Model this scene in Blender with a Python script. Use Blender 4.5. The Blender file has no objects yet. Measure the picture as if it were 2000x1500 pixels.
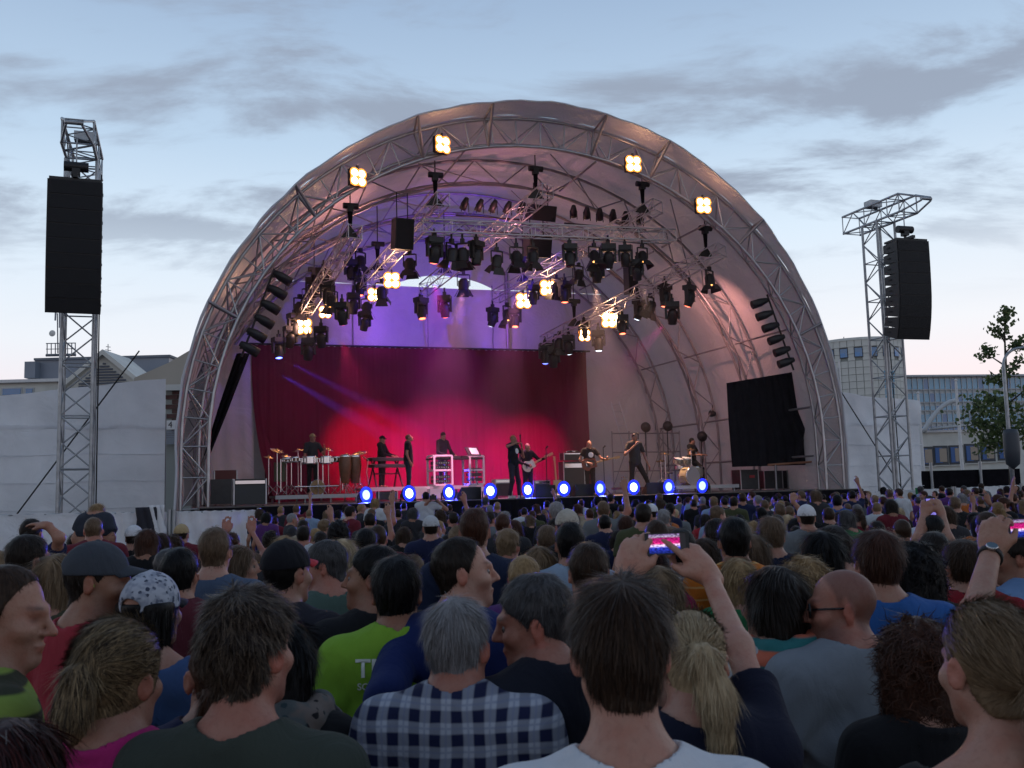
import bpy, math, random
import numpy as np
from math import sin, cos, pi, radians, sqrt
from mathutils import Vector, Matrix, Quaternion
RND = random.Random(7)
NP = np.random.RandomState(7)
SC = bpy.context.scene
COL = SC.collection

# ------------------------------------------------------------------ camera
CAMZ = 2.0
PITCH, ROLL, FPX = radians(6.2), radians(1.5), 1900.0
cam_d = bpy.data.cameras.new('camera')
cam_d.sensor_width = 36.0
cam_d.lens = 36.0 * FPX / 2000.0
cam_d.clip_start, cam_d.clip_end = 0.05, 3000.0
cam = bpy.data.objects.new('camera', cam_d)
COL.objects.link(cam)
c_fw = Vector((0, cos(PITCH), sin(PITCH)))
c_u0 = Vector((0, -sin(PITCH), cos(PITCH)))
c_rt = Vector((1, 0, 0)) * cos(ROLL) - c_u0 * sin(ROLL)
c_up = Vector((1, 0, 0)) * sin(ROLL) + c_u0 * cos(ROLL)
cam.matrix_world = Matrix.Translation((0, 0, CAMZ)) @ Matrix((c_rt, c_up, -c_fw)).transposed().to_4x4()
cam_d.dof.use_dof = True
cam_d.dof.focus_distance = 24.0
cam_d.dof.aperture_fstop = 11.0
SC.camera = cam

# ------------------------------------------------------------------ world
SUN_EL, SUN_AZ = 1.5, 25.0
w = bpy.data.worlds.new('World')
SC.world = w
w.use_nodes = True
wn, wl = w.node_tree.nodes, w.node_tree.links
wn.clear()
def N(t, **kw):
    n = wn.new(t)
    for k, v in kw.items():
        setattr(n, k, v)
    return n
out = N('ShaderNodeOutputWorld')
bg = N('ShaderNodeBackground')
sky = N('ShaderNodeTexSky', sky_type='NISHITA', sun_disc=False)
sky.sun_elevation = radians(SUN_EL)
sky.sun_rotation = radians(SUN_AZ)
sky.altitude = 50
sky.air_density, sky.dust_density, sky.ozone_density = 1.0, 1.2, 2.0
tc = N('ShaderNodeTexCoord')
sep = N('ShaderNodeSeparateXYZ')
wl.new(tc.outputs['Generated'], sep.inputs[0])
def M(op, a, b=None, clamp=False):
    n = N('ShaderNodeMath', operation=op, use_clamp=clamp)
    for i, v in enumerate((a, b)):
        if v is None:
            continue
        if isinstance(v, (int, float)):
            n.inputs[i].default_value = v
        else:
            wl.new(v, n.inputs[i])
    return n.outputs[0]
elev = M('MAXIMUM', sep.outputs[2], 0.0)
# dusk colours by height above the horizon, blended over the physical sky
ramp = N('ShaderNodeValToRGB')
wl.new(elev, ramp.inputs[0])
cr = ramp.color_ramp
cr.elements[0].position, cr.elements[0].color = 0.0, (0.74, 0.62, 0.65, 1)
cr.elements[1].position, cr.elements[1].color = 1.0, (0.10, 0.16, 0.28, 1)
for p_, c_ in ((0.09, (0.77, 0.69, 0.73, 1)), (0.15, (0.72, 0.75, 0.80, 1)), (0.25, (0.59, 0.70, 0.81, 1)), (0.34, (0.43, 0.56, 0.71, 1)), (0.46, (0.30, 0.41, 0.57, 1)), (0.7, (0.17, 0.25, 0.39, 1))):
    e_ = cr.elements.new(p_)
    e_.color = c_
# cloud layer: direction projected on a flat layer, so streaks thin out towards the horizon
den = M('ADD', elev, 0.16)
cx = M('DIVIDE', sep.outputs[0], den)
cyv = M('DIVIDE', sep.outputs[1], den)
comb = N('ShaderNodeCombineXYZ')
wl.new(cx, comb.inputs[0]); wl.new(cyv, comb.inputs[1])
mp = N('ShaderNodeMapping')
wl.new(comb.outputs[0], mp.inputs[0])
mp.inputs['Location'].default_value = (3.55, 1.45, 0)
mp.inputs['Rotation'].default_value = (0, 0, radians(-14))
mp.inputs['Scale'].default_value = (0.85, 1.5, 1)
nz = N('ShaderNodeTexNoise')
nz.inputs['Scale'].default_value = 2.0
nz.inputs['Detail'].default_value = 7
nz.inputs['Roughness'].default_value = 0.6
nz.inputs['Distortion'].default_value = 0.35
wl.new(mp.outputs[0], nz.inputs['Vector'])
cm = N('ShaderNodeMapRange', interpolation_type='SMOOTHSTEP')
wl.new(nz.outputs['Fac'], cm.inputs['Value'])
cm.inputs['From Min'].default_value, cm.inputs['From Max'].default_value = 0.458, 0.635
hm = N('ShaderNodeMapRange', interpolation_type='SMOOTHSTEP')
wl.new(elev, hm.inputs['Value'])
hm.inputs['From Min'].default_value, hm.inputs['From Max'].default_value = 0.15, 0.31
cfac = M('MULTIPLY', M('MULTIPLY', cm.outputs[0], hm.outputs[0]), 0.85)
sc_ = N('ShaderNodeMix', data_type='RGBA', blend_type='MULTIPLY')
sc_.inputs[0].default_value = 1.0
wl.new(sky.outputs[0], sc_.inputs[6]); sc_.inputs[7].default_value = (0.13, 0.13, 0.13, 1)
mx = N('ShaderNodeMix', data_type='RGBA')
mx.inputs[0].default_value = 0.96
wl.new(sc_.outputs[2], mx.inputs[6]); wl.new(ramp.outputs[0], mx.inputs[7])
mc = N('ShaderNodeMix', data_type='RGBA')
wl.new(cfac, mc.inputs[0])
wl.new(mx.outputs[2], mc.inputs[6]); mc.inputs[7].default_value = (0.245, 0.285, 0.365, 1)
# the afterglow stands beyond the stage: the far side of the sky is dimmer
sdot = M('ADD', M('MULTIPLY', sep.outputs[0], sin(radians(SUN_AZ))), M('MULTIPLY', sep.outputs[1], cos(radians(SUN_AZ))))
gl_ = N('ShaderNodeMapRange', interpolation_type='SMOOTHSTEP')
wl.new(sdot, gl_.inputs['Value'])
for k_, v_ in zip(('From Min', 'From Max', 'To Min', 'To Max'), (-0.8, 0.6, 0.72, 1.0)): gl_.inputs[k_].default_value = v_
wl.new(M('MULTIPLY', gl_.outputs[0], 1.04), bg.inputs['Strength'])
wl.new(mc.outputs[2], bg.inputs['Color'])
wl.new(bg.outputs[0], out.inputs['Surface'])

# ------------------------------------------------------------------ sun (setting beyond the stage)
sd = bpy.data.lights.new('sun', 'SUN')
sd.energy = 0.05
sd.angle = radians(14)
sd.color = (1.0, 0.86, 0.74)
sun = bpy.data.objects.new('sun', sd)
COL.objects.link(sun)
az, el = radians(SUN_AZ), radians(6)
sdir = Vector((sin(az) * cos(el), cos(az) * cos(el), sin(el)))
sun.rotation_euler = sdir.to_track_quat('Z', 'Y').to_euler()

vs = SC.view_settings
vs.view_transform = 'Standard'
vs.look = 'None'
vs.exposure = 0.28
vs.gamma = 1.0
vs.use_curve_mapping = False
SC.render.engine = 'CYCLES'
SC.cycles.use_denoising = True
SC.cycles.max_bounces = 5
SC.cycles.diffuse_bounces = 3
SC.cycles.glossy_bounces = 2
SC.cycles.transmission_bounces = 3
SC.cycles.volume_bounces = 0
SC.cycles.transparent_max_bounces = 6
SC.cycles.caustics_reflective = False
SC.cycles.caustics_refractive = False
SC.cycles.sample_clamp_indirect = 3.0

# ------------------------------------------------------------------ measuring helpers
YAW = radians(19)
SO = Vector((1.11, 30.0, 0))
SU = Vector((cos(YAW), sin(YAW), 0))
SV = Vector((-sin(YAW), cos(YAW), 0))
DECK = 1.75
def S(s, L, z=0.0):
    """stage coordinates: s along the stage front, L into the stage, z up"""
    return SO + SU * s + SV * L + Vector((0, 0, z))
def ray(x, y):
    return c_fw * FPX + c_rt * (x - 1000) + c_up * (750 - y)
def atY(x, y, Y):
    d = ray(x, y)
    return Vector((0, 0, CAMZ)) + d * (Y / d.y)
def onL(x, y, L):
    d = ray(x, y)
    c = Vector((0, 0, CAMZ))
    return c + d * ((L - (c - SO).dot(SV)) / d.dot(SV))
def sz(x, y, L):
    p = onL(x, y, L)
    return (p - SO).dot(SU), p.z
def proj(p):
    d = Vector(p) - Vector((0, 0, CAMZ))
    z = d.dot(c_fw)
    return 1000 + FPX * d.dot(c_rt) / z, 750 - FPX * d.dot(c_up) / z

# ------------------------------------------------------------------ materials
MATS = {}
def lk(nt, a, b):
    nt.links.new(a, b)
def mat(name, col, rough=0.6, metal=0.0, var=0.0, vscale=6.0, bump=0.0, bscale=40.0, spec=0.5, emit=None, estr=0.0, trans=0.0, alpha=1.0, sheen=0.0, coords='Object', detail=4):
    if name in MATS:
        return MATS[name]
    m = bpy.data.materials.new(name)
    m.use_nodes = True
    nt = m.node_tree
    b = nt.nodes['Principled BSDF']
    b.inputs['Base Color'].default_value = (*col, 1)
    b.inputs['Roughness'].default_value = rough
    b.inputs['Metallic'].default_value = metal
    b.inputs['Specular IOR Level'].default_value = spec
    b.inputs['Alpha'].default_value = alpha
    if trans:
        b.inputs['Transmission Weight'].default_value = trans
    if sheen:
        b.inputs['Sheen Weight'].default_value = sheen
        b.inputs['Sheen Roughness'].default_value = 0.5
    if emit:
        b.inputs['Emission Color'].default_value = (*emit, 1)
        b.inputs['Emission Strength'].default_value = estr
    if var or bump:
        t = nt.nodes.new('ShaderNodeTexCoord')
    if var:
        n = nt.nodes.new('ShaderNodeTexNoise')
        n.inputs['Scale'].default_value = vscale
        n.inputs['Detail'].default_value = detail
        lk(nt, t.outputs[coords], n.inputs['Vector'])
        h = nt.nodes.new('ShaderNodeMapRange')
        h.inputs['From Min'].default_value, h.inputs['From Max'].default_value = 0.3, 0.7
        h.inputs['To Min'].default_value, h.inputs['To Max'].default_value = 1 - var, 1 + var
        lk(nt, n.outputs['Fac'], h.inputs['Value'])
        mm = nt.nodes.new('ShaderNodeMix'); mm.data_type = 'RGBA'; mm.blend_type = 'MULTIPLY'
        mm.inputs[0].default_value = 1.0
        mm.inputs[6].default_value = (*col, 1)
        lk(nt, h.outputs[0], mm.inputs[7])
        lk(nt, mm.outputs[2], b.inputs['Base Color'])
    if bump:
        n2 = nt.nodes.new('ShaderNodeTexNoise')
        n2.inputs['Scale'].default_value = bscale
        n2.inputs['Detail'].default_value = 3
        lk(nt, t.outputs[coords], n2.inputs['Vector'])
        bp = nt.nodes.new('ShaderNodeBump')
        bp.inputs['Strength'].default_value = bump
        bp.inputs['Distance'].default_value = 0.02
        lk(nt, n2.outputs['Fac'], bp.inputs['Height'])
        lk(nt, bp.outputs[0], b.inputs['Normal'])
    MATS[name] = m
    return m
def glow(name, col, strength):
    if name in MATS:
        return MATS[name]
    m = bpy.data.materials.new(name)
    m.use_nodes = True
    nt = m.node_tree
    nt.nodes.clear()
    o = nt.nodes.new('ShaderNodeOutputMaterial')
    e = nt.nodes.new('ShaderNodeEmission')
    e.inputs[0].default_value = (*col, 1)
    e.inputs[1].default_value = strength
    lk(nt, e.outputs[0], o.inputs[0])
    m.cycles.emission_sampling = 'NONE'
    MATS[name] = m
    return m

# ------------------------------------------------------------------ mesh helpers
class MB:
    def __init__(s):
        s.v, s.f, s.mi, s.sm = [], [], [], []
        s.m = 0
    def add(s, vs_, fs_, smooth=False):
        o = len(s.v)
        s.v.extend([tuple(v) for v in vs_])
        for f in fs_:
            s.f.append(tuple(i + o for i in f)); s.mi.append(s.m); s.sm.append(smooth)
        return s
    def box(s, c, d, rot=None):
        c = Vector(c); hx, hy, hz = d[0] / 2, d[1] / 2, d[2] / 2
        pts = [Vector((x, y, z)) for z in (-hz, hz) for y in (-hy, hy) for x in (-hx, hx)]
        if rot is not None:
            pts = [rot @ p for p in pts]
        return s.add([c + p for p in pts], [(0, 2, 3, 1), (4, 5, 7, 6), (0, 1, 5, 4), (2, 6, 7, 3), (0, 4, 6, 2), (1, 3, 7, 5)])
    def tube(s, a, b, ra, rb=None, n=8, cap=True):
        a, b = Vector(a), Vector(b)
        rb = ra if rb is None else rb
        q = (b - a).to_track_quat('Z', 'Y')
        vs_ = []
        for p, r in ((a, ra), (b, rb)):
            for k in range(n):
                t = 2 * pi * k / n
                vs_.append(p + q @ Vector((r * cos(t), r * sin(t), 0)))
        fs_ = [(k, (k + 1) % n, n + (k + 1) % n, n + k) for k in range(n)]
        s.add(vs_, fs_, True)
        if cap:
            s.add(vs_[:n], [tuple(range(n))[::-1]]); s.add(vs_[n:], [tuple(range(n))])
        return s
    def path(s, pts, r, n=6, closed=False):
        pts = [Vector(p) for p in pts]
        rs = r if isinstance(r, (list, tuple)) else [r] * len(pts)
        vs_ = []
        up = None
        for i, p in enumerate(pts):
            d = (pts[min(i + 1, len(pts) - 1)] - pts[max(i - 1, 0)])
            if d.length < 1e-9: d = Vector((0, 0, 1))
            d.normalize()
            if up is None:
                up = d.orthogonal().normalized()
            up = (up - d * up.dot(d))
            if up.length < 1e-6: up = d.orthogonal()
            up.normalize()
            sd_ = d.cross(up)
            for k in range(n):
                t = 2 * pi * k / n
                vs_.append(p + (up * cos(t) + sd_ * sin(t)) * rs[i])
        fs_ = []
        for i in range(len(pts) - 1):
            for k in range(n):
                fs_.append((i * n + k, i * n + (k + 1) % n, (i + 1) * n + (k + 1) % n, (i + 1) * n + k))
        fs_.append(tuple(range(n))[::-1]); fs_.append(tuple(range((len(pts) - 1) * n, len(pts) * n)))
        return s.add(vs_, fs_, True)
    def lathe(s, prof, c=(0, 0, 0), n=16, q=None, cap=True):
        c = Vector(c); vs_ = []
        for (r, z) in prof:
            for k in range(n):
                t = 2 * pi * k / n
                p = Vector((r * cos(t), r * sin(t), z))
                vs_.append(c + (q @ p if q else p))
        fs_ = []
        for i in range(len(prof) - 1):
            for k in range(n):
                fs_.append((i * n + k, i * n + (k + 1) % n, (i + 1) * n + (k + 1) % n, (i + 1) * n + k))
        s.add(vs_, fs_, True)
        if cap and prof[0][0] > 1e-4: s.add(vs_[:n], [tuple(range(n))[::-1]])
        if cap and prof[-1][0] > 1e-4: s.add(vs_[-n:], [tuple(range(n))])
        return s
    def grid(s, P, smooth=True, flip=False):
        """P: 2-d list of points"""
        nu, nv = len(P), len(P[0])
        fs_ = []
        for i in range(nu - 1):
            for j in range(nv - 1):
                q = (i * nv + j, (i + 1) * nv + j, (i + 1) * nv + j + 1, i * nv + j + 1)
                fs_.append(q[::-1] if flip else q)
        return s.add([p for row in P for p in row], fs_, smooth)
    def mesh(s, name, mats):
        me = bpy.data.meshes.new(name)
        me.from_pydata(s.v, [], s.f)
        for m in (mats if isinstance(mats, (list, tuple)) else [mats]):
            me.materials.append(m)
        me.polygons.foreach_set('material_index', s.mi)
        me.polygons.foreach_set('use_smooth', s.sm)
        me.update()
        return me
    def build(s, name, mats, parent=None, loc=(0, 0, 0), rz=None):
        return link(name, s.mesh(name, mats), parent, loc, rz)
def link(name, me, parent=None, loc=(0, 0, 0), rz=None):
    o = bpy.data.objects.new(name, me)
    o.location = loc
    if rz is not None:
        o.rotation_euler = (0, 0, rz)
    o.parent = parent
    COL.objects.link(o)
    return o
def tag(o, label=None, cat=None, group=None, kind=None):
    if label: o['label'] = label
    if cat: o['category'] = cat
    if group: o['group'] = group
    if kind: o['kind'] = kind
    return o
def thing(name, label, cat, loc=(0, 0, 0), rz=0.0, group=None):
    o = bpy.data.objects.new(name, None)
    o.empty_display_size = 0.1
    o.location = loc
    o.rotation_euler = (0, 0, rz)
    COL.objects.link(o)
    return tag(o, label, cat, group)
def copy_tree(o, parent=None):
    c = o.copy()
    COL.objects.link(c)
    c.parent = parent
    for ch in list(o.children):
        copy_tree(ch, c)
    return c
_unit = {}
def unit_rod(material):
    if material.name not in _unit:
        _unit[material.name] = MB().tube((0, 0, 0), (0, 0, 1), 1.0, n=5).mesh('brace', material)
    return _unit[material.name]
def rod(name, a, b, r, material, parent):
    """a straight member as an object of its own that shares one mesh"""
    a, b = Vector(a), Vector(b)
    o = link(name, unit_rod(material), parent)
    d = b - a
    o.matrix_local = Matrix.Translation(a) @ d.to_track_quat('Z', 'Y').to_matrix().to_4x4() @ Matrix.Diagonal((r, r, d.length, 1))
    return o
# ================================================================== materials of the place
m_alu = mat('brushed_aluminium', (0.42, 0.43, 0.45), 0.34, 0.85, var=0.15, vscale=3, bump=0.05, bscale=30)
m_galv = mat('galvanised_steel', (0.36, 0.38, 0.40), 0.42, 0.7, var=0.2, vscale=5)
m_black = mat('black_powder_coat', (0.012, 0.012, 0.014), 0.5, 0.0, var=0.25, vscale=5, bump=0.1, bscale=120)
m_cloth_black = mat('black_molton', (0.010, 0.009, 0.012), 0.9, var=0.3, vscale=3, spec=0.1)
m_rubber = mat('black_rubber', (0.015, 0.015, 0.016), 0.75)
m_asphalt = mat('asphalt', (0.045, 0.046, 0.05), 0.9, var=0.35, vscale=1.5, bump=0.4, bscale=60)
m_deck = mat('stage_plywood', (0.10, 0.09, 0.085), 0.45, var=0.4, vscale=2)
m_chrome = mat('chrome', (0.75, 0.76, 0.78), 0.15, 1.0)
m_white = mat('white_paint', (0.72, 0.72, 0.72), 0.5, var=0.06, vscale=4)
m_case = mat('flightcase_laminate', (0.03, 0.03, 0.035), 0.4, var=0.2, vscale=6)

def fabric(name, col, rough, trans=0.0, bumps=((2.2, 0.5, 0.05),), gloss=0.5, seams=None, var=0.08):
    if name in MATS: return MATS[name]
    m = bpy.data.materials.new(name); m.use_nodes = True
    nt = m.node_tree
    b = nt.nodes['Principled BSDF']
    b.inputs['Roughness'].default_value = rough
    b.inputs['Specular IOR Level'].default_value = gloss
    t = nt.nodes.new('ShaderNodeTexCoord')
    n = nt.nodes.new('ShaderNodeTexNoise'); n.inputs['Scale'].default_value = 0.8; n.inputs['Detail'].default_value = 6
    lk(nt, t.outputs['Object'], n.inputs['Vector'])
    mr = nt.nodes.new('ShaderNodeMapRange')
    mr.inputs['From Min'].default_value, mr.inputs['From Max'].default_value = 0.3, 0.7
    mr.inputs['To Min'].default_value, mr.inputs['To Max'].default_value = 1 - var, 1 + var
    lk(nt, n.outputs['Fac'], mr.inputs['Value'])
    mm = nt.nodes.new('ShaderNodeMix'); mm.data_type = 'RGBA'; mm.blend_type = 'MULTIPLY'; mm.inputs[0].default_value = 1
    mm.inputs[6].default_value = (*col, 1)
    lk(nt, mr.outputs[0], mm.inputs[7]); lk(nt, mm.outputs[2], b.inputs['Base Color'])
    prev = None
    for sc_k, st, dist in bumps:
        nn = nt.nodes.new('ShaderNodeTexNoise'); nn.inputs['Scale'].default_value = sc_k; nn.inputs['Detail'].default_value = 4
        nn.inputs['Distortion'].default_value = 1.2
        lk(nt, t.outputs['Object'], nn.inputs['Vector'])
        bp = nt.nodes.new('ShaderNodeBump'); bp.inputs['Strength'].default_value = st; bp.inputs['Distance'].default_value = dist
        lk(nt, nn.outputs['Fac'], bp.inputs['Height'])
        if prev: lk(nt, prev, bp.inputs['Normal'])
        prev = bp.outputs[0]
    lk(nt, prev, b.inputs['Normal'])
    if trans:
        o = nt.nodes['Material Output']
        tr = nt.nodes.new('ShaderNodeBsdfTranslucent'); lk(nt, mm.outputs[2], tr.inputs[0]); lk(nt, prev, tr.inputs['Normal'])
        ms = nt.nodes.new('ShaderNodeMixShader'); ms.inputs[0].default_value = trans
        lk(nt, b.outputs[0], ms.inputs[1]); lk(nt, tr.outputs[0], ms.inputs[2]); lk(nt, ms.outputs[0], o.inputs['Surface'])
    MATS[name] = m
    return m
m_membrane = fabric('pvc_membrane', (0.57, 0.505, 0.51), 0.32, 0.26, ((0.9, 0.4, 0.25), (6.0, 0.8, 0.04)))
m_backcloth = fabric('back_cloth', (0.60, 0.56, 0.57), 0.7, 0.10, ((0.6, 0.6, 0.3),))
m_tarp = fabric('white_tarpaulin', (0.84, 0.86, 0.89), 0.42, 0.34, ((1.1, 0.5, 0.15), (4.0, 0.2, 0.04)), var=0.1)
m_red = fabric('red_velvet', (0.15, 0.003, 0.028), 0.9, 0.0, ((9.0, 0.3, 0.02),), gloss=0.2, var=0.12)

# ================================================================== ground and stage deck
ground = MB().grid([[(x, y, 0) for y in (-60, 0, 40, 200, 1500)] for x in (-900, -60, 0, 60, 900)], flip=False).build('ground', m_asphalt)
tag(ground, 'dark asphalt ground under the crowd', kind='structure')

def Sv(s, L, z): return S(s, L, z)
SROT = Matrix.Rotation(YAW, 3, 'Z')
stage = thing('stage_platform', 'long black stage platform with dark skirt in front of the crowd', 'stage', S(0, 0, 0))
stage.rotation_euler = (0, 0, YAW)
MB().box((-0.2, 5.5, DECK - 0.06), (20.2, 15.0, 0.12)).build('deck', m_deck, stage)
# skirt: a gathered black drape, not a flat board
P = []
for i in range(241):
    s_ = -10.3 + 20.2 * i / 240
    P.append([(s_, -2.06 - 0.03 * sin(i * 1.9) - 0.02 * sin(i * 0.7 + z_), z_) for z_ in (0.0, 0.6, 1.2, DECK - 0.02)])
MB().grid(P, flip=True).build('skirt', m_cloth_black, stage)
for sx in (-10.3, 9.9):
    MB().box((sx, 5.5, DECK / 2 - 0.06), (0.05, 15.0, DECK - 0.14)).build('side_skirt', m_cloth_black, stage)

# ================================================================== arched roof
ZC = 3.4
def arch_pts(hw, ar, L, n=44, legs=4):
    pts = [(-hw, z) for z in np.linspace(0, ZC, legs, endpoint=False)]
    for k in range(n + 1):
        t = pi - pi * k / n
        pts.append((hw * cos(t), ZC + ar * sin(t)))
    pts += [(hw, z) for z in np.linspace(ZC, 0, legs + 1)[1:]]
    return [Vector((s_, L, z_)) for s_, z_ in pts]
roof = thing('stage_roof', 'huge arched stage roof of lattice ribs and pale membrane', 'stage roof', S(0, 0, 0), YAW)
RIBS = (0.0, 4.0, 8.0, 12.0)
m_rib_front = m_alu
m_rib = mat('dull_rib_steel', (0.30, 0.29, 0.31), 0.5, 0.55, var=0.2, vscale=2)
for k, L in enumerate(RIBS):
    n = 40 if k == 0 else 34
    A = arch_pts(10.75, 10.30, L, n)
    B = arch_pts(10.03, 9.42, L, n)
    C = arch_pts(10.28, 9.72, L + 0.75, n)
    mm_ = m_rib_front if k == 0 else m_rib
    r1, r2 = (0.052, 0.024) if k == 0 else (0.05, 0.026)
    mb = MB()
    for ch in (A, B, C):
        mb.path(ch, r1, 7)
    rib = mb.build('arch_truss', mm_, roof)
    for i in range(len(A) - 1):
        if i % 2 == 0:
            rod('brace', A[i], B[i + 1], r2, mm_, rib); rod('brace', B[i], C[i + 1], r2, mm_, rib)
            if k == 0: rod('brace', A[i], C[i + 1], r2, mm_, rib)
        else:
            rod('brace', B[i], A[i + 1], r2, mm_, rib); rod('brace', C[i], B[i + 1], r2, mm_, rib)
            if k == 0: rod('brace', C[i], A[i + 1], r2, mm_, rib)
        if k == 0:
            rod('brace', A[i], B[i], r2, mm_, rib)
        if k == 0 and i in (0, 1):
            rod('brace', B[i], A[i + 1], r2, mm_, rib)
# purlins between the ribs
for t in (0.42, 0.9, 1.35, 1.8, 2.25, 2.72):
    for a, b in zip(RIBS[:-1], RIBS[1:]):
        p = Vector((10.15 * cos(t), a + 0.7, ZC + 9.6 * sin(t)))
        q = Vector((10.15 * cos(t), b, ZC + 9.6 * sin(t)))
        rod('purlin', p, q, 0.035, m_rib, roof)
        if 0.6 < t < 2.6:
            rod('purlin', Vector((10.1 * cos(t + .16), a + .7, ZC + 9.5 * sin(t + .16))), Vector((10.1 * cos(t - .16), b, ZC + 9.5 * sin(t - .16))), 0.02, m_rib, roof)
for z_ in (2.9, 4.6):
    for a, b in zip(RIBS[:-1], RIBS[1:]):
        rod('purlin', Vector((10.1, a + 0.7, z_)), Vector((10.1, b, z_)), 0.04, m_rib, roof)
# membrane between the ribs: each bay a sheet that sags inward and wrinkles
def bay(L0, L1, name):
    P = []
    nL = 12
    pts = arch_pts(10.86, 10.42, 0, 72, 6)
    for i, p in enumerate(pts):
        row = []
        for j in range(nL + 1):
            f = j / nL
            sag = 0.17 * sin(pi * f) + 0.03 * sin(i * 0.9 + j * 0.8) * sin(pi * f) + 0.02 * sin(i * 2.3 - j * 1.3) * sin(pi * f)
            c = Vector((0, 0, ZC))
            d = Vector((p.x, 0, max(p.z - ZC, 0)))
            d = d.normalized() if d.length > 0.01 else Vector((1 if p.x > 0 else -1, 0, 0))
            q = Vector((p.x, 0, p.z)) - d * sag
            row.append((q.x, L0 + (L1 - L0) * f, q.z))
        P.append(row)
    return MB().grid(P).build(name, m_membrane, roof)
for a, b in zip(RIBS[:-1], RIBS[1:]):
    bay(a, b if b < 12 else 12.5, 'membrane_panel')
# the front brim: leans out over the audience, deepest at the crown
BRIM = []
P = []
outer = arch_pts(10.86, 10.42, 0, 72, 6)
for i, p in enumerate(outer):
    up_ = max(0.0, (p.z - ZC) / 10.42)
    ext = 0.10 + 0.90 * up_ ** 2.2
    rise = 0.02 + 0.08 * up_
    d = Vector((p.x, 0, max(p.z - ZC, 0.0)))
    d = d.normalized() if d.length > 0.01 else Vector((1 if p.x > 0 else -1, 0, 0))
    row = []
    scal = abs(sin(pi * (i - 6) / 9.0)) if 6 <= i <= 78 else 0
    for j in range(7):
        f = j / 6
        q = Vector((p.x, 0, p.z)) + d * (rise * f - 0.035 * scal * f * up_)
        row.append((q.x + 0.02 * sin(i * 1.7 + j), -ext * f, q.z + 0.02 * sin(i * 2.1 - j)))
    P.append(row); BRIM.append(row[-1])
MB().grid(P, flip=True).build('front_brim', m_membrane, roof)
MB().path(BRIM, 0.035, 6).build('brim_edge', mat('brim_rope', (0.55, 0.56, 0.6), 0.6), roof)
Bp = arch_pts(10.03, 9.42, 0, 72, 6); Ap = arch_pts(10.75, 10.30, 0, 72, 6)
for i in (15, 24, 33, 38, 46, 51, 60, 69):
    rod('strut', Bp[i], BRIM[i], 0.05, m_rib, roof)
    rod('strut', Ap[i], BRIM[i], 0.035, m_rib, roof)
    rod('strut', Bp[i] + Vector((0, 0, 0)), Ap[i], 0.05, m_rib, roof)
# rear gable with its crescent gap to the sky
mbg = MB()
n = 120
low, upr = [], []
for i in range(n + 1):
    s_ = -10.9 + 21.8 * i / n
    top = ZC + 10.48 * sqrt(max(0, 1 - (s_ / 10.95) ** 2)) if abs(s_) < 10.94 else ZC
    gap_lo = 10.85
    f = (s_ - 0.05) / 2.3
    gap_hi = 10.85 + (0.52 * (1 - f * f) if abs(f) < 1 else 0)
    wv = 0.05 * sin(s_ * 2.1) + 0.03 * sin(s_ * 5.3)
    tl = min(gap_lo, top)
    low.append([(s_, 12.45 + wv * (0.3 + 0.7 * sin(pi * f2)) + 0.25 * math.exp(-((s_ - 0.6) / 3.2) ** 2) * sin(f2 * 9), 1.7 + (tl - 1.7) * f2) for f2 in np.linspace(0, 1, 15)])
    upr.append([(s_, 12.40 + 0.04 * sin(s_ * 3), max(tl, min(gap_hi, top)) + 0.004 + (top - max(tl, min(gap_hi, top))) * f2) for f2 in np.linspace(0, 1, 8)])
MB().grid(low, flip=True).build('rear_cloth', m_backcloth, roof)
MB().grid(upr, flip=True).build('rear_gable', m_membrane, roof)
for px in (690, 836, 963):
    s_, z_ = sz(px, 600, 12.2)
    rod('rear_pole', (s_, 12.3, 7.9), (s_, 12.3, 11.0), 0.028, m_rib, roof)
s_, z_ = sz(990, 600, 12.1)
rod('rear_pole', (s_, 12.1, 7.0), (s_, 12.1, 11.6), 0.09, m_rib, roof)

# red backdrop: gathered velvet
P = []
for i in range(361):
    s_ = -8.1 + 14.45 * i / 360
    row = []
    for j in range(15):
        f = j / 14
        fold = 0.014 * sin(i * 0.55 + 0.6 * sin(f * 2 + i * 0.05)) + 0.008 * sin(i * 1.31 + 2 * f)
        flare = -0.5 * (1 - f) ** 3 * math.exp(-((s_ + 8.1) / 1.2) ** 2)
        row.append((s_ + 0.03 * sin(f * 4 + i * .3) + (0.9 * (1 - f) ** 3 if s_ < -7.6 else 0), 11.55 + fold * (0.5 + 0.7 * (1 - f)) + flare, DECK + 0.01 + (8.0 - DECK) * f + (0.02 * sin(i * .9) if j == 14 else 0)))
    P.append(row)
cur = MB().grid(P, flip=True).build('stage_curtain', m_red, None, S(0, 0, 0), YAW)
tag(cur, 'wide dark red backdrop curtain hanging behind the band', 'curtain')
rod_bar = MB().tube((-8.2, 11.5, 8.04), (6.5, 11.5, 8.04), 0.04).build('curtain_bar', m_black, cur)
# pale side cloths either side of the backdrop
sc1 = MB().grid([[(-9.9 + 1.9 * i / 14, 11.0 + 0.6 * i / 14 + 0.05 * sin(i * 1.4 + j * .3), DECK + 6.2 * j / 8) for j in range(9)] for i in range(15)], flip=True).build('side_cloth', m_backcloth, None, S(0, 0, 0), YAW)
tag(sc1, 'pale cloth hanging beside the red backdrop next to the drum riser', 'cloth')

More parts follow.
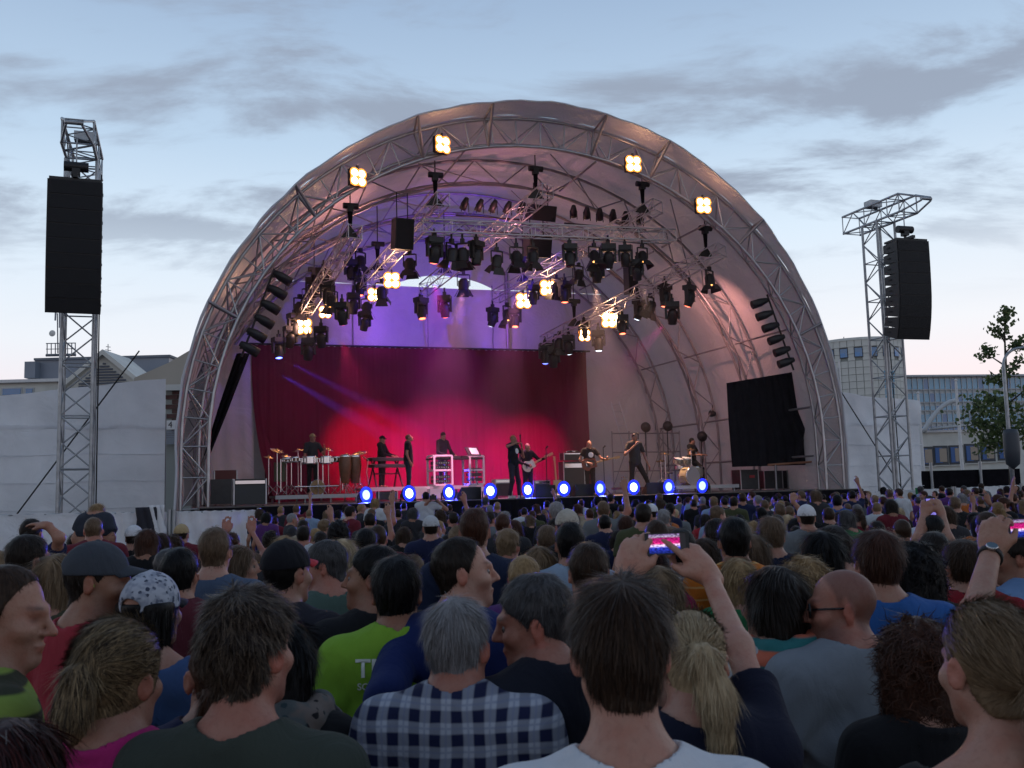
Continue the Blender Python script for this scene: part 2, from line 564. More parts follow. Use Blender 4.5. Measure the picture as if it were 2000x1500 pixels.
# black side drapes
def drape(name, poly_l, poly_r, L, label, nf=60):
    """between two pixel polylines given bottom to top, hung at depth L"""
    P = []
    def samp(pl, f):
        t = f * (len(pl) - 1); k = min(int(t), len(pl) - 2); u = t - k
        u = u * u * (3 - 2 * u)
        return pl[k][0] + (pl[k + 1][0] - pl[k][0]) * u, pl[k][1] + (pl[k + 1][1] - pl[k][1]) * u
    for i in range(nf + 1):
        row = []
        for j in range(13):
            f = j / 12
            a, b = samp(poly_l, f), samp(poly_r, f)
            g = i / nf
            row.append((a[0] + (b[0] - a[0]) * g, L + 0.05 * sin(i * 0.9 + f), a[1] + (b[1] - a[1]) * g))
        P.append(row)
    o = MB().grid(P, flip=True).build(name, m_cloth_black, None, S(0, 0, 0), YAW)
    return tag(o, label, 'curtain')
drape('side_drape', [sz(1430, 912, 2), sz(1424, 830, 2), sz(1420, 748, 2)], [sz(1576, 908, 2), sz(1580, 860, 2), sz(1556, 800, 2), sz(1545, 727, 2)], 2.0, 'large black drape hung inside the roof beside the second drummer')
drape('side_drape', [sz(398, 890, 3), sz(425, 800, 3), sz(462, 690, 3)], [sz(410, 890, 3), sz(446, 800, 3), sz(488, 690, 3)], 3.0, 'narrow black drape slanting down behind the lattice leg nearest the white tarpaulin', 16)
rp = thing('drape_rail', 'orange-lit pipe rail across the foot of the large black drape', 'rail', S(0, 0, 0), YAW)
a_, b_ = sz(1500, 908, 1.7), sz(1600, 900, 1.7)
rod('pipe', (a_[0], 1.7, a_[1]), (b_[0] + .4, 1.7, b_[1]), 0.04, mat('orange_lit_pipe', (0.42, 0.2, 0.12), 0.4, 0.6), rp)  # orange light on the rail is put into its base colour
rod('pipe', (a_[0] + .3, 1.7, 1.75), (a_[0] + .3, 1.7, a_[1]), 0.035, m_rib, rp)
rod('pipe', (b_[0], 1.7, 1.75), (b_[0], 1.7, b_[1]), 0.035, m_rib, rp)

# ================================================================== truss tower builder
def box_truss(parent, name, a, b, wdt, hgt, bay_, r1, r2, material, side=None, rungs=True):
    """square lattice beam from a to b; chords are one part, every brace an object of its own"""
    a, b = Vector(a), Vector(b)
    d = (b - a); ln = d.length; d.normalize()
    side = Vector(side) if side is not None else d.orthogonal()
    side = (side - d * side.dot(d)).normalized()
    upv = d.cross(side)
    cs = [side * (wdt / 2 * i) + upv * (hgt / 2 * j) for i, j in ((-1, -1), (1, -1), (1, 1), (-1, 1))]
    mb = MB()
    for c in cs: mb.tube(a + c, b + c, r1, n=7)
    part = mb.build(name, material, parent)
    nb = max(1, round(ln / bay_))
    for i in range(nb):
        p, q = a + d * (ln * i / nb), a + d * (ln * (i + 1) / nb)
        for k in range(4):
            c0, c1 = cs[k], cs[(k + 1) % 4]
            if (i + k) % 2 == 0: rod('brace', p + c0, q + c1, r2, material, part)
            else: rod('brace', p + c1, q + c0, r2, material, part)
            if rungs and (i % 2 == 0): rod('brace', p + c0, p + c1, r2, material, part)
    for k in range(4):
        rod('brace', b + cs[k], b + cs[(k + 1) % 4], r2 * 1.2, material, part)
    return part

def pa_tower(s0, L0, label, label_pa, lean):
    base = S(s0, L0, 0)
    t = thing('lattice_tower', label, 'tower', base, YAW)
    box_truss(t, 'mast', (0, 0, 0), (0, 0, 11.45), 0.80, 0.80, 0.72, 0.05, 0.022, m_galv, (1, 0, 0))
    box_truss(t, 'jib', (0, 1.5, 11.8), (0, -1.6, 11.8), 0.78, 0.66, 0.62, 0.042, 0.02, m_galv, (1, 0, 0))
    tip = MB()
    for sx in (-.39, .39):
        tip.tube((sx, -1.6, 12.13), (sx * .5, -2.5, 11.77), 0.035); tip.tube((sx, -1.6, 11.47), (sx * .5, -2.5, 11.65), 0.035)
    tip.tube((-.22, -2.5, 11.71), (.22, -2.5, 11.71), 0.06)
    tip.build('jib_tip', m_galv, t)
    MB().box((0, 0.2, 12.28), (0.5, 0.4, 0.25)).build('sheave_box', m_galv, t)
    MB().box((0, 0, 0.06), (1.5, 1.5, 0.12)).build('base_plate', m_galv, t)
    # stay ropes
    rod('stay_rope', (0.5, 0.3, 0.2), (0.46, 0.42, 11.3), 0.02, m_rubber, t)
    rod('stay_rope', (lean * 2.7, 1.6, 0.1), (lean * -1.5, 1.7, 6.4), 0.022, m_rubber, t)
    # loudspeaker column, hung from the jib
    pz = S(s0 - (.35 if lean > 0 else 0), L0 - 1.75, 0)
    p = thing('speaker_array', label_pa, 'loudspeakers', (pz.x, pz.y, 6.8), YAW + lean * -0.06)
    z = 3.55; yb = 0.0; tilt = 0.0
    cab = MB()
    hw_, hd, hh = 0.66, 0.38, 0.195
    # trapezoid cabinet, front (-y) taller than the rear
    fr, bk = hh, hh * 0.74
    cab.add([(-hw_, -hd, -fr), (hw_, -hd, -fr), (hw_, -hd, fr), (-hw_, -hd, fr), (-hw_, hd, -bk), (hw_, hd, -bk), (hw_, hd, bk), (-hw_, hd, bk)],
            [(0, 1, 2, 3), (5, 4, 7, 6), (4, 0, 3, 7), (1, 5, 6, 2), (3, 2, 6, 7), (4, 5, 1, 0)])
    cab_me = cab.mesh('cabinet', m_black)
    gr = MB()
    gr.box((0, -hd - 0.012, 0), (2 * hw_ - 0.05, 0.02, 2 * fr - 0.03))
    gr_me = gr.mesh('grille', mat('speaker_grille', (0.008, 0.008, 0.010), 0.6, 0.2, bump=0.6, bscale=220))
    hn_me = MB().box((0, 0.1, 0), (0.014, 0.16, 0.05)).mesh('handle', m_rubber)
    pos = Vector((0, 0, 3.30))
    for i in range(9):
        o = link('cabinet', cab_me, p)
        o.location = pos; o.rotation_euler = (tilt, 0, 0)
        link('grille', gr_me, o); link('handle', hn_me, o, (hw_ + .006, 0, 0)); link('handle', hn_me, o, (-hw_ - .006, 0, 0))
        step = 0.382 if i < 4 else 0.366
        tilt2 = tilt + (0.012 if i < 4 else 0.055)
        pos = pos + Matrix.Rotation((tilt + tilt2) / 2, 3, 'X') @ Vector((0, 0, -step))
        tilt = tilt2
    fm = MB().box((0, 0, 3.54), (1.25, 0.7, 0.07)).box((0, 0, 3.62), (0.12, 0.9, 0.1)).build('flying_frame', m_black, p)
    hb = MB().tube((-.3, 0, 3.98), (.3, 0, 3.98), 0.13, n=10).box((0, 0, 3.9), (0.2, 0.22, 0.3)).tube((0, 0, 3.62), (0, 0, 3.9), 0.05).build('chain_hoist', m_black, p)
    rod('chain', (0, 0, 4.0), (0, -0.0, 4.75), 0.022, m_galv, p)
    return t
pa_tower(-13.45, 1.0, 'grey lattice speaker tower standing before the white tarpaulin beside the number 4 sign', 'black line array hanging from the lattice tower beside the number 4 sign', -1)
pa_tower(13.75, 1.0, 'grey lattice speaker tower with crane arm in front of the round office building', 'black curved line array hanging in the sky beside the round office building', 1)

# ================================================================== tarpaulin walls
def tarp(s0, s1, L, zt0, zt1, label, name='tarpaulin_wall'):
    t = thing(name, label, 'tarpaulin', S((s0 + s1) / 2, L, 0), YAW)
    hw_ = (s1 - s0) / 2
    rs = np.random.RandomState(int(abs(s0 * 10)))
    def sheet(zb, ztf, dy, amp, nm):
        P = []
        ph = rs.rand(8) * 6.28
        for i in range(61):
            g = i / 60; x = -hw_ + 2 * hw_ * g
            zt = ztf(g)
            row = []
            for j in range(25):
                f = j / 24
                z = zb + (zt - zb) * f
                y = dy + amp * (0.05 * sin(2.1 * x + 1.7 * z + ph[0]) + 0.035 * sin(3.7 * x - 2.4 * z + ph[1]) + 0.03 * sin(1.2 * x + 4.1 * z + ph[2]) + 0.02 * sin(7 * x + 3.1 * z + ph[3]) + .03 * abs(sin(1.5 * x - .9 * z + ph[4])))
                row.append((x, y, z))
            P.append(row)
        return MB().grid(P, flip=True).build(nm, m_tarp, t)
    sheet(0.02, lambda g: 4.22, 0.0, 0.8, 'lower_sheet')
    sheet(4.1, lambda g: zt0 + (zt1 - zt0) * g + 0.03 * sin(9 * g), -0.07, 1.25, 'upper_sheet')
    for k, z in enumerate((1.0, 1.75, 2.55, 3.35)):
        MB().path([(-hw_ + 2 * hw_ * i / 30, -0.06 - 0.03 * sin(i * .8 + k), z + 0.02 * sin(i * .5 + k)) for i in range(31)], 0.012, 4).build('seam', m_tarp, t)
    for i in range(5):
        rod('scaffold_pole', (-hw_ + 2 * hw_ * i / 4, 0.25, 0), (-hw_ + 2 * hw_ * i / 4, 0.25, min(zt0, zt1) - 0.1), 0.03, m_galv, t)
    return t
tarp(-19.6, -11.2, 3.0, 4.65, 5.58, 'tall white tarpaulin wall behind the tower beside the number 4 sign')
tarp(12.0, 16.75, 3.0, 5.45, 5.05, 'tall white tarpaulin wall behind the tower at the round building')

# ================================================================== tarp-covered crowd fences
def fence(s0, s1, L, h0, h1, label):
    t = thing('crowd_fence', label, 'fence', S(s0, L, 0), YAW)
    ln = s1 - s0
    P = []
    for i in range(41):
        g = i / 40
        P.append([(ln * g, 0.02 * sin(i * .9 + j * 1.1) + 0.012 * sin(i * 2.2 - j), 0.05 + (h0 + (h1 - h0) * g - 0.05) * j / 8 + (0.012 * sin(i * 1.4) if j == 8 else 0)) for j in range(9)])
    MB().grid(P, flip=True).build('banner', m_tarp, t)
    mb = MB().tube((0, 0.04, h0 - .02), (ln, 0.04, h1 - .02), 0.022)
    mb.build('top_rail', m_galv, t)
    for g in (0, 1):
        rod('post', (ln * g, -0.03, 0), (ln * g, -0.03, h0 + (h1 - h0) * g + 0.05), 0.05, m_galv, t)
    return t
FL = -4.0
fence(-17.4, -12.82, FL, 1.78, 1.73, 'white covered crowd fence panel in front of the tower, at the edge of the view')
fence(-12.72, -11.0, FL, 1.73, 1.70, 'short white covered crowd fence panel between tower and lattice leg')
fence(-10.9, -9.0, FL, 1.70, 1.68, 'blue-lit white crowd fence panel in front of the lattice leg')
fence(10.55, 14.4, -1.0, 1.62, 1.66, 'white crowd fence panel at the foot of the right speaker tower')
fence(14.5, 17.45, -1.0, 1.66, 1.70, 'white crowd fence panel before the dark site fence')
gb = MB().box((12.75, -1.25, 1.5), (0.16, 0.1, 0.42)).build('green_box', mat('green_plastic', (0.02, 0.22, 0.08), 0.5), None, S(0, 0, 0), YAW)
tag(gb, 'small green box fixed on the white fence by the speaker tower', 'box')
# clothes hung over the fence
def hung(s0, wd, z0, z1, m, name, label):
    P = [[(s0 + wd * i / 12 * (1.15 - .15 * j / 10) + 0.008 * sin(j + i), FL - 0.09 - 0.03 * sin(i * 1.3 + j * .6), z0 + (z1 - z0) * j / 10 + (0.04 * sin(i * 1.1) if j == 0 else 0)) for j in range(11)] for i in range(13)]
    P2 = [[(p[0], p[1] + (0.16 if r == 1 else 0), p[2]) for p in row] for r in (0,) for row in P]
    o = MB().grid(P2, flip=True).build(name, m, None, S(0, 0, 0), YAW)
    md = o.modifiers.new('thick', 'SOLIDIFY'); md.thickness = 0.04
    return tag(o, label, 'clothing')
hung(-11.7, 0.42, 1.02, 1.82, mat('dark_jacket', (0.02, 0.02, 0.03), 0.8), 'jacket', 'dark jacket hung over the white crowd fence')
hung(-11.42, 0.3, 1.1, 1.86, mat('white_shirt_cloth', (0.7, 0.7, 0.72), 0.8), 'white_shirt', 'white shirt draped over the dark jacket on the fence')
# ================================================================== town behind
m_render = mat('pale_render', (0.64, 0.65, 0.61), 0.8, var=0.1, vscale=0.6)
m_panelgrey = mat('grey_sheet_metal', (0.22, 0.25, 0.30), 0.5, 0.3, var=0.1, vscale=0.4)
m_greyroof = mat('dark_roofing', (0.15, 0.17, 0.2), 0.7, var=0.15, vscale=0.5)
m_beige = mat('beige_roof_sheet', (0.42, 0.38, 0.32), 0.6, var=0.1, vscale=0.3)
m_brickdark = mat('dark_brick', (0.10, 0.05, 0.045), 0.85, var=0.35, vscale=3)
m_frame = mat('window_frame_grey', (0.50, 0.53, 0.55), 0.5)
m_glass = mat('blue_office_glass', (0.05, 0.19, 0.40), 0.08, 0.0, spec=1.0, var=0.3, vscale=0.2)
m_glass2 = mat('pale_office_glass', (0.12, 0.36, 0.54), 0.10, 0.0, spec=1.0, var=0.3, vscale=0.2)
m_winblue = mat('blue_sash', (0.03, 0.12, 0.35), 0.35)
m_windark = mat('dark_window_surround', (0.05, 0.06, 0.075), 0.5)
m_tile = mat('facade_tile', (0.64, 0.65, 0.61), 0.7, var=0.08, vscale=1.2)
m_joint = mat('facade_joint', (0.30, 0.32, 0.30), 0.9)

# --- left: grey roof-top block with masts
YB = 90.0
def wpt(x, y, Y): return atY(x, y, Y)
def block(parent, name, x0, x1, ytop, ybot, Y, depth, m, base):
    a, b = wpt(x0, ytop, Y), wpt(x1, ytop, Y)
    zt = (a.z + b.z) / 2
    zb = (wpt(x0, ybot, Y).z + wpt(x1, ybot, Y).z) / 2 if ybot else 0.0
    return MB().box(((a.x + b.x) / 2 - base.x, Y + depth / 2 - base.y, (zt + zb) / 2), (b.x - a.x, depth, zt - zb)).build(name, m, parent)
bL = Vector((-36, YB, 0))
tL = thing('roof_top_building', 'grey flat-roofed building with masts behind the white tarpaulin', 'building', bL)
block(tL, 'plant_room', 68, 330, 700, 745, YB + 2, 8, m_panelgrey, bL)
block(tL, 'plant_room_roof', 66, 332, 696, 700.5, YB + 1.8, 8.6, m_greyroof, bL)
block(tL, 'wall', -120, 330, 745, None, YB, 14, m_render, bL)
block(tL, 'parapet', -124, 334, 739, 745, YB - 0.5, 15, m_white, bL)
block(tL, 'vent_box', 48, 69, 706, 738, YB + 1, 3, m_panelgrey, bL)
for x0, x1 in ((-60, -5), (2, 43), (47, 66)):
    wdw = block(tL, 'window', x0, x1, 757, 772, YB - 0.1, 0.3, m_frame, bL)
    block(tL, 'pane', x0 + 3, x1 - 3, 759, 771, YB - 0.17, 0.05, m_glass, bL).parent = wdw
# grating platform, mast and dish
def lrod(parent, x0, y0, x1, y1, Y, r, m, base, nm='mast_pole'):
    return rod(nm, wpt(x0, y0, Y) - base, wpt(x1, y1, Y) - base, r, m, parent)
for x in (92, 100, 108, 116, 124, 132, 140, 147):
    lrod(tL, x, 696, x, 671, YB + 4, 0.05, m_greyroof, bL, 'railing')
lrod(tL, 90, 671, 148, 670, YB + 4, 0.05, m_greyroof, bL, 'railing'); lrod(tL, 90, 682, 148, 681, YB + 4, 0.04, m_greyroof, bL, 'railing')
lrod(tL, 90, 694, 148, 693, YB + 4, 0.14, m_greyroof, bL, 'platform')
lrod(tL, 122, 696, 121, 585, YB + 4.5, 0.22, m_panelgrey, bL); lrod(tL, 113, 690, 112, 612, YB + 4.5, 0.06, m_greyroof, bL)
lrod(tL, 108, 626, 109, 606, YB + 4.5, 0.09, m_panelgrey, bL); lrod(tL, 117, 640, 117, 600, YB + 4.5, 0.12, m_panelgrey, bL)
dc = wpt(102, 651, YB + 4.2) - bL
MB().lathe([(0.0, 0.10), (0.2, 0.07), (0.32, 0.0)], dc, 14, Quaternion((1, 0, 0), radians(90))).build('dish', m_render, tL)
# gable house
gb_ = Vector((-32, YB - 6, 0))
gh = thing('gabled_house', 'pale gable with louvred boards behind the white tarpaulin', 'house', gb_)
ap, le, re = wpt(205, 694, YB - 6) - gb_, wpt(165, 755, YB - 6) - gb_, wpt(277, 735, YB - 6) - gb_
le.z = re.z = min(le.z, re.z)
le.x = 2 * ap.x - re.x
MB().add([(le.x, 0, 0), (re.x, 0, 0), (re.x, 0, re.z), (ap.x, 0, ap.z), (le.x, 0, le.z)], [(0, 1, 2, 3, 4)]).build('wall', m_render, gh)
for sgn, e in ((-1, le), (1, re)):
    d = Vector((e.x - ap.x, 0, e.z - ap.z)); nrm = Vector((-d.z, 0, d.x)).normalized() * (0.35 * -sgn)
    if nrm.z < 0: nrm = -nrm
    p0, p1 = Vector((ap.x, -0.6, ap.z)), Vector((e.x, -0.6, e.z)) + d.normalized() * 0.4
    q = [p0, p1, p1 + nrm, p0 + Vector((0, 0, 0.45))]
    MB().add(q + [v + Vector((0, 6, 0)) for v in q], [(0, 1, 2, 3), (7, 6, 5, 4), (0, 4, 5, 1), (2, 6, 7, 3), (1, 5, 6, 2), (3, 7, 4, 0)]).build('roof', m_render, gh)
nb = 11
for i in range(nb):
    z = le.z - 0.5 + (ap.z - 0.5 - le.z + 0.5) * i / nb
    hwid = (ap.z - 0.35 - z) * (re.x - ap.x) / (ap.z - re.z) - 0.35
    hwid = min(hwid, 2.2)
    if hwid > 0.1:
        MB().box((ap.x, -0.08, z), (2 * hwid, 0.12, 0.13), Matrix.Rotation(0.5, 3, 'X')).build('slat', m_panelgrey, gh)
lrod(gh, 211, 696, 211, 672, YB - 5, 0.035, m_greyroof, gb_, 'aerial'); lrod(gh, 206, 683, 217, 685, YB - 5, 0.03, m_greyroof, gb_, 'aerial'); lrod(gh, 207, 677, 216, 678, YB - 5, 0.03, m_greyroof, gb_, 'aerial')
# hall with beige roof and brick wall, number sign
hb_ = Vector((-20, 50, 0))
hall = thing('hall_building', 'hall with beige sloping roof and dark brick wall beside the lattice leg', 'building', hb_)
A_, B_, C_, D_ = (wpt(x, y, 50) - hb_ for x, y in ((262, 738), (330, 708), (420, 655), (420, 775)))
E_ = wpt(262, 745, 50) - hb_
MB().add([A_, B_, C_, D_, E_] + [v + Vector((0, 10, 0)) for v in (A_, B_, C_, D_, E_)], [(0, 4, 3, 2, 1), (0, 1, 6, 5), (1, 2, 7, 6)]).build('roof', m_beige, hall)
zt = (wpt(330, 762, 49.6)).z
xl, xr = wpt(322, 800, 49.6).x, wpt(440, 800, 49.6).x
MB().box(((xl + xr) / 2 - hb_.x, 49.9 - hb_.y, (zt + 0.1) / 2), (xr - xl, 0.3, zt - 0.1)).build('wall', m_joint, hall)
brick_me = MB().box((0, 0, 0), (0.62, 0.08, 0.21)).mesh('brick', m_brickdark)
r_ = random.Random(3)
nrow = 0
z = wpt(330, 850, 49.6).z
while z < zt - 0.1:
    x = xl + (0.33 if nrow % 2 else 0)
    while x < xr - 0.3:
        b_ = link('brick', brick_me, hall, (x + .31 - hb_.x, 49.71 - hb_.y + r_.uniform(-.012, .012), z - hb_.z))
        x += 0.66
    z += 0.245; nrow += 1
MB().box((wpt(345, 757, 49.4).x - hb_.x, -0.62, wpt(345, 757, 49.4).z), (2.6, 0.3, 0.3)).build('eaves', m_render, hall)
for i in range(8):
    MB().box((wpt(348, 845, 49.2).x - hb_.x, -0.8, wpt(340, 842 + i * 3.4, 49.2).z), (1.9, 0.06, 0.07)).build('shutter_slat', m_panelgrey, hall)
# number sign 4
sg = thing('number_sign', 'small white sign with the number 4 beside the lattice leg', 'sign', wpt(333, 830, 48.8))
sg.rotation_euler = (0, 0, 0)
MB().box((0, 0, 0), (0.56, 0.05, 0.46)).build('board', m_white, sg)
tx = bpy.data.curves.new('digit', 'FONT'); tx.body = '4'; tx.size = 0.44; tx.align_x = 'CENTER'; tx.align_y = 'CENTER'; tx.extrude = 0.006
tob = bpy.data.objects.new('digit', tx); COL.objects.link(tob)
dg = bpy.context.evaluated_depsgraph_get()
tme = bpy.data.meshes.new_from_object(tob.evaluated_get(dg)); bpy.data.objects.remove(tob)
tme.materials.clear(); tme.materials.append(m_black)
d4 = link('digit', tme, sg, (0, -0.033, 0)); d4.rotation_euler = (radians(90), 0, 0)

# --- right: round tower of the office building
YC_ = 112.0
cw = wpt(1674, 690, YC_)
rad = 150 / 1900 * YC_ / 2 * 1.12
ct = wpt(1674, 672, YC_).z
cb = Vector((cw.x, YC_, 0))
cyl = thing('round_office_tower', 'round pale tiled office tower with small square windows', 'building', cb)
MB().lathe([(rad - 0.06, 0), (rad - 0.06, ct - 0.05)], (0, 0, 0), 48).build('core', m_joint, cyl)
MB().lathe([(rad + 0.12, ct - 0.2), (rad + 0.14, ct + 0.1), (rad - 0.3, ct + 0.12)], (0, 0, 0), 48).build('coping', m_render, cyl)
nc, th = 40, 0.78
tile_me = MB().box((0, 0, 0), (2 * pi * rad / nc - 0.05, 0.10, th - 0.05)).mesh('tile', m_tile)
zwin = wpt(1674, 698, YC_).z
row = 0
z = ct - 0.55
k0 = None
while z > 1.0 and row < 18:
    for k in range(nc):
        t = 2 * pi * k / nc
        if sin(t) > 0.05: continue       # rear half is not seen
        if abs(z - zwin) < th * 0.9 and k % 2 == 0 and abs(z - zwin) < th: continue
        o = link('tile', tile_me, cyl, (rad * cos(t), rad * sin(t), z)); o.rotation_euler = (0, 0, t + pi / 2)
    z -= th; row += 1
for k in range(0, nc, 2):
    t = 2 * pi * k / nc
    if sin(t) > 0.05: continue
    wd_ = MB().box((0, 0, 0), (0.95, 0.16, 1.15)).build('window', m_windark, cyl, (rad * cos(t), rad * sin(t), zwin)); wd_.rotation_euler = (0, 0, t + pi / 2)
    MB().box((0, -0.09, -.02), (0.78, 0.04, 0.95)).build('pane', m_glass, wd_)
    MB().box((-.12, -0.115, -.25), (0.5, 0.03, 0.45)).build('sash', mat('pale_blue_sash', (0.12, 0.3, 0.6), 0.2), wd_)
for k, (x, y0, y1) in enumerate(((1648, 676, 658),)):
    lrod(cyl, x, y0, x, y1, YC_, 0.05, m_greyroof, cb, 'aerial'); lrod(cyl, x, 668, x + 7, 668, YC_, .04, m_greyroof, cb, 'aerial'); lrod(cyl, x, 663, x + 6, 664, YC_, .04, m_greyroof, cb, 'aerial')
# blue glass slot on the tower
for i in range(3):
    for j in range(5):
        p = wpt(1727 + i * 7, 730 + j * 12, YC_ - rad * 0.9)
        MB().box((p.x - cb.x, p.y - cb.y - .4, p.z), (0.36, 0.08, 0.62)).build('pane', m_glass2, cyl)
# --- glass office wing, panes one by one
YG = 118.0
gx0, gx1 = wpt(1752, 790, YG).x, wpt(2060, 790, YG).x
gz1, gz0 = wpt(1880, 733, YG).z, wpt(1880, 858, YG).z
gbp = Vector((gx0, YG, 0))
gw = thing('glass_office_wing', 'long office wing with a grid of blue glass panes', 'building', gbp)
GA = 0.16
gw.rotation_euler = (0, 0, GA)
LN = (gx1 - gx0)
MB().box((LN / 2, 0.4, gz1 / 2), (LN, 0.5, gz1)).build('frame', m_frame, gw)
rows_h = [(0.0, 0.20), (0.23, 0.40), (0.43, 0.53), (0.56, 0.72), (0.75, 0.86), (0.89, 1.0)]
ncol = 26
cwid = LN / ncol
for ri, (f0, f1) in enumerate(rows_h):
    za, zb = gz1 - (gz1 - gz0) * f1, gz1 - 0.2 - (gz1 - gz0) * f0
    pm_ = [MB().box((0, 0, 0), (cwid - 0.16, 0.06, zb - za - 0.1)).mesh('pane', mm_) for mm_ in (m_glass, m_glass2)]
    for c in range(ncol):
        o = link('pane', pm_[0 if (ri in (4, 5) or (c * 7 + ri * 3) % 5 == 0) else 1], gw, (cwid * (c + .5), 0.12, (za + zb) / 2))
        o.rotation_euler = (radians(NP.uniform(-1.2, 1.2)), 0, radians(NP.uniform(-1.2, 1.2)))
    MB().box((LN / 2, 0.08, za - 0.03), (LN, 0.16, 0.10)).build('transom', m_frame, gw)
for c in range(ncol + 1):
    MB().box((cwid * c, 0.085, (gz0 + gz1) / 2), (0.09, 0.15, gz1 - gz0)).build('mullion', m_frame, gw)
MB().box((LN / 2, 0.3, gz1 + 0.1), (LN + 0.4, 1.4, 0.22)).build('roof_edge', m_frame, gw)
# --- low white block with square windows
YLw = 84.0
lx0, lx1 = wpt(1780, 900, YLw).x, wpt(2060, 900, YLw).x
lzt = wpt(1880, 843, YLw).z
lb = Vector((lx0, YLw, 0))
lowb = thing('low_office_block', 'low pale block with square dark-framed windows', 'building', lb)
lowb.rotation_euler = (0, 0, 0.10)
LL = lx1 - lx0
MB().box((LL / 2, 3, lzt / 2), (LL, 6, lzt)).build('wall', m_tile, lowb)
MB().box((LL / 2, 2.95, lzt + 0.09), (LL + 0.3, 6.3, 0.18)).build('coping', m_white, lowb)
for x, y in ((1810, 891), (1840, 889), (1872, 888), (1904, 885), (1937, 882), (1972, 880)):
    p = wpt(x, y, YLw)
    wx = p.x - lx0
    wd_ = MB().box((wx, -0.02, p.z), (1.30, 0.14, 1.65)).build('window', m_windark, lowb)
    MB().box((wx - .22, -0.11, p.z), (0.62, 0.06, 1.30)).build('sash', m_winblue, wd_)
    MB().box((wx + .16, -0.145, p.z), (0.66, 0.03, 1.16)).build('pane', mat('dim_pane', (0.20, 0.19, 0.15), 0.12, spec=0.9), wd_)
    MB().box((wx, -0.1, p.z - .9), (1.5, 0.2, 0.08)).build('sill', m_render, wd_)
# curved steel awning on the block
aw = []
for i in range(13):
    f = i / 12
    aw.append(wpt(1868 - 66 * f ** 0.8, 782 + 62 * f ** 1.5, YLw - 1) - lb)
MB().path(aw, 0.22, 6).build('awning_beam', m_frame, lowb).rotation_euler = (0, 0, 0)
MB().path([wpt(1815, 838, YLw - .9) - lb, wpt(1990, 820, YLw - .9) - lb], 0.12, 6).build('awning_beam', m_frame, lowb)
MB().path([wpt(1872, 832, YLw - .9) - lb, wpt(1910, 790, YLw - .9) - lb], 0.06, 6).build('awning_beam', m_frame, lowb)
# flag masts
for x, yt, yb_ in ((1796, 770, 925), (1872, 745, 920)):
    a, b = wpt(x + 8, yb_, 70), wpt(x, yt, 70)
    fm = thing('flag_mast', ('bare white flag mast nearer the tarpaulin' if x < 1800 else 'bare white flag mast nearer the tree'), 'mast', (a.x, a.y, 0))
    MB().tube((0, 0, 0), (0, 0, b.z), 0.16, 0.09, 8).build('pole', m_white, fm)
    MB().lathe([(0.05, b.z), (0.14, b.z + .1), (0.0, b.z + .22)], (0, 0, 0), 8).build('finial', m_white, fm)
fp = wpt(1637, 790, 70)
ff = thing('hanging_flag', 'limp white flag with a red patch beside the round tower', 'flag', (fp.x, fp.y, 0))
MB().tube((0.25, 0, 0), (0.25, 0, wpt(1637, 705, 70).z), 0.06, n=6).build('pole', m_white, ff)
zt_, zb_ = wpt(1637, 718, 70).z, wpt(1637, 765, 70).z
P = [[(-0.28 * i / 8 * (0.35 + 0.65 * j / 10) * 1.5 + .2, 0.06 * sin(i * 1.2 + j * .3), zt_ + (zb_ - zt_) * j / 10) for j in range(11)] for i in range(9)]
MB().grid(P).build('cloth', m_white, ff)
P = [[(-0.10 + 0.02 * sin(j) + i * 0.03, -0.10 + 0.04 * sin(i + j * .3), zt_ + (zb_ - zt_) * (0.35 + 0.45 * j / 8)) for j in range(9)] for i in range(5)]
MB().grid(P).build('red_patch', mat('flag_red', (0.5, 0.02, 0.03), 0.7), ff)
# --- dark site fence in front of the block
fx0, fx1 = wpt(1780, 930, 60), wpt(1992, 925, 60)
sf = thing('site_fence', 'black mesh-covered site fence in front of the low block', 'fence', (fx0.x, 60, 0))
zt_ = wpt(1880, 918, 60).z
ln = fx1.x - fx0.x
MB().grid([[(ln * i / 30, 0.03 * sin(i * 1.3 + j), zt_ * j / 4) for j in range(5)] for i in range(31)], flip=True).build('screen', m_cloth_black, sf)
for x in (1818, 1914):
    p = wpt(x, 930, 60)
    rod('post', (p.x - fx0.x, -0.12, 0), (p.x - fx0.x, -0.12, zt_ + 0.5), 0.10, m_galv, sf)
# --- street lamp
lp0 = wpt(1978, 940, 43)
lampp = thing('street_lamp', 'grey street lamp post with curved arm beside the tree', 'street lamp', (lp0.x, 43, 0))
pz = wpt(1966, 715, 43).z
pts = [(0, 0, 0), (0, 0, 3), (0, 0, pz)]
for i in range(1, 9):
    t = i / 8 * pi / 2
    pts.append((0.85 - 0.85 * cos(t), 0, pz + 0.8 * sin(t)))
pts.append((1.9, 0, pz + 0.95))
MB().path(pts, [0.10, 0.09, 0.075] + [0.06] * 9, 10).build('post', m_galv, lampp)
MB().box((2.2, 0, pz + 0.97), (0.7, 0.26, 0.14)).build('lamp_head', m_galv, lampp)
# dark loudspeaker-like sign box on the post
MB().lathe([(0.0, -0.85), (0.28, -0.6), (0.33, 0.0), (0.33, 0.7), (0.28, 0.9), (0, .95)], (-0.1, -0.35, wpt(1968, 880, 43).z), 12).build('bin', m_windark, lampp)

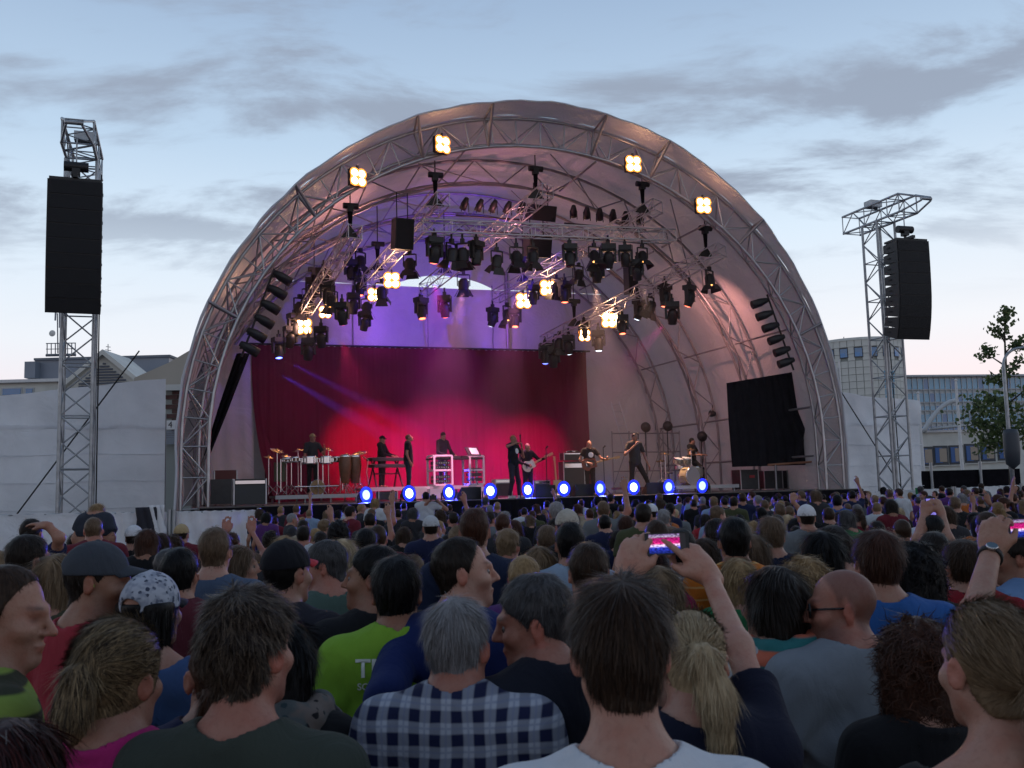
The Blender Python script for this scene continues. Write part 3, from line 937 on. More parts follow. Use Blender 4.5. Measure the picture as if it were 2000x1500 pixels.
# ================================================================== tree
tb = wpt(1972, 950, 45)
tree = thing('young_tree', 'young tree with sparse green leaves beside the street lamp', 'tree', (tb.x, 45, 0))
rt_ = random.Random(11)
def T(x, y, dy=0.0):
    p = wpt(x, y, 45)
    return Vector((p.x - tb.x, dy, p.z))
trunk = MB()
spine = [Vector((0.05, 0, 0)), T(1975, 900), T(1968, 830), T(1966, 770), T(1964, 700), T(1962, 650), T(1962, 605)]
trunk.path(spine, [0.14, 0.12, 0.10, 0.08, 0.055, 0.035, 0.012], 7)
tips = []
for x0, y0, x1, y1, dy in ((1970, 850, 1890, 790, -.6), (1970, 845, 1905, 820, .7), (1970, 850, 2035, 800, .3), (1968, 810, 1930, 760, .5), (1967, 790, 2020, 750, -.6), (1966, 760, 1925, 725, -.3), (1965, 740, 2005, 700, .4),
                       (1964, 715, 1920, 690, .3), (1963, 690, 1990, 665, -.3), (1963, 670, 1945, 640, .1), (1962, 640, 1972, 615, 0), (1968, 830, 1945, 832, -1.0), (1972, 870, 1925, 855, .6), (1972, 870, 2020, 850, -.6), (1968, 820, 1990, 780, .9)):
    a, b = T(x0, y0), T(x1, y1, dy)
    m_ = a.lerp(b, .5) + Vector((0, 0, 0.12))
    trunk.path([a, m_, b], [0.045, 0.028, 0.010], 5)
    big = y1 > 770
    for _ in range(5 if big else 3):
        c = a.lerp(b, rt_.uniform(.45, 1.05)) + Vector((rt_.gauss(0, .2), rt_.gauss(0, .28), rt_.gauss(0, .14)))
        trunk.path([a.lerp(b, .6), c], [0.014, 0.006], 4)
        tips.append((c, 0.72 if big else 0.38, 40 if big else 30))
tips += [(T(1962, 607), 0.2, 20), (T(1960, 625), 0.25, 22), (T(1964, 660), 0.2, 12)]
trunk.build('trunk', mat('bark', (0.07, 0.055, 0.045), 0.9, var=0.3, vscale=8, bump=0.4, bscale=30), tree)
leaves = MB()
for c, r, nlf in tips:
    for _ in range(nlf):
        d = Vector((rt_.gauss(0, 1), rt_.gauss(0, 1), rt_.gauss(0, .7)))
        p = c + d * r * 0.5
        q = Quaternion((rt_.gauss(0, 1), rt_.gauss(0, 1), rt_.gauss(0, 1), rt_.gauss(0, 1))).normalized()
        w_, h_ = rt_.uniform(.06, .10), rt_.uniform(.07, .13)
        leaves.m = rt_.randrange(3)
        leaves.add([p + q @ Vector(v) for v in ((0, -h_, 0), (w_, -.2 * h_, .02), (.6 * w_, .6 * h_, 0), (0, h_, -.02), (-.6 * w_, .6 * h_, 0), (-w_, -.2 * h_, .02))], [(0, 1, 2, 3), (0, 3, 4, 5)])
leaves.build('crown', [fabric('leaf_green', (0.11, 0.16, 0.055), .55, .45, ((9, .1, .01),)), fabric('leaf_dark', (0.07, 0.11, 0.045), .55, .4, ((9, .1, .01),)), fabric('leaf_pale', (0.17, 0.22, 0.09), .5, .5, ((9, .1, .01),))], tree)
# ================================================================== lighting rig
def lens_mat(name, col, k): return glow('lens_' + name, col, k)
LENS = {'red': lens_mat('red', (1.0, .16, .08), 5.0), 'white': lens_mat('white', (.75, .85, 1.0), 4.0), 'blue': lens_mat('blue', (.12, .16, 1.0), 6.0), 'off': mat('lens_dark', (.02, .025, .035), .05, spec=1.0), 'amber': lens_mat('amber', (1.0, .45, .12), 3.5)}
m_blind = glow('blinder_lamp', (1.0, .60, .27), 24.0)
m_blind_rim = glow('blinder_glow', (1.0, .33, .06), 1.7)
m_silver = mat('silver_truss', (.62, .63, .66), .35, .75, var=.1, vscale=4)
def mesh_of(fn, name, m):
    mb = MB(); fn(mb); return mb.mesh(name, m)
# shared meshes, lamp hangs from (0,0,0) downwards
ME = {}
ME['clamp'] = mesh_of(lambda b: b.box((0, 0, -.03), (.10, .10, .12)).tube((-.16, 0, -.09), (.16, 0, -.09), .022), 'clamp', m_black)
ME['base'] = mesh_of(lambda b: b.box((0, 0, -.17), (.40, .30, .15)).box((0, 0, -.255), (.30, .24, .03)), 'base', m_black)
ME['yoke'] = mesh_of(lambda b: b.box((-.19, 0, -.42), (.055, .14, .36)).box((.19, 0, -.42), (.055, .14, .36)).box((0, 0, -.275), (.40, .13, .05)), 'yoke', m_black)
ME['head'] = mesh_of(lambda b: b.lathe([(.0, .22), (.10, .20), (.145, .10), (.155, -.06), (.13, -.19), (.135, -.24), (.115, -.245)], (0, 0, 0), 14).box((0, .0, .12), (.30, .2, .02)), 'head', m_black)
for k_, m_ in LENS.items():
    ME['lens_' + k_] = mesh_of(lambda b: b.lathe([(.112, -.243), (.06, -.262), (0, -.268)], (0, 0, 0), 12), 'lens', m_)
ME['can'] = mesh_of(lambda b: b.lathe([(0, .20), (.09, .19), (.15, .10), (.155, -.12), (.165, -.13), (.165, -.16), (.14, -.16)], (0, 0, 0), 14).box((0, 0, .02), (.33, .05, .2)), 'housing', m_black)
ME['fork'] = mesh_of(lambda b: b.box((-.19, 0, -.27), (.025, .05, .34)).box((.19, 0, -.27), (.025, .05, .34)).box((0, 0, -.10), (.40, .05, .025)), 'yoke', m_black)
def flap(b):
    b.add([(-.12, .165, 0), (.12, .165, 0), (.20, .27, -.20), (-.20, .27, -.20), (-.12, .172, 0), (.12, .172, 0), (.20, .277, -.20), (-.20, .277, -.20)], [(0, 1, 2, 3), (7, 6, 5, 4), (0, 4, 5, 1), (1, 5, 6, 2), (2, 6, 7, 3), (3, 7, 4, 0)])
ME['flap'] = mesh_of(flap, 'barn_door', m_black)
ME['par'] = mesh_of(lambda b: b.lathe([(0, .20), (.06, .19), (.085, .10), (.105, .02), (.11, -.20), (.10, -.20)], (0, 0, 0), 12), 'housing', m_black)
ME['parlens'] = mesh_of(lambda b: b.lathe([(.1, -.185), (0, -.19)], (0, 0, 0), 12), 'lens', LENS['off'])
def hang(name, label, cat, p, rz, group):
    return thing(name, label, cat, p, rz, group)
def mover(p, col, label, pan=0.0, tilt=0.3, sc=1.0):
    t = hang('moving_head_lamp', label, 'stage light', p, pan, 'moving lamps under the lighting trusses')
    t.scale = (sc, sc, sc)
    link('clamp', ME['clamp'], t); link('base', ME['base'], t); link('yoke', ME['yoke'], t)
    h = link('head', ME['head'], t, (0, 0, -.52)); h.rotation_euler = (tilt, 0, 0)
    link('lens', ME['lens_' + col], h)
    return t
def barn(p, col, label, pan=0.0, tilt=0.35, sc=1.0):
    t = hang('barn_door_lamp', label, 'stage light', p, pan, 'barn door lamps under the lighting trusses')
    t.scale = (sc, sc, sc)
    link('clamp', ME['clamp'], t); link('yoke', ME['fork'], t)
    h = link('housing', ME['can'], t, (0, 0, -.40)); h.rotation_euler = (tilt, 0, 0)
    l = link('lens', ME['lens_' + col], h, (0, 0, .10)); l.scale = (1.2, 1.2, 1)
    for k in range(4):
        f = link('barn_door', ME['flap'], h, (0, 0, -.16)); f.rotation_euler = (0, 0, k * pi / 2)
    return t
def blinder(p, label, pan, power=0.0, sc=1.0, col=(1.0, .50, .32)):
    t = hang('blinder_lamp', label, 'stage light', p, pan, 'glowing four-lamp blinders')
    t.scale = (sc, sc, sc)
    MB().box((0, .06, 0), (.50, .14, .50)).box((0, 0, .31), (.06, .05, .12)).build('housing', m_black, t)
    MB().box((0, -.014, 0), (.46, .012, .46)).build('front_glow', m_blind_rim, t)  # added plate; it and the reflectors emit orange as glow round the bulbs
    for sx in (-.12, .12):
        for sz_ in (-.12, .12):
            q = Quaternion((1, 0, 0), radians(90))
            MB().lathe([(.165, .03), (.14, -.004), (.10, -.008)], (sx, -.03, sz_), 12, q).build('reflector', m_blind_rim, t)
            MB().lathe([(.128, .004), (.08, .030), (0, .042)], (sx, -.045, sz_), 10, q).build('bulb', m_blind, t)
    if power:
        ld = bpy.data.lights.new('blinder_light', 'POINT'); ld.energy = power; ld.color = col; ld.shadow_soft_size = .2
        lo = bpy.data.objects.new('blinder_light', ld); lo.location = (0, -.30, 0); lo.parent = t; COL.objects.link(lo)
    return t
def spot(parent, frm, to, power, col, size, blend=.6, rad=.06):
    ld = bpy.data.lights.new('lamp_beam', 'SPOT'); ld.energy = power; ld.color = col; ld.spot_size = radians(size); ld.spot_blend = blend; ld.shadow_soft_size = rad
    lo = bpy.data.objects.new('lamp_beam', ld)
    frm, to = Vector(frm), Vector(to)
    M_ = Matrix.Translation(frm) @ (frm - to).to_track_quat('Z', 'Y').to_matrix().to_4x4()
    COL.objects.link(lo); lo.parent = parent
    base = Matrix.Translation(parent.location) @ Matrix.Rotation(parent.rotation_euler.z, 4, 'Z')
    lo.matrix_local = base.inverted() @ M_
    return lo
# ---- trusses running into the stage, hung on chain hoists
TR = {'A': ((1410, 488, 1), (1062, 668, 9.5)), 'B': ((1285, 402, 1), (968, 580, 9.5)), 'C': ((1070, 372, 1), (828, 566, 9.5)), 'D': ((866, 388, 1), (712, 556, 9.5)), 'E': ((694, 452, 1), (598, 605, 9.5))}
TN = {'A': 'silver lighting truss nearest the black side drape', 'B': 'silver lighting truss second from the black side drape', 'C': 'middle silver lighting truss running into the stage', 'D': 'silver lighting truss second from the slanting drape', 'E': 'silver lighting truss nearest the slanting drape'}
HOISTS = []
def hoist(p, top, label):
    t = thing('chain_hoist', label, 'chain hoist', p, YAW, 'chain hoists holding the lighting trusses')
    MB().tube((-.22, 0, .12), (.26, 0, .12), .095, n=10).box((0, 0, .05), (.18, .2, .26)).build('motor', m_black, t)
    MB().tube((0, 0, -.55), (0, 0, -.08), .055, .085, 8).build('chain_bag', m_cloth_black, t)
    rod('chain', (0, 0, .1), (0, 0, top - p.z), .022, m_black, t)
    MB().add([(-.02, -.02, -.55), (.02, -.02, -.55), (.3, .02, -.9), (-.3, .02, -.9)], [(0, 1, 2, 3)]).build('sling', m_black, t)
for k_, (a, b) in TR.items():
    pa, pb = onL(*a), onL(*b)
    t = thing('lighting_truss', TN[k_], 'truss', pa, 0, 'lighting trusses in the roof')
    box_truss(t, 'beam', (0, 0, 0), pb - pa, .42, .42, .5, .026, .013, m_silver, (1, 0, 0))
    arch_z = ZC + 9.35 * sqrt(max(.05, 1 - (sz(*a)[0] / 10.1) ** 2))
    hp = pa + (pb - pa).normalized() * .7 + Vector((0, 0, .95))
    hoist(hp, max(hp.z + .6, arch_z), 'chain hoist on the ' + ' '.join(TN[k_].split()[1:]) + ', front')
    hp = pa + (pb - pa) * .8 + Vector((0, 0, .9))
    hoist(hp, hp.z + 1.6, 'chain hoist on the ' + ' '.join(TN[k_].split()[1:]) + ', rear')
def tpos(k_, px, py):
    a, b = TR[k_]
    f = (px - a[0]) / (b[0] - a[0])
    return onL(px, py, 1 + 8.5 * max(0, min(1, f)))
# front cross truss
fa, fb = onL(824, 443, 2), onL(1315, 462, 2)
ft = thing('lighting_truss', 'bright silver cross truss along the front of the rig', 'truss', fa, 0, 'lighting trusses in the roof')
box_truss(ft, 'beam', (0, 0, 0), fb - fa, .40, .40, .48, .028, .013, m_silver, (0, 0, 1))
OFFM, OFFB = 30, 22     # lamp centre lies this many pixels under its clamp
rl = random.Random(5)
CN = {'red': 'glowing red', 'white': 'glowing white', 'blue': 'glowing blue', 'off': 'unlit', 'amber': 'glowing amber'}
NEAR = {'A': 'on the truss nearest the side drape', 'B': 'on the second truss from the side drape', 'C': 'on the middle truss', 'D': 'on the second truss from the slanting drape', 'E': 'on the truss nearest the slanting drape', 'F': 'under the front cross truss'}
counts = {}
def ordn(n): return ['first', 'second', 'third', 'fourth', 'fifth', 'sixth', 'seventh', 'eighth', 'ninth', 'tenth'][n]
BEAM = {}
LAMPS = [('F', 848, 478, 'm', 'red'), ('F', 882, 484, 'b', 'off'), ('F', 903, 484, 'b', 'amber'), ('F', 970, 500, 'b', 'amber'), ('F', 1008, 492, 'b', 'amber'), ('F', 1160, 492, 'b', 'amber'), ('F', 1187, 492, 'm', 'white'), ('F', 1220, 495, 'm', 'off'), ('F', 1254, 494, 'b', 'amber'),
         ('A', 1385, 536, 'b', 'amber'), ('A', 1346, 570, 'm', 'red'), ('A', 1298, 568, 'm', 'red'), ('A', 1312, 602, 'm', 'white'), ('A', 1247, 598, 'm', 'white'), ('A', 1214, 628, 'm', 'red'), ('A', 1168, 658, 'm', 'white'), ('A', 1110, 668, 'm', 'white'), ('A', 1092, 662, 'b', 'amber'), ('A', 1064, 684, 'm', 'blue'),
         ('B', 1243, 520, 'm', 'off'), ('B', 1130, 528, 'b', 'amber'), ('B', 1102, 562, 'm', 'red'), ('B', 1006, 616, 'm', 'red'), ('B', 990, 606, 'b', 'amber'), ('B', 962, 614, 'm', 'white'),
         ('C', 905, 544, 'b', 'off'), ('C', 868, 590, 'm', 'red'), ('C', 822, 594, 'm', 'red'),
         ('D', 800, 504, 'b', 'amber'), ('D', 704, 500, 'b', 'off'), ('D', 703, 552, 'm', 'red'), ('D', 716, 592, 'b', 'amber'), ('D', 712, 622, 'm', 'blue'),
         ('E', 632, 536, 'm', 'off'), ('E', 602, 572, 'b', 'amber'), ('E', 648, 576, 'b', 'amber'), ('E', 668, 603, 'm', 'red'), ('E', 590, 606, 'm', 'off'), ('E', 567, 650, 'm', 'white'), ('E', 544, 672, 'm', 'blue'), ('E', 627, 650, 'm', 'off'), ('E', 602, 672, 'm', 'amber')]
LAMPS += [('F', 930, 486, 'm', 'off'), ('F', 1040, 492, 'b', 'off'), ('F', 1112, 492, 'm', 'off'), ('A', 1270, 588, 'b', 'off'), ('A', 1140, 640, 'm', 'off'), ('A', 1080, 690, 'm', 'off'), ('B', 1165, 520, 'm', 'off'), ('B', 1085, 552, 'b', 'off'), ('B', 1040, 570, 'm', 'off'), ('D', 690, 585, 'm', 'off'), ('D', 745, 560, 'b', 'off'), ('D', 685, 520, 'm', 'off'), ('E', 610, 555, 'm', 'off'), ('E', 585, 590, 'b', 'off'), ('E', 640, 560, 'm', 'off'), ('E', 575, 625, 'm', 'off')]
for T_, x, y, kind, col in LAMPS:
    off = OFFM if kind == 'm' else OFFB
    p = onL(x, y - off * .7, 2) if T_ == 'F' else tpos(T_, x, y - off * .6)
    key = (T_, kind, col); n = counts.get(key, 0); counts[key] = n + 1
    lab = '%s %s %s lamp %s' % (ordn(n), CN[col], 'moving' if kind == 'm' else 'barn door', NEAR[T_]) if T_ != 'F' else '%s %s %s lamp under the front cross truss, counted from the percussion' % (ordn(n), CN[col], 'moving' if kind == 'm' else 'barn door')
    o = (mover if kind == 'm' else barn)(p, col, lab, YAW + rl.uniform(-.6, .6), rl.uniform(-.25, .5), rl.uniform(1.08, 1.3))
    if kind == 'm' or (T_ == 'F'):
        rod('hanger', (0, 0, 0), (0, 0, .16), .03, m_black, o)
    BEAM[(T_, x)] = o
# blinders: four on the front arch, eight in the rig
for x, y, L_, pw, lab in ((698, 347, -.25, 12, 'blinder on the front arch nearest the slanting drape'), (863, 283, -.25, 12, 'blinder on the front arch second from the slanting drape'), (1236, 321, -.25, 16, 'blinder on the front arch above the bass player'), (1373, 402, -.25, 16, 'blinder on the front arch above the drum kit')):
    blinder(onL(x, y, L_), 'glowing four-lamp ' + lab, YAW + (.35 if x < 900 else -.05), pw)
for T_, x, y, lab, pw, sc_k in (('D', 765, 548, 'upper blinder on the second truss from the slanting drape', 60, 1.1), ('D', 731, 576, 'lower blinder on the second truss from the slanting drape', 0, .95), ('E', 635, 610, 'small dim blinder on the truss nearest the slanting drape', 0, .8), ('E', 593, 638, 'bright blinder low on the truss nearest the slanting drape', 60, 1.15),
                          ('B', 1022, 588, 'lower blinder on the second truss from the side drape', 0, 1.15), ('B', 1069, 563, 'upper blinder on the second truss from the side drape', 90, 1.15), ('A', 1188, 626, 'upper blinder on the truss nearest the side drape', 90, 1.1), ('A', 1141, 655, 'lower blinder on the truss nearest the side drape', 0, .9)):
    blinder(tpos(T_, x, y), 'glowing orange ' + lab, YAW - .1, pw, sc_k)
# PAR bars above the cross truss
def par_bar(pts, L_, label, grp, rot):
    a, b = onL(pts[0][0] - 18, pts[0][1] + 24, L_), onL(pts[-1][0] + 12, pts[-1][1] + 24, L_)
    t = thing('lamp_bar', 'black pipe carrying ' + label, 'lamp bar', a)
    rod('pipe', (0, 0, 0), b - a, .03, m_black, t)
    rod('pipe', (0, 0, -.5), (b - a) + Vector((0, 0, -.5)), .025, m_black, t)
    for i, (x, y) in enumerate(pts):
        p = onL(x, y, L_ - .1)
        o = thing('par_can', '%s of the %s' % (ordn(i), label), 'stage light', p, YAW, grp)
        h = link('housing', ME['par'], o); h.rotation_euler = rot; h.scale = (1.15, 1.15, 1.1)
        link('lens', ME['parlens'], h)
        MB().box((0, 0, .0), (.26, .03, .03)).box((.13, 0, -.15), (.02, .03, .3)).box((-.13, 0, -.15), (.02, .03, .3)).build('bracket', m_black, o)
par_bar([(908, 397), (937, 400), (964, 402), (992, 404), (1019, 406)], 3.2, 'black can lamps above the cross truss near the percussion side', 'can lamps above the cross truss', (.7, .25, 0))
par_bar([(1120, 412), (1146, 415), (1171, 418), (1197, 420), (1221, 424), (1250, 426)], 3.2, 'black can lamps above the cross truss near the drum side', 'can lamps above the cross truss', (.7, -.25, 0))
def side_bar(pts, L_, label, grp, ang):
    a, b = onL(pts[0][0] + (14 if ang > 0 else -14), pts[0][1] - 16, L_), onL(pts[-1][0] + (14 if ang > 0 else -14), pts[-1][1] + 16, L_)
    t = thing('lamp_bar', 'slanting black pipe carrying ' + label, 'lamp bar', a)
    rod('pipe', (0, 0, 0), b - a, .035, m_black, t)
    for i, (x, y) in enumerate(pts):
        p = onL(x, y, L_)
        o = thing('par_can', '%s from the top of the %s' % (ordn(i), label), 'stage light', p, YAW, grp)
        h = link('housing', ME['par'], o); h.rotation_euler = (.25, ang, 0); h.scale = (1.35, 1.35, 1.5)
        link('lens', ME['parlens'], h)
        rod('bracket', (0, 0, 0), Vector((.26 if ang > 0 else -.26, 0, 0)), .03, m_black, o)
side_bar([(550, 541), (540, 569), (527, 598), (515, 626), (500, 653), (486, 680)], .9, 'can lamps along the arch on the percussion side', 'can lamps along the arch', -1.1)
side_bar([(1484, 591), (1494, 615), (1506, 638), (1517, 662), (1528, 685), (1536, 707)], .7, 'can lamps along the arch on the drum side', 'can lamps along the arch', 1.25)
# hung loudspeakers
def hung_box(x, y, L_, w_, d_, h_, label, tilt=0.0, up=1.0):
    p = onL(x, y, L_)
    t = thing('hung_loudspeaker', label, 'loudspeaker', p, YAW + .1)
    R_ = Matrix.Rotation(tilt, 3, 'X')
    MB().box((0, 0, 0), (w_, d_, h_), R_).build('cabinet', m_black, t)
    MB().box(R_ @ Vector((0, -d_ / 2 - .01, 0)), (w_ - .06, .02, h_ - .06), R_).build('grille', mat('speaker_grille', (.008, .008, .01), .6, .2, bump=.6, bscale=220), t)
    rod('hanger', (-w_ * .3, 0, h_ / 2), (-w_ * .3, 0, h_ / 2 + up), .02, m_black, t); rod('hanger', (w_ * .3, 0, h_ / 2), (w_ * .3, 0, h_ / 2 + up), .02, m_black, t)
hung_box(1057, 416, 3.4, .9, .6, .55, 'dark loudspeaker above the cross truss', .3, .8)
hung_box(1049, 481, 3.2, .85, .6, .75, 'dark loudspeaker hanging under the cross truss', .25, 1.0)
hung_box(786, 458, 2.5, .62, .5, 1.0, 'tall dark loudspeaker by the end of the cross truss', .15, .9)
hung_box(1232, 548, 6.0, .42, .4, 1.1, 'slim dark hanging box between the trusses on the drum side', 0, .9)

# ---- what the lit lamps throw, plus added top light and roof wash
def cpt(x, y, L_=11.4): return onL(x, y, L_)
def throw(key, to, power, col, size, blend=.8, dz=-1.25):
    o = BEAM[key]
    f_ = o.location + Vector((0, 0, dz))
    return spot(o, f_ + (Vector(to) - f_).normalized() * (.45 if dz > -.6 else .1), to, power, col, size, blend)
throw(('E', 668), cpt(730, 886), 7500, (1.0, .02, .16), 32, 1.0)
throw(('A', 1298), cpt(1020, 915), 6500, (1.0, .03, .40), 34, 1.0)
throw(('F', 848), cpt(890, 940), 12000, (.85, .03, .62), 42, 1.0)
throw(('D', 703), cpt(800, 760), 260, (1.0, .01, .06), 60, 1.0)
throw(('E', 544), S(-1.0, 3.0, 2.0), 26000, (.10, .06, 1.0), 7, .3)
throw(('E', 567), S(1.5, 4.0, 2.0), 22000, (.13, .05, 1.0), 7, .3)
throw(('F', 1187), S(-3.0, 12.3, 11.0), 2200, (.10, .03, 1.0), 80, 1.0, -.5)
throw(('D', 712), S(-3.0, 12.3, 9.6), 210, (.34, .10, 1.0), 120, 1.0, -.5)
throw(('B', 962), S(3.0, 12.3, 9.6), 190, (.36, .12, 1.0), 120, 1.0, -.5)
throw(('F', 903), S(-3.0, 3.0, 2.8), 6500, (1.0, .32, .52), 40)  # this and the next three: top spots added to brighten the players
throw(('F', 1008), S(-1.6, 1.0, 2.8), 6000, (1.0, .30, .60), 32)
throw(('F', 1160), S(2.2, 0.3, 2.8), 7000, (1.0, .52, .36), 38)
throw(('F', 1254), S(6.0, 4.0, 2.6), 2600, (1.0, .60, .42), 36)
throw(('A', 1346), S(9.5, 5.0, 8.0), 420, (1.0, .42, .36), 110, 1.0, -.5)  # from here on: wide upward wash added to tint the membrane pink
throw(('D', 800), S(-7.0, 6.0, 12.0), 480, (1.0, .42, .36), 115, 1.0, -.5)
throw(('F', 970), S(0.5, 5.5, 13.5), 300, (1.0, .36, .44), 125, 1.0, -.5)
# ================================================================== people: smooth implicit bodies turned into meshes
f32 = np.float32
def v3(*a): return np.array(a, f32)
def s_ell(P, c, r):
    q = (P - c)
    r = np.asarray(r, f32)
    k0 = np.sqrt(((q / r) ** 2).sum(1)); k1 = np.sqrt(((q / (r * r)) ** 2).sum(1)) + 1e-9
    return k0 * (k0 - 1) / k1
def s_cap(P, a, b, ra, rb):
    a = np.asarray(a, f32); b = np.asarray(b, f32)
    ba = b - a; pa = P - a
    h = np.clip((pa @ ba) / max(float(ba @ ba), 1e-9), 0, 1)
    return np.sqrt(((pa - h[:, None] * ba) ** 2).sum(1)) - (ra + (rb - ra) * h)
def smin(a, b, k):
    h = np.maximum(k - np.abs(a - b), 0) / k
    return np.minimum(a, b) - h * h * k * 0.25
def smax(a, b, k): return -smin(-a, -b, k)

def surfnet(f, xs, ys, zs, blk=4):
    """mesh the zero set of f on a rectilinear grid, evaluating only blocks near it"""
    xs, ys, zs = (np.asarray(a, f32) for a in (xs, ys, zs))
    nx, ny, nz = len(xs), len(ys), len(zs)
    bi = [np.arange(0, n - 1, blk) for n in (nx, ny, nz)]
    def mids(a, b_):
        e = np.minimum(b_ + blk, len(a) - 1)
        return (a[b_] + a[e]) / 2, (a[e] - a[b_]) / 2, e
    mx_, hx, ex = mids(xs, bi[0]); my_, hy, ey = mids(ys, bi[1]); mz_, hz, ez = mids(zs, bi[2])
    X, Y, Z = np.meshgrid(mx_, my_, mz_, indexing='ij')
    HX, HY, HZ = np.meshgrid(hx, hy, hz, indexing='ij')
    dc = f(np.stack([X.ravel(), Y.ravel(), Z.ravel()], 1).astype(f32)).reshape(X.shape)
    rad = np.sqrt(HX ** 2 + HY ** 2 + HZ ** 2)
    act = np.abs(dc) < rad * 1.25 + 0.012
    D = np.repeat(np.repeat(np.repeat(np.where(dc > 0, 1.0, -1.0), blk, 0), blk, 1), blk, 2).astype(f32)
    pad = [(0, max(0, n - D.shape[i])) for i, n in enumerate((nx, ny, nz))]
    D = np.pad(D, pad, mode='edge')[:nx, :ny, :nz]
    msk = np.zeros((nx, ny, nz), bool)
    for i, j, k in np.argwhere(act):
        msk[bi[0][i]:ex[i] + 1, bi[1][j]:ey[j] + 1, bi[2][k]:ez[k] + 1] = True
    I = np.argwhere(msk)
    D[msk] = f(np.stack([xs[I[:, 0]], ys[I[:, 1]], zs[I[:, 2]]], 1))
    Sg = D < 0
    cnt = sum(Sg[a:nx - 1 + a, b:ny - 1 + b, c:nz - 1 + c].astype(np.int8) for a in (0, 1) for b in (0, 1) for c in (0, 1))
    A = (cnt > 0) & (cnt < 8)
    C = np.argwhere(A)
    if len(C) == 0: return np.zeros((0, 3)), np.zeros((0, 4), int)
    idx = -np.ones(A.shape, np.int32); idx[A] = np.arange(len(C))
    acc = np.zeros((len(C), 3), f32); num = np.zeros(len(C), f32)
    cor = {}
    for a in (0, 1):
        for b in (0, 1):
            for c in (0, 1):
                cor[a, b, c] = (D[C[:, 0] + a, C[:, 1] + b, C[:, 2] + c], np.stack([xs[C[:, 0] + a], ys[C[:, 1] + b], zs[C[:, 2] + c]], 1))
    ks = list(cor)
    for i in range(8):
        for j in range(i + 1, 8):
            if sum(abs(ks[i][q] - ks[j][q]) for q in range(3)) != 1: continue
            d0, p0 = cor[ks[i]]; d1, p1 = cor[ks[j]]
            m_ = (d0 < 0) != (d1 < 0)
            t = np.where(m_, d0 / np.where(m_, d0 - d1, 1), 0)
            acc += np.where(m_[:, None], p0 + (p1 - p0) * t[:, None], 0); num += m_
    V = acc / num[:, None]
    F = []
    for ax in range(3):
        u, v = [(1, 2), (2, 0), (0, 1)][ax]
        sl0 = [slice(None)] * 3; sl1 = [slice(None)] * 3
        sl0[ax] = slice(0, -1); sl1[ax] = slice(1, None)
        ch = Sg[tuple(sl0)] != Sg[tuple(sl1)]
        E_ = np.argwhere(ch)
        lim = [nx - 1, ny - 1, nz - 1]
        ok = (E_[:, u] > 0) & (E_[:, v] > 0) & (E_[:, u] < lim[u]) & (E_[:, v] < lim[v])
        E_ = E_[ok]
        ins = Sg[tuple(sl0)][tuple(E_.T)]
        def ci(du, dv):
            e = E_.copy(); e[:, u] += du; e[:, v] += dv
            return idx[tuple(e.T)]
        q = np.stack([ci(-1, -1), ci(0, -1), ci(0, 0), ci(-1, 0)], 1)
        F.append(np.where(ins[:, None], q, q[:, ::-1]))
    F = np.concatenate(F)
    F = F[(F >= 0).all(1)]
    return V, F

def np_mesh(name, V, F, mats, mi=None, smooth=True):
    me = bpy.data.meshes.new(name)
    V = np.asarray(V, f32); F = np.asarray(F, np.int32)
    me.vertices.add(len(V)); me.vertices.foreach_set('co', V.ravel())
    k = F.shape[1]
    me.loops.add(F.size); me.loops.foreach_set('vertex_index', F.ravel())
    me.polygons.add(len(F)); me.polygons.foreach_set('loop_start', np.arange(0, F.size, k, dtype=np.int32))
    me.polygons.foreach_set('use_smooth', np.full(len(F), smooth))
    for m in (mats if isinstance(mats, (list, tuple)) else [mats]): me.materials.append(m)
    if mi is not None: me.polygons.foreach_set('material_index', np.asarray(mi, np.int32))
    me.update(calc_edges=True)
    return me

def smooth_mesh(V, F, it=2, w=.5):
    E_ = np.concatenate([F[:, [i, (i + 1) % 4]] for i in range(4)])
    for _ in range(it):
        A_ = np.zeros_like(V); c = np.zeros(len(V), f32)
        for a in (0, 1):
            np.add.at(A_, E_[:, a], V[E_[:, 1 - a]]); np.add.at(c, E_[:, a], 1)
        V = V + w * (A_ / np.maximum(c, 1)[:, None] - V)
    return V
def axis(breaks):
    """breaks: [(start, step), (start, step), ..., end] -> coordinates with changing step"""
    out_ = []
    for (a, h), nxt in zip(breaks[:-1], breaks[1:]):
        b = nxt[0] if isinstance(nxt, tuple) else nxt
        n = max(1, int(round((b - a) / h)))
        out_ += list(np.linspace(a, b, n, endpoint=False))
    out_.append(breaks[-1])
    return np.array(out_, f32)

def near(P, c, R, fn):
    """evaluate fn only within R of c, a safe bound elsewhere"""
    r = np.sqrt(((P - np.asarray(c, f32)) ** 2).sum(1))
    d = r - R + .03
    m = r < R
    if m.any(): d[m] = fn(P[m])
    return d
def rotm(yaw=0, pitch=0, roll=0):
    """head/torso rotation: yaw about z, pitch (nod, + = up) about x, roll about y"""
    return np.array((Matrix.Rotation(yaw, 3, 'Z') @ Matrix.Rotation(pitch, 3, 'X') @ Matrix.Rotation(roll, 3, 'Y')), f32)

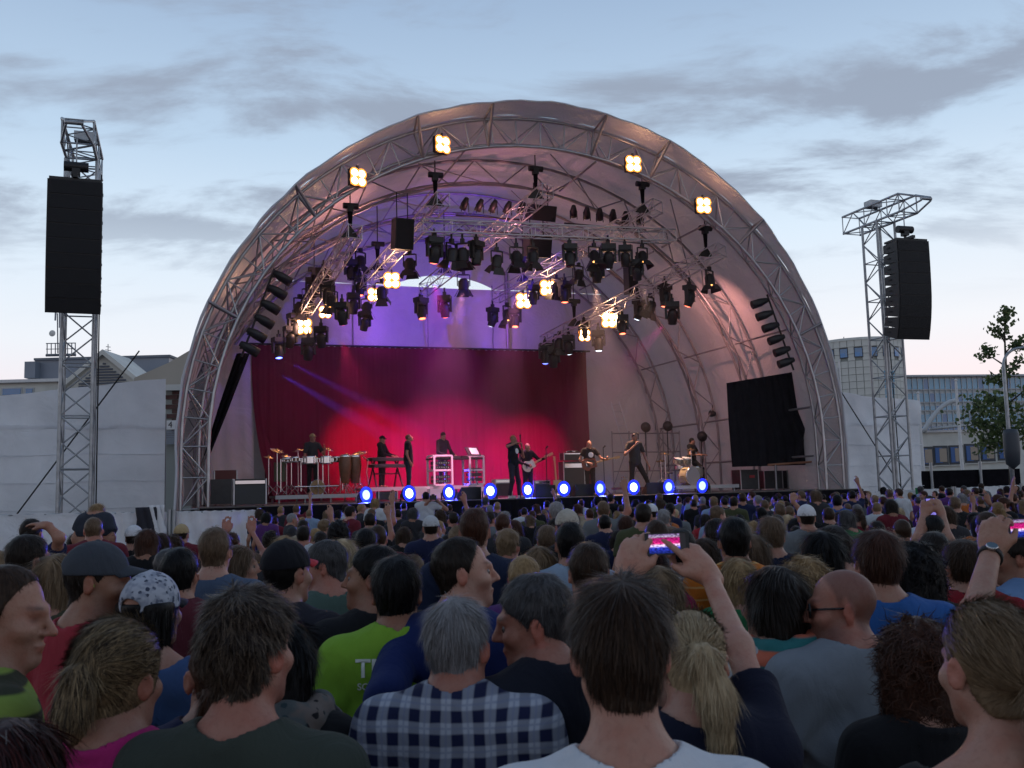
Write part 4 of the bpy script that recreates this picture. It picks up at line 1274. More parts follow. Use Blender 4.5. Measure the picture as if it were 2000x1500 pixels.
# ---- head in its own frame: x right, y forward, z up, origin mid-skull
def sd_head(P, fem=0.0, jaw=1.0, nose=1.0):
    ax = np.abs(P[:, 0:1]); Q = np.concatenate([ax, P[:, 1:]], 1)
    d = s_ell(Q, v3(0, -.016, .034), (.075, .097, .090))
    d = smin(d, s_ell(Q, v3(0, .030, -.036), (.060 * jaw, .066, .080)), .035)
    d = smin(d, s_cap(Q, (.047 * jaw, -.005, -.052), (.016, .072, -.098), .018, .016), .035)
    d = smin(d, s_ell(Q, v3(0, .079, -.101), (.022, .017, .017)), .02)
    d = smin(d, s_ell(Q, v3(.041, .062, -.022), (.026, .026, .024)), .02)
    d = smin(d, s_cap(Q, (0, .091, .026), (.038, .076, .028), .011, .010), .016)
    d = smax(d, -s_ell(Q, v3(.032, .105, .004), (.019, .019, .013)), .014)
    d = smin(d, s_cap(Q, (0, .094, .014), (0, .112 + .006 * nose, -.026), .0075, .0115), .014)
    d = smin(d, s_ell(Q, v3(.009, .104, -.030), (.010, .011, .008)), .006)
    d = smin(d, s_ell(Q, v3(0, .092, -.062), (.025, .012, .0065)), .006)
    d = smin(d, s_ell(Q, v3(0, .090, -.074), (.021, .012, .0070)), .006)
    # ear
    ER = np.array(Matrix.Rotation(-.50, 3, 'Z')).astype(f32)
    E_ = (Q - v3(.081, -.016, -.005)) @ ER
    e = s_ell(E_, v3(0, 0, 0), (.0085, .021, .033))
    e = smax(e, -s_ell(E_, v3(.010, .004, .004), (.008, .012, .018)), .005)
    return smin(d, e, .006)

FING = [(.032, .088, .072), (.011, .094, .080), (-.010, .091, .074), (-.030, .083, .058)]
def sd_hand(P, curl=(.5, .5, .5, .5), thumb=0.4, mir=1, fat=1.0, spread=0.06):
    """x towards thumb, y along fingers, palm faces -z"""
    P = P * np.array([mir, 1, 1], f32)
    d = s_ell(P, v3(0, .048, 0), (.043, .056, .019))
    d = smin(d, s_cap(P, (0, -.02, 0), (0, .02, 0), .027, .028), .03)
    for (x, y, ln), c in zip(FING, curl):
        p = np.array([x, y - .012, 0.004]); a = 0.0
        sp = x * spread / .03
        for i, fr in enumerate((.45, .32, .26)):
            a += c * (0.9, 1.1, .8)[i]
            q = p + np.array([sp * ln * fr, cos(a) * ln * fr, -sin(a) * ln * fr])
            d = smin(d, s_cap(P, p, q, (.0098 - .0009 * i) * fat, (.0090 - .0009 * i) * fat), .006)
            p = q
    t0 = np.array([.026, .018, -.006]); t1 = np.array([.052, .048, -.012 - .02 * thumb]); t2 = np.array([.060 - .02 * thumb, .078, -.018 - .04 * thumb])
    d = smin(d, s_cap(P, t0, t1, .0150 * fat, .0115 * fat), .02)
    d = smin(d, s_cap(P, t1, t2, .0112 * fat, .0090 * fat), .006)
    return d

def basis(y, z):
    """rotation whose columns are hand axes in body space: y along fingers, z back of hand"""
    y = Vector(y).normalized(); z = Vector(z); z = (z - y * z.dot(y)).normalized(); x = y.cross(z)
    return np.array(Matrix((x, y, z)).transposed(), f32)

class Body:
    """a posed person in local space: feet at z=0, +y is the way the torso faces"""
    def __init__(s, h=1.75, fem=0.0, build=1.0, head_yaw=0, head_pitch=0, head_roll=0, lean=0.0, arms=None, hands=None, legs=None, sleeve='short', collar='crew', jaw=1.0, nose=1.0, belly=0.0, neck_fwd=0.0, hs=.94, hair='short', shirt_fit=0.014, fat=1.0, longhem=.80, neckup=.05):
        s.__dict__.update(locals())
        k = (h + neckup) / 1.75; s.k = k
        s.HR = rotm(head_yaw, head_pitch, head_roll)
        ly = math.sin(lean) * 0.5
        s.hc = np.array([0.0, 0.035 + neck_fwd + ly, h - 0.122 * hs], f32)
        sw = (0.182 if not fem else 0.158) * build * k
        s.sw = sw
        s.shz = 1.415 * k
        s.ly = ly
        if arms is None: arms = {}
        a = {}
        for sd_, m in (('L', -1), ('R', 1)):
            sh = np.array([m * sw, -0.01 + ly * .8, s.shz])
            if sd_ in arms:
                el, wr = arms[sd_]
                el, wr = np.array(el, float), np.array(wr, float)
            else:
                el = sh + np.array([m * .065, -.03, -.29 * k]); wr = el + np.array([m * -.01, .10, -.235 * k])
            a[sd_] = (sh, el, wr)
        s.a = a
        if legs is None:
            legs = {'L': ((-.095 * k, .01, .49 * k), (-.105 * k, -.015, .085)), 'R': ((.095 * k, .01, .49 * k), (.105 * k, -.015, .085))}
        s.legs_ = legs
        s.hands = hands or {}
    # -- skin pieces
    def head(s, P): return near(P, s.hc, .25 * s.hs, lambda p: sd_head(((p - s.hc) @ s.HR) / s.hs, s.fem, s.jaw, s.nose) * s.hs)
    def neck(s, P):
        r = (.0535 if not s.fem else .0455) * s.hs / .94
        top = s.hc + s.HR @ v3(0, -.018, -.055)
        return s_cap(P, top, (0, -.02 + s.ly * .8, s.shz + .03), r, r * 1.12)
    def torso(s, P, g=0.0):
        k, b, ly, f = s.k, s.build, s.ly, s.fem
        Q = np.concatenate([np.abs(P[:, :1]), P[:, 1:]], 1)
        w = (0.165 - .018 * f) * b
        d = s_ell(Q, v3(0, ly * .55, 1.24 * k), (w + g, .112 * b + g, .25 * k))
        d = smin(d, s_cap(Q, (0, -.012 + ly * .8, 1.395 * k), (s.sw * .86, -.012 + ly * .8, 1.392 * k), .072 * b + g, .052 * b + g), .08)
        d = smin(d, s_cap(Q, (.02, -.03 + ly * .85, 1.475 * k), (s.sw * .70, -.015 + ly * .8, 1.415 * k), .048 + g, .040 * b + g), .07)
        d = smin(d, s_ell(Q, v3(0, .005 + .02 * s.belly + ly * .2, 1.03 * k), ((.145 - .015 * f) * b + g + .03 * s.belly, (.108 + .05 * s.belly) * b + g, .22 * k)), .09)
        if f: d = smin(d, s_ell(Q, v3(.07, .10 + ly * .6, 1.24 * k), (.06 + g, .055 + g, .06 + g)), .05)
        return d
    def hips(s, P, g=0.0):
        Q = np.concatenate([np.abs(P[:, :1]), P[:, 1:]], 1)
        return s_ell(Q, v3(0, -.005, .93 * s.k), (.165 * s.build + g, .118 * s.build + g, .15 * s.k))
    def leg(s, P, g=0.0, feet=True):
        k = s.k; d = None
        for sd_, m in (('L', -1), ('R', 1)):
            kn, an = s.legs_[sd_]
            hp = (m * .088 * k, 0, .89 * k)
            e = smin(s_cap(P, hp, kn, .086 * s.build + g, .058 + g), s_cap(P, kn, an, .058 + g, .040 + g * 1.3), .04)
            if feet:
                e = smin(e, s_cap(P, (an[0], an[1] - .03, an[2] - .045), (an[0] + m * .02, an[1] + .15, an[2] - .05), .040, .030), .02)
            d = e if d is None else smin(d, e, .03)
        return d
    def arm(s, P, g=0.0, part='all'):
        d = None
        for sd_ in 'LR':
            sh, el, wr = s.a[sd_]
            b = .5 + .5 * s.build
            r0, r1, r2 = (.050 * b, .040 * b, .028) if not s.fem else (.040, .032, .0225)
            if part == 'upper':
                dv = (el - sh) / np.linalg.norm(el - sh)
                e = s_cap(P, sh, sh + (el - sh) * .80, r0 + g, r1 + g * 1.9)
                e = smax(e, ((P - (sh + (el - sh) * .62).astype(f32)) @ dv.astype(f32)), .006)
            else:
                e = smin(s_cap(P, sh, el, r0 + g, r1 + g), s_cap(P, el, wr, r1 + g, r2 + g), .03)
            d = e if d is None else np.minimum(d, e)
        return d
    def hand(s, P):
        d = None
        for sd_, m in (('L', -1), ('R', 1)):
            sh, el, wr = s.a[sd_]
            hd = s.hands.get(sd_, {})
            dirv = hd.get('dir', tuple(wr - el)); back = hd.get('back', (m * 1.0, 0, 0))
            R = basis(dirv, back)
            w_ = np.asarray(wr, f32)
            c_ = w_ + R @ v3(0, .06, 0)
            e = near(P, c_, .19, lambda p: sd_hand((p - w_) @ R, hd.get('curl', (.35, .4, .45, .5)), hd.get('thumb', .4), hd.get('mir', -m), s.fat))
            d = e if d is None else np.minimum(d, e)
        return d
    def skin(s, P):
        d = smin(s.head(P), s.neck(P), .03)
        d = smin(d, s.torso(P), .05)
        d = smin(d, s.arm(P), .035)
        d = smin(d, s.hand(P), .012)
        lo = smin(s.hips(P), s.leg(P), .05)
        return smin(d, lo, .06)
    # -- clothes
    def shirt(s, P):
        g = s.shirt_fit
        z = P[:, 2]
        x, y = P[:, 0], P[:, 1]
        wr = .0040 * np.sin(x * 38 + np.sin(z * 19 + y * 8) * 1.7) * np.clip((1.40 * s.k - z) * 4, 0, 1) + .0055 * np.sin(z * 26 + x * 17 + 2 * np.sin(x * 11)) * np.clip((1.38 * s.k - z) * 3, 0.1, 1)
        lowr = np.clip((1.34 * s.k - z) * 5, 0, 1)
        wr = wr + .0045 * np.sin(x * 24 + 2.6 * np.sin(z * 6.3 + s.h * 40) + y * 9) * lowr + .003 * np.sin((z + .8 * np.abs(x)) * 46 + 1.7 * np.sin(x * 13)) * np.clip(1 - np.abs(z - 1.30 * s.k) * 6, 0, 1)
        d = s.torso(P, g)
        d = smin(d, s.hips(P, g + .006), .08)
        if s.sleeve == 'short': d = smin(d, s.arm(P, g, 'upper'), .045)
        elif s.sleeve == 'long': d = smin(d, s.arm(P, g + .002), .045)
        d = d + wr * (g / .014)
        nk = np.array([0, -.02 + s.ly * .8, s.shz + .03], f32)
        if s.collar == 'crew':
            d = smax(d, -s_cap(P, nk + v3(0, -.004, .02), nk + v3(0, .02, .2), .071 if not s.fem else .078, .11), .008)
            if getattr(s, 'ring', False):
                q = P - (nk + v3(0, -.004, .012))
                rr = np.sqrt(q[:, 0] ** 2 + (q[:, 1] * .95) ** 2)
                d = smin(d, np.sqrt((rr - (.073 if not s.fem else .080)) ** 2 + ((q[:, 2] + .22 * q[:, 1]) * .6) ** 2) - .0075, .006)
        elif s.collar == 'wide':
            d = smax(d, -s_ell(P, nk + v3(0, .0, .045), (.15, .12, .085)), .008)
        elif s.collar == 'polo':
            c = s_cap(P, nk + v3(0, -.012, -.005), nk + v3(0, -.008, .045), .078, .071)
            c = smax(c, (P[:, 2] - nk[2] - .045 - .1 * (-(P[:, 1] - nk[1])) * .4), .006)
            d = smin(d, c, .012)
            d = smax(d, -s_cap(P, nk + v3(0, -.008, .015), nk + v3(0, .015, .22), .061, .075), .006)
        elif s.collar == 'hood':
            c = s_ell(P, nk + v3(0, -.085, -.015), (.12, .06, .075))
            c = smin(c, s_cap(P, nk + v3(-.075, .0, 0), nk + v3(.075, .0, 0), .045, .045), .05)
            d = smin(d, c, .03)
            d = smax(d, -s_cap(P, nk + v3(0, .0, .02), nk + v3(0, .03, .22), .068, .095), .012)
        d = smax(d, s.longhem * s.k - z, .01)
        return d
    def trousers(s, P):
        d = smin(s.hips(P, .008), s.leg(P, .012, False), .05)
        return smax(smax(d, P[:, 2] - 1.0 * s.k, .01), .07 - P[:, 2], .01)

def grids(b, hcell, tcell, lcell, fine_top=None, xr=None, yr=None):
    """grid for a body: fine round the head (and raised hands), coarser below"""
    xs_ = [p[0] for q in b.a.values() for p in q] ; ys_ = [p[1] for q in b.a.values() for p in q]; zs_ = [p[2] for q in b.a.values() for p in q]
    x0, x1 = min(min(xs_) - .2, -.3), max(max(xs_) + .2, .3)
    y0, y1 = min(min(ys_) - .2, -.24), max(max(ys_) + .22, .28)
    for kn, an in b.legs_.values():
        x0, x1 = min(x0, kn[0] - .15, an[0] - .15), max(x1, kn[0] + .15, an[0] + .15)
        y0, y1 = min(y0, kn[1] - .15, an[1] - .15), max(y1, kn[1] + .2, an[1] + .28)
    zt = max(b.h + .05, max(zs_) + .22)
    ch = b.h - .30
    hx, hy = float(b.hc[0]), float(b.hc[1])
    return x0, x1, y0, y1, zt, ch, hx, hy

SNORM = [None]
def strands(P, Nn, flow, n, ln, wd, lift, seed, gen=4, wave=0.0, jitter=.25, lf=None):
    """ribbons that follow a flow field over a hair surface: P points, Nn normals"""
    rs = np.random.RandomState(seed)
    n = min(n, len(P)) if len(P) else 0
    if n == 0: return np.zeros((0, 3)), np.zeros((0, 4), int)
    sel = rs.choice(len(P), n, replace=False)
    p = P[sel].astype(f32).copy(); nn = Nn[sel].astype(f32)
    L = ln * rs.uniform(.6, 1.25, n).astype(f32)
    if lf is not None: L = L * lf[sel]
    W = wd * rs.uniform(.6, 1.3, n).astype(f32)
    p = p - nn * .002
    jit = rs.normal(0, jitter, (n, 3)).astype(f32)
    pts = [p.copy()]; side = None; sides = []
    ph = rs.uniform(0, 6.28, n)
    for g in range(gen):
        d = flow(p) + jit
        d = d - nn * (d * nn).sum(1, keepdims=True)
        d = d / (np.linalg.norm(d, axis=1, keepdims=True) + 1e-6)
        sd_ = np.cross(d, nn); sides.append(sd_)
        up_ = lift * (1 if g == 0 else .35)
        p = p + d * (L / gen)[:, None] + nn * up_ + sd_ * (wave * np.sin(ph + g * 2.2))[:, None]
        pts.append(p.copy())
    sides.append(sides[-1])
    V = []
    for g in range(gen + 1):
        w_ = (W * (1.0, 1.0, .95, .75, .25, .1)[min(g, 5)] if gen > 3 else W * (1 - g / (gen + .3)))[:, None]
        V.append(pts[g] - sides[g] * w_); V.append(pts[g] + sides[g] * w_)
    V = np.stack(V, 1).reshape(-1, 3)
    nj = nn + rs.normal(0, .22, nn.shape).astype(f32)
    SNORM[0] = np.repeat(nj / np.linalg.norm(nj, axis=1, keepdims=True), 2 * (gen + 1), 0)
    base = np.arange(n)[:, None] * (2 * (gen + 1))
    F = np.concatenate([base + np.array([[2 * g, 2 * g + 1, 2 * g + 3, 2 * g + 2]]) for g in range(gen)])
    return V, F

def vnormals(V, F):
    n = np.cross(V[F[:, 1]] - V[F[:, 0]], V[F[:, 3]] - V[F[:, 0]])
    N_ = np.zeros_like(V)
    for i in range(4): np.add.at(N_, F[:, i], n)
    return N_ / (np.linalg.norm(N_, axis=1, keepdims=True) + 1e-9)

# hairlines: lowest hair height for each front-back position (y) on the head
HL = {
    'tied': ([-.13, -.06, -.035, -.012, .010, .03, .062, .080, .098, .12], [-.085, -.085, -.055, .030, .006, .035, .055, .080, .105, .14]),
    'short': ([-.13, -.055, -.035, -.012, .012, .03, .062, .080, .098, .12], [-.088, -.088, -.058, .030, -.006, .03, .05, .078, .105, .14]),
    'recede': ([-.13, -.055, -.035, -.012, .010, .02, .038, .055, .07, .12], [-.085, -.085, -.055, .024, -.010, .035, .07, .10, .13, .16]),
    'full': ([-.13, -.06, -.04, .0, .02, .045, .07, .085, .1, .12], [-.10, -.10, -.08, -.05, -.035, .0, .04, .07, .098, .13]),
    'bald': ([-.13, -.055, -.035, -.012, .010, .02, .025, .03, .07, .12], [-.085, -.085, -.055, .024, -.010, .03, .05, .2, .3, .3]),
    'long': ([-.13, -.04, -.02, .0, .03, .05, .07, .085, .1, .12], [-.3, -.3, -.3, -.10, -.05, .0, .045, .075, .1, .13]),
}
def hair_fn(b, style, thick=.014, top=.012, rough=.004, seed=0, extra=None, capz=None):
    """implicit hair mass around the head of body b"""
    ys_, zs_ = HL[style]
    rs = np.random.RandomState(seed)
    ph = rs.uniform(0, 6.28, 6)
    def f(P):
        Q = ((P - b.hc) @ b.HR) / b.hs
        A = np.concatenate([np.abs(Q[:, :1]), Q[:, 1:]], 1)
        d = s_ell(A, v3(0, -.016, .034), (.075, .097, .090))
        d = smin(d, s_ell(A, v3(0, .028, -.036), (.058, .066, .078)), .035)
        if style != 'long':
            nk = s_cap(A, (0, -.03, -.05), (0, -.045, -.12), .052, .05)
            d = smin(d, nk, .03)
        x, y, z = Q[:, 0], Q[:, 1], Q[:, 2]
        t = thick + top * np.clip((z - .02) / .1, 0, 1) - thick * .75 * np.clip((-.03 - z) / .06, 0, 1) * (style not in ('long',))
        t = t + rough * (np.sin(x * 95 + ph[0] + 2 * np.sin(z * 40 + ph[3])) * np.sin(y * 80 + ph[1]) + np.sin(z * 110 + x * 60 + ph[2]) * .6)
        reg = (np.interp(y, ys_, zs_).astype(f32) - z) * .75
        if style == 'bald':
            reg = np.maximum(reg, (z - .055 - .25 * np.maximum(-y, 0) * 0) * .8 - 0.0)
        d = smax(d - t, reg, .010)
        if extra is not None: d = extra(Q, P, d)
        if capz is not None: d = smax(d, Q[:, 2] - capz, .01)
        return d * b.hs
    return f
# ---- people materials
def attr_mul(nt, col_socket_target, col, attr='tint'):
    a = nt.nodes.new('ShaderNodeAttribute'); a.attribute_name = attr
    mm = nt.nodes.new('ShaderNodeMix'); mm.data_type = 'RGBA'; mm.blend_type = 'MULTIPLY'; mm.inputs[0].default_value = 1
    if isinstance(col, tuple): mm.inputs[6].default_value = (*col, 1)
    else: lk(nt, col, mm.inputs[6])
    lk(nt, a.outputs['Color'], mm.inputs[7])
    lk(nt, mm.outputs[2], col_socket_target)
def noise(nt, vec, scale, detail=3, rough=.5):
    n = nt.nodes.new('ShaderNodeTexNoise'); n.inputs['Scale'].default_value = scale; n.inputs['Detail'].default_value = detail; n.inputs['Roughness'].default_value = rough
    lk(nt, vec, n.inputs['Vector'])
    return n.outputs['Fac']
def maprange(nt, v, a, b, c, d):
    r = nt.nodes.new('ShaderNodeMapRange')
    for k_, x in zip(('From Min', 'From Max', 'To Min', 'To Max'), (a, b, c, d)): r.inputs[k_].default_value = x
    lk(nt, v, r.inputs['Value'])
    return r.outputs[0]
def mixc(nt, fac, a, b, blend='MIX'):
    m = nt.nodes.new('ShaderNodeMix'); m.data_type = 'RGBA'; m.blend_type = blend
    for i, v in ((0, fac), (6, a), (7, b)):
        if isinstance(v, (int, float)): m.inputs[i].default_value = v
        elif isinstance(v, tuple): m.inputs[i].default_value = (*v, 1)
        else: lk(nt, v, m.inputs[i])
    return m.outputs[2]
def bumpn(nt, b, h, strength, dist):
    bp = nt.nodes.new('ShaderNodeBump'); bp.inputs['Strength'].default_value = strength; bp.inputs['Distance'].default_value = dist
    lk(nt, h, bp.inputs['Height']); lk(nt, bp.outputs[0], b.inputs['Normal'])
def newmat(name):
    m = bpy.data.materials.new(name); m.use_nodes = True
    return m, m.node_tree, m.node_tree.nodes['Principled BSDF'], m.node_tree.nodes.new('ShaderNodeTexCoord')
def skin_mat(name, col):
    if name in MATS: return MATS[name]
    m, nt, b, t = newmat(name)
    f = noise(nt, t.outputs['Object'], 22, 4)
    c = mixc(nt, maprange(nt, f, .35, .7, 0, .75), col, (col[0] * .92, col[1] * .66, col[2] * .60))
    c = mixc(nt, maprange(nt, noise(nt, t.outputs['Object'], 90, 3), .5, .75, 0, .35), c, (col[0] * .6, col[1] * .48, col[2] * .45))
    attr_mul(nt, b.inputs['Base Color'], c)
    b.inputs['Roughness'].default_value = .52; b.inputs['Specular IOR Level'].default_value = .35
    b.inputs['Subsurface Weight'].default_value = 0.0
    bumpn(nt, b, noise(nt, t.outputs['Object'], 190, 4), .4, .003)
    MATS[name] = m
    return m
SKINS = [skin_mat('skin_fair', (.44, .25, .185)), skin_mat('skin_light', (.37, .205, .145)), skin_mat('skin_tan', (.30, .155, .10)), skin_mat('skin_ruddy', (.38, .18, .13))]
def cloth_mat(name, col, rough=.85, wr=.6, sheen=.25):
    if name in MATS: return MATS[name]
    m, nt, b, t = newmat(name)
    f = noise(nt, t.outputs['Object'], 9, 5)
    c = mixc(nt, maprange(nt, f, .3, .7, 0, 1), tuple(x * .93 for x in col), tuple(min(1, x * 1.05) for x in col))
    lk(nt, c, b.inputs['Base Color'])
    b.inputs['Roughness'].default_value = rough; b.inputs['Specular IOR Level'].default_value = .2
    b.inputs['Sheen Weight'].default_value = .03
    wv = nt.nodes.new('ShaderNodeTexNoise'); wv.inputs['Scale'].default_value = 7; wv.inputs['Detail'].default_value = 3; wv.inputs['Distortion'].default_value = 1.5
    mp_ = nt.nodes.new('ShaderNodeMapping'); mp_.inputs['Scale'].default_value = (1, 1, .45)
    lk(nt, t.outputs['Object'], mp_.inputs[0]); lk(nt, mp_.outputs[0], wv.inputs['Vector'])
    n2 = noise(nt, t.outputs['Object'], 330, 1)
    ad = nt.nodes.new('ShaderNodeMath'); ad.operation = 'MULTIPLY_ADD'; lk(nt, n2, ad.inputs[0]); ad.inputs[1].default_value = .05; lk(nt, wv.outputs['Fac'], ad.inputs[2])
    bumpn(nt, b, ad.outputs[0], wr, .03)
    MATS[name] = m
    return m
def wave_mask(nt, sock, period, duty, soft=.04, phase=0.0):
    """1 inside the first duty share of every period"""
    md = nt.nodes.new('ShaderNodeMath'); md.operation = 'MULTIPLY_ADD'; lk(nt, sock, md.inputs[0]); md.inputs[1].default_value = 1 / period; md.inputs[2].default_value = 50 + phase
    fr = nt.nodes.new('ShaderNodeMath'); fr.operation = 'FRACT'; lk(nt, md.outputs[0], fr.inputs[0])
    sb = nt.nodes.new('ShaderNodeMath'); sb.operation = 'SUBTRACT'; lk(nt, fr.outputs[0], sb.inputs[0]); sb.inputs[1].default_value = .5
    ab = nt.nodes.new('ShaderNodeMath'); ab.operation = 'ABSOLUTE'; lk(nt, sb.outputs[0], ab.inputs[0])
    return maprange(nt, ab.outputs[0], duty / 2 - soft, duty / 2 + soft, 1, 0)
def pattern_mat(name, kind, c0, c1, c2=None, period=.05, duty=.5, rough=.85):
    if name in MATS: return MATS[name]
    m, nt, b, t = newmat(name)
    wob = nt.nodes.new('ShaderNodeTexNoise'); wob.inputs['Scale'].default_value = 8; wob.inputs['Detail'].default_value = 2
    lk(nt, t.outputs['Object'], wob.inputs['Vector'])
    v = nt.nodes.new('ShaderNodeVectorMath'); v.operation = 'MULTIPLY_ADD'; lk(nt, wob.outputs['Color'], v.inputs[0]); v.inputs[1].default_value = (.016, .016, .016); lk(nt, t.outputs['Object'], v.inputs[2])
    sx = nt.nodes.new('ShaderNodeSeparateXYZ'); lk(nt, v.outputs[0], sx.inputs[0])
    if kind == 'stripe':
        c = mixc(nt, wave_mask(nt, sx.outputs[2], period, duty), c0, c1)
    elif kind == 'plaid':
        h = wave_mask(nt, sx.outputs[2], period, duty); w_ = wave_mask(nt, sx.outputs[0], period, duty)
        h2 = wave_mask(nt, sx.outputs[2], period, .10, .03, .5); w2 = wave_mask(nt, sx.outputs[0], period, .10, .03, .5)
        c = mixc(nt, .5, mixc(nt, h, c0, c1), mixc(nt, w_, c0, c1))
        mxn = nt.nodes.new('ShaderNodeMath'); mxn.operation = 'MAXIMUM'; lk(nt, h2, mxn.inputs[0]); lk(nt, w2, mxn.inputs[1])
        mu = nt.nodes.new('ShaderNodeMath'); mu.operation = 'MULTIPLY'; lk(nt, mxn.outputs[0], mu.inputs[0]); mu.inputs[1].default_value = .45
        c = mixc(nt, mu.outputs[0], c, c2 or c0)
    elif kind == 'check':
        h = wave_mask(nt, sx.outputs[2], period, .5); w_ = wave_mask(nt, sx.outputs[0], period, .5)
        ad = nt.nodes.new('ShaderNodeMath'); ad.operation = 'SUBTRACT'; lk(nt, h, ad.inputs[0]); lk(nt, w_, ad.inputs[1])
        ab = nt.nodes.new('ShaderNodeMath'); ab.operation = 'ABSOLUTE'; lk(nt, ad.outputs[0], ab.inputs[0])
        c = mixc(nt, ab.outputs[0], c0, c1)
    elif kind == 'blotch':
        n = nt.nodes.new('ShaderNodeTexVoronoi'); n.inputs['Scale'].default_value = 1 / period; n.feature = 'SMOOTH_F1'
        lk(nt, v.outputs[0], n.inputs['Vector'])
        nn = noise(nt, v.outputs[0], 1.6 / period, 2)
        ad = nt.nodes.new('ShaderNodeMath'); ad.operation = 'MULTIPLY_ADD'; lk(nt, nn, ad.inputs[0]); ad.inputs[1].default_value = .55; lk(nt, n.outputs['Distance'], ad.inputs[2])
        c = mixc(nt, maprange(nt, ad.outputs[0], duty, duty + .06, 1, 0), c0, c1)
        if c2: c = mixc(nt, maprange(nt, noise(nt, v.outputs[0], .6 / period, 2), .45, .6, 0, .6), c, c2)
    lk(nt, c, b.inputs['Base Color'])
    b.inputs['Roughness'].default_value = rough; b.inputs['Specular IOR Level'].default_value = .2; b.inputs['Sheen Weight'].default_value = .03
    wv = nt.nodes.new('ShaderNodeTexNoise'); wv.inputs['Scale'].default_value = 7; wv.inputs['Detail'].default_value = 3; wv.inputs['Distortion'].default_value = 1.5
    lk(nt, t.outputs['Object'], wv.inputs['Vector'])
    bumpn(nt, b, wv.outputs['Fac'], .35, .03)
    MATS[name] = m
    return m
def hair_mat(name, c0, c1, rough=.48, streak=90, bal=.5):
    k_ = .55 if max(c1) < .3 else .78
    c0 = tuple(x * k_ for x in c0); c1 = tuple(x * k_ for x in c1)
    """two-tone hair: tone runs in streaks along the strands, each ribbon with its own shade"""
    if name in MATS: return MATS[name]
    m, nt, b, t = newmat(name)
    a = nt.nodes.new('ShaderNodeAttribute'); a.attribute_name = 'shade'
    mp_ = nt.nodes.new('ShaderNodeMapping'); mp_.inputs['Scale'].default_value = (1, 1, .18)
    lk(nt, t.outputs['Object'], mp_.inputs[0])
    f = noise(nt, mp_.outputs[0], streak, 3)
    ad = nt.nodes.new('ShaderNodeMath'); ad.operation = 'MULTIPLY_ADD'; lk(nt, f, ad.inputs[0]); ad.inputs[1].default_value = .5; lk(nt, a.outputs['Fac'], ad.inputs[2])
    c = mixc(nt, maprange(nt, ad.outputs[0], bal - .05, bal + .75, 0, 1), c0, c1)
    lk(nt, c, b.inputs['Base Color'])
    b.inputs['Roughness'].default_value = rough; b.inputs['Specular IOR Level'].default_value = .20
    bumpn(nt, b, f, .35, .004)
    an = nt.nodes.new('ShaderNodeAttribute'); an.attribute_name = 'hn'
    vt = nt.nodes.new('ShaderNodeVectorTransform'); vt.vector_type = 'NORMAL'; vt.convert_from = 'OBJECT'; vt.convert_to = 'WORLD'
    lk(nt, an.outputs['Vector'], vt.inputs[0])
    for nd in nt.nodes:
        if nd.type == 'BUMP': lk(nt, vt.outputs[0], nd.inputs['Normal'])
    MATS[name] = m
    return m
HAIRS = {
    'black': hair_mat('hair_black', (.006, .005, .006), (.028, .022, .022)),
    'darkbrown': hair_mat('hair_dark_brown', (0.018, 0.012, 0.009), (0.075, 0.048, 0.034)),
    'brown': hair_mat('hair_brown', (0.042, 0.022, 0.013), (0.17, 0.092, 0.052)),
    'lightbrown': hair_mat('hair_light_brown', (0.1, 0.062, 0.038), (0.32, 0.21, 0.13)),
    'auburn': hair_mat('hair_auburn', (0.06, 0.022, 0.013), (0.21, 0.08, 0.042)),
    'blond': hair_mat('hair_blond', (0.26, 0.155, 0.07), (0.72, 0.50, 0.25)),
    'ash': hair_mat('hair_ash_blond', (0.16, 0.10, 0.055), (0.48, 0.33, 0.19)),
    'platinum': hair_mat('hair_platinum', (0.48, 0.34, 0.19), (0.88, 0.70, 0.45)),
    'grey': hair_mat('hair_grey', (0.2, 0.19, 0.195), (0.58, 0.56, 0.56)),
    'saltpepper': hair_mat('hair_salt_pepper', (0.055, 0.052, 0.056), (0.25, 0.24, 0.245)),
    'streaked': hair_mat('hair_streaked', (.022, .014, .010), (.74, .52, .28), bal=.44),
    'winered': hair_mat('hair_wine_red', (.02, .006, .006), (.17, .025, .016)),
    'copper': hair_mat('hair_copper', (.07, .028, .012), (.27, .11, .05)),
    'tipped': hair_mat('hair_tipped', (.026, .016, .012), (.34, .25, .175), bal=.58),
}
m_jeans = cloth_mat('denim_dark', (.02, .028, .05)); m_trou = cloth_mat('trousers_black', (.012, .012, .014)); m_khaki = cloth_mat('trousers_khaki', (.12, .10, .07))
m_eye = mat('eye_white', (.13, .105, .10), .3); m_iris = mat('eye_iris', (.02, .018, .02), .15)

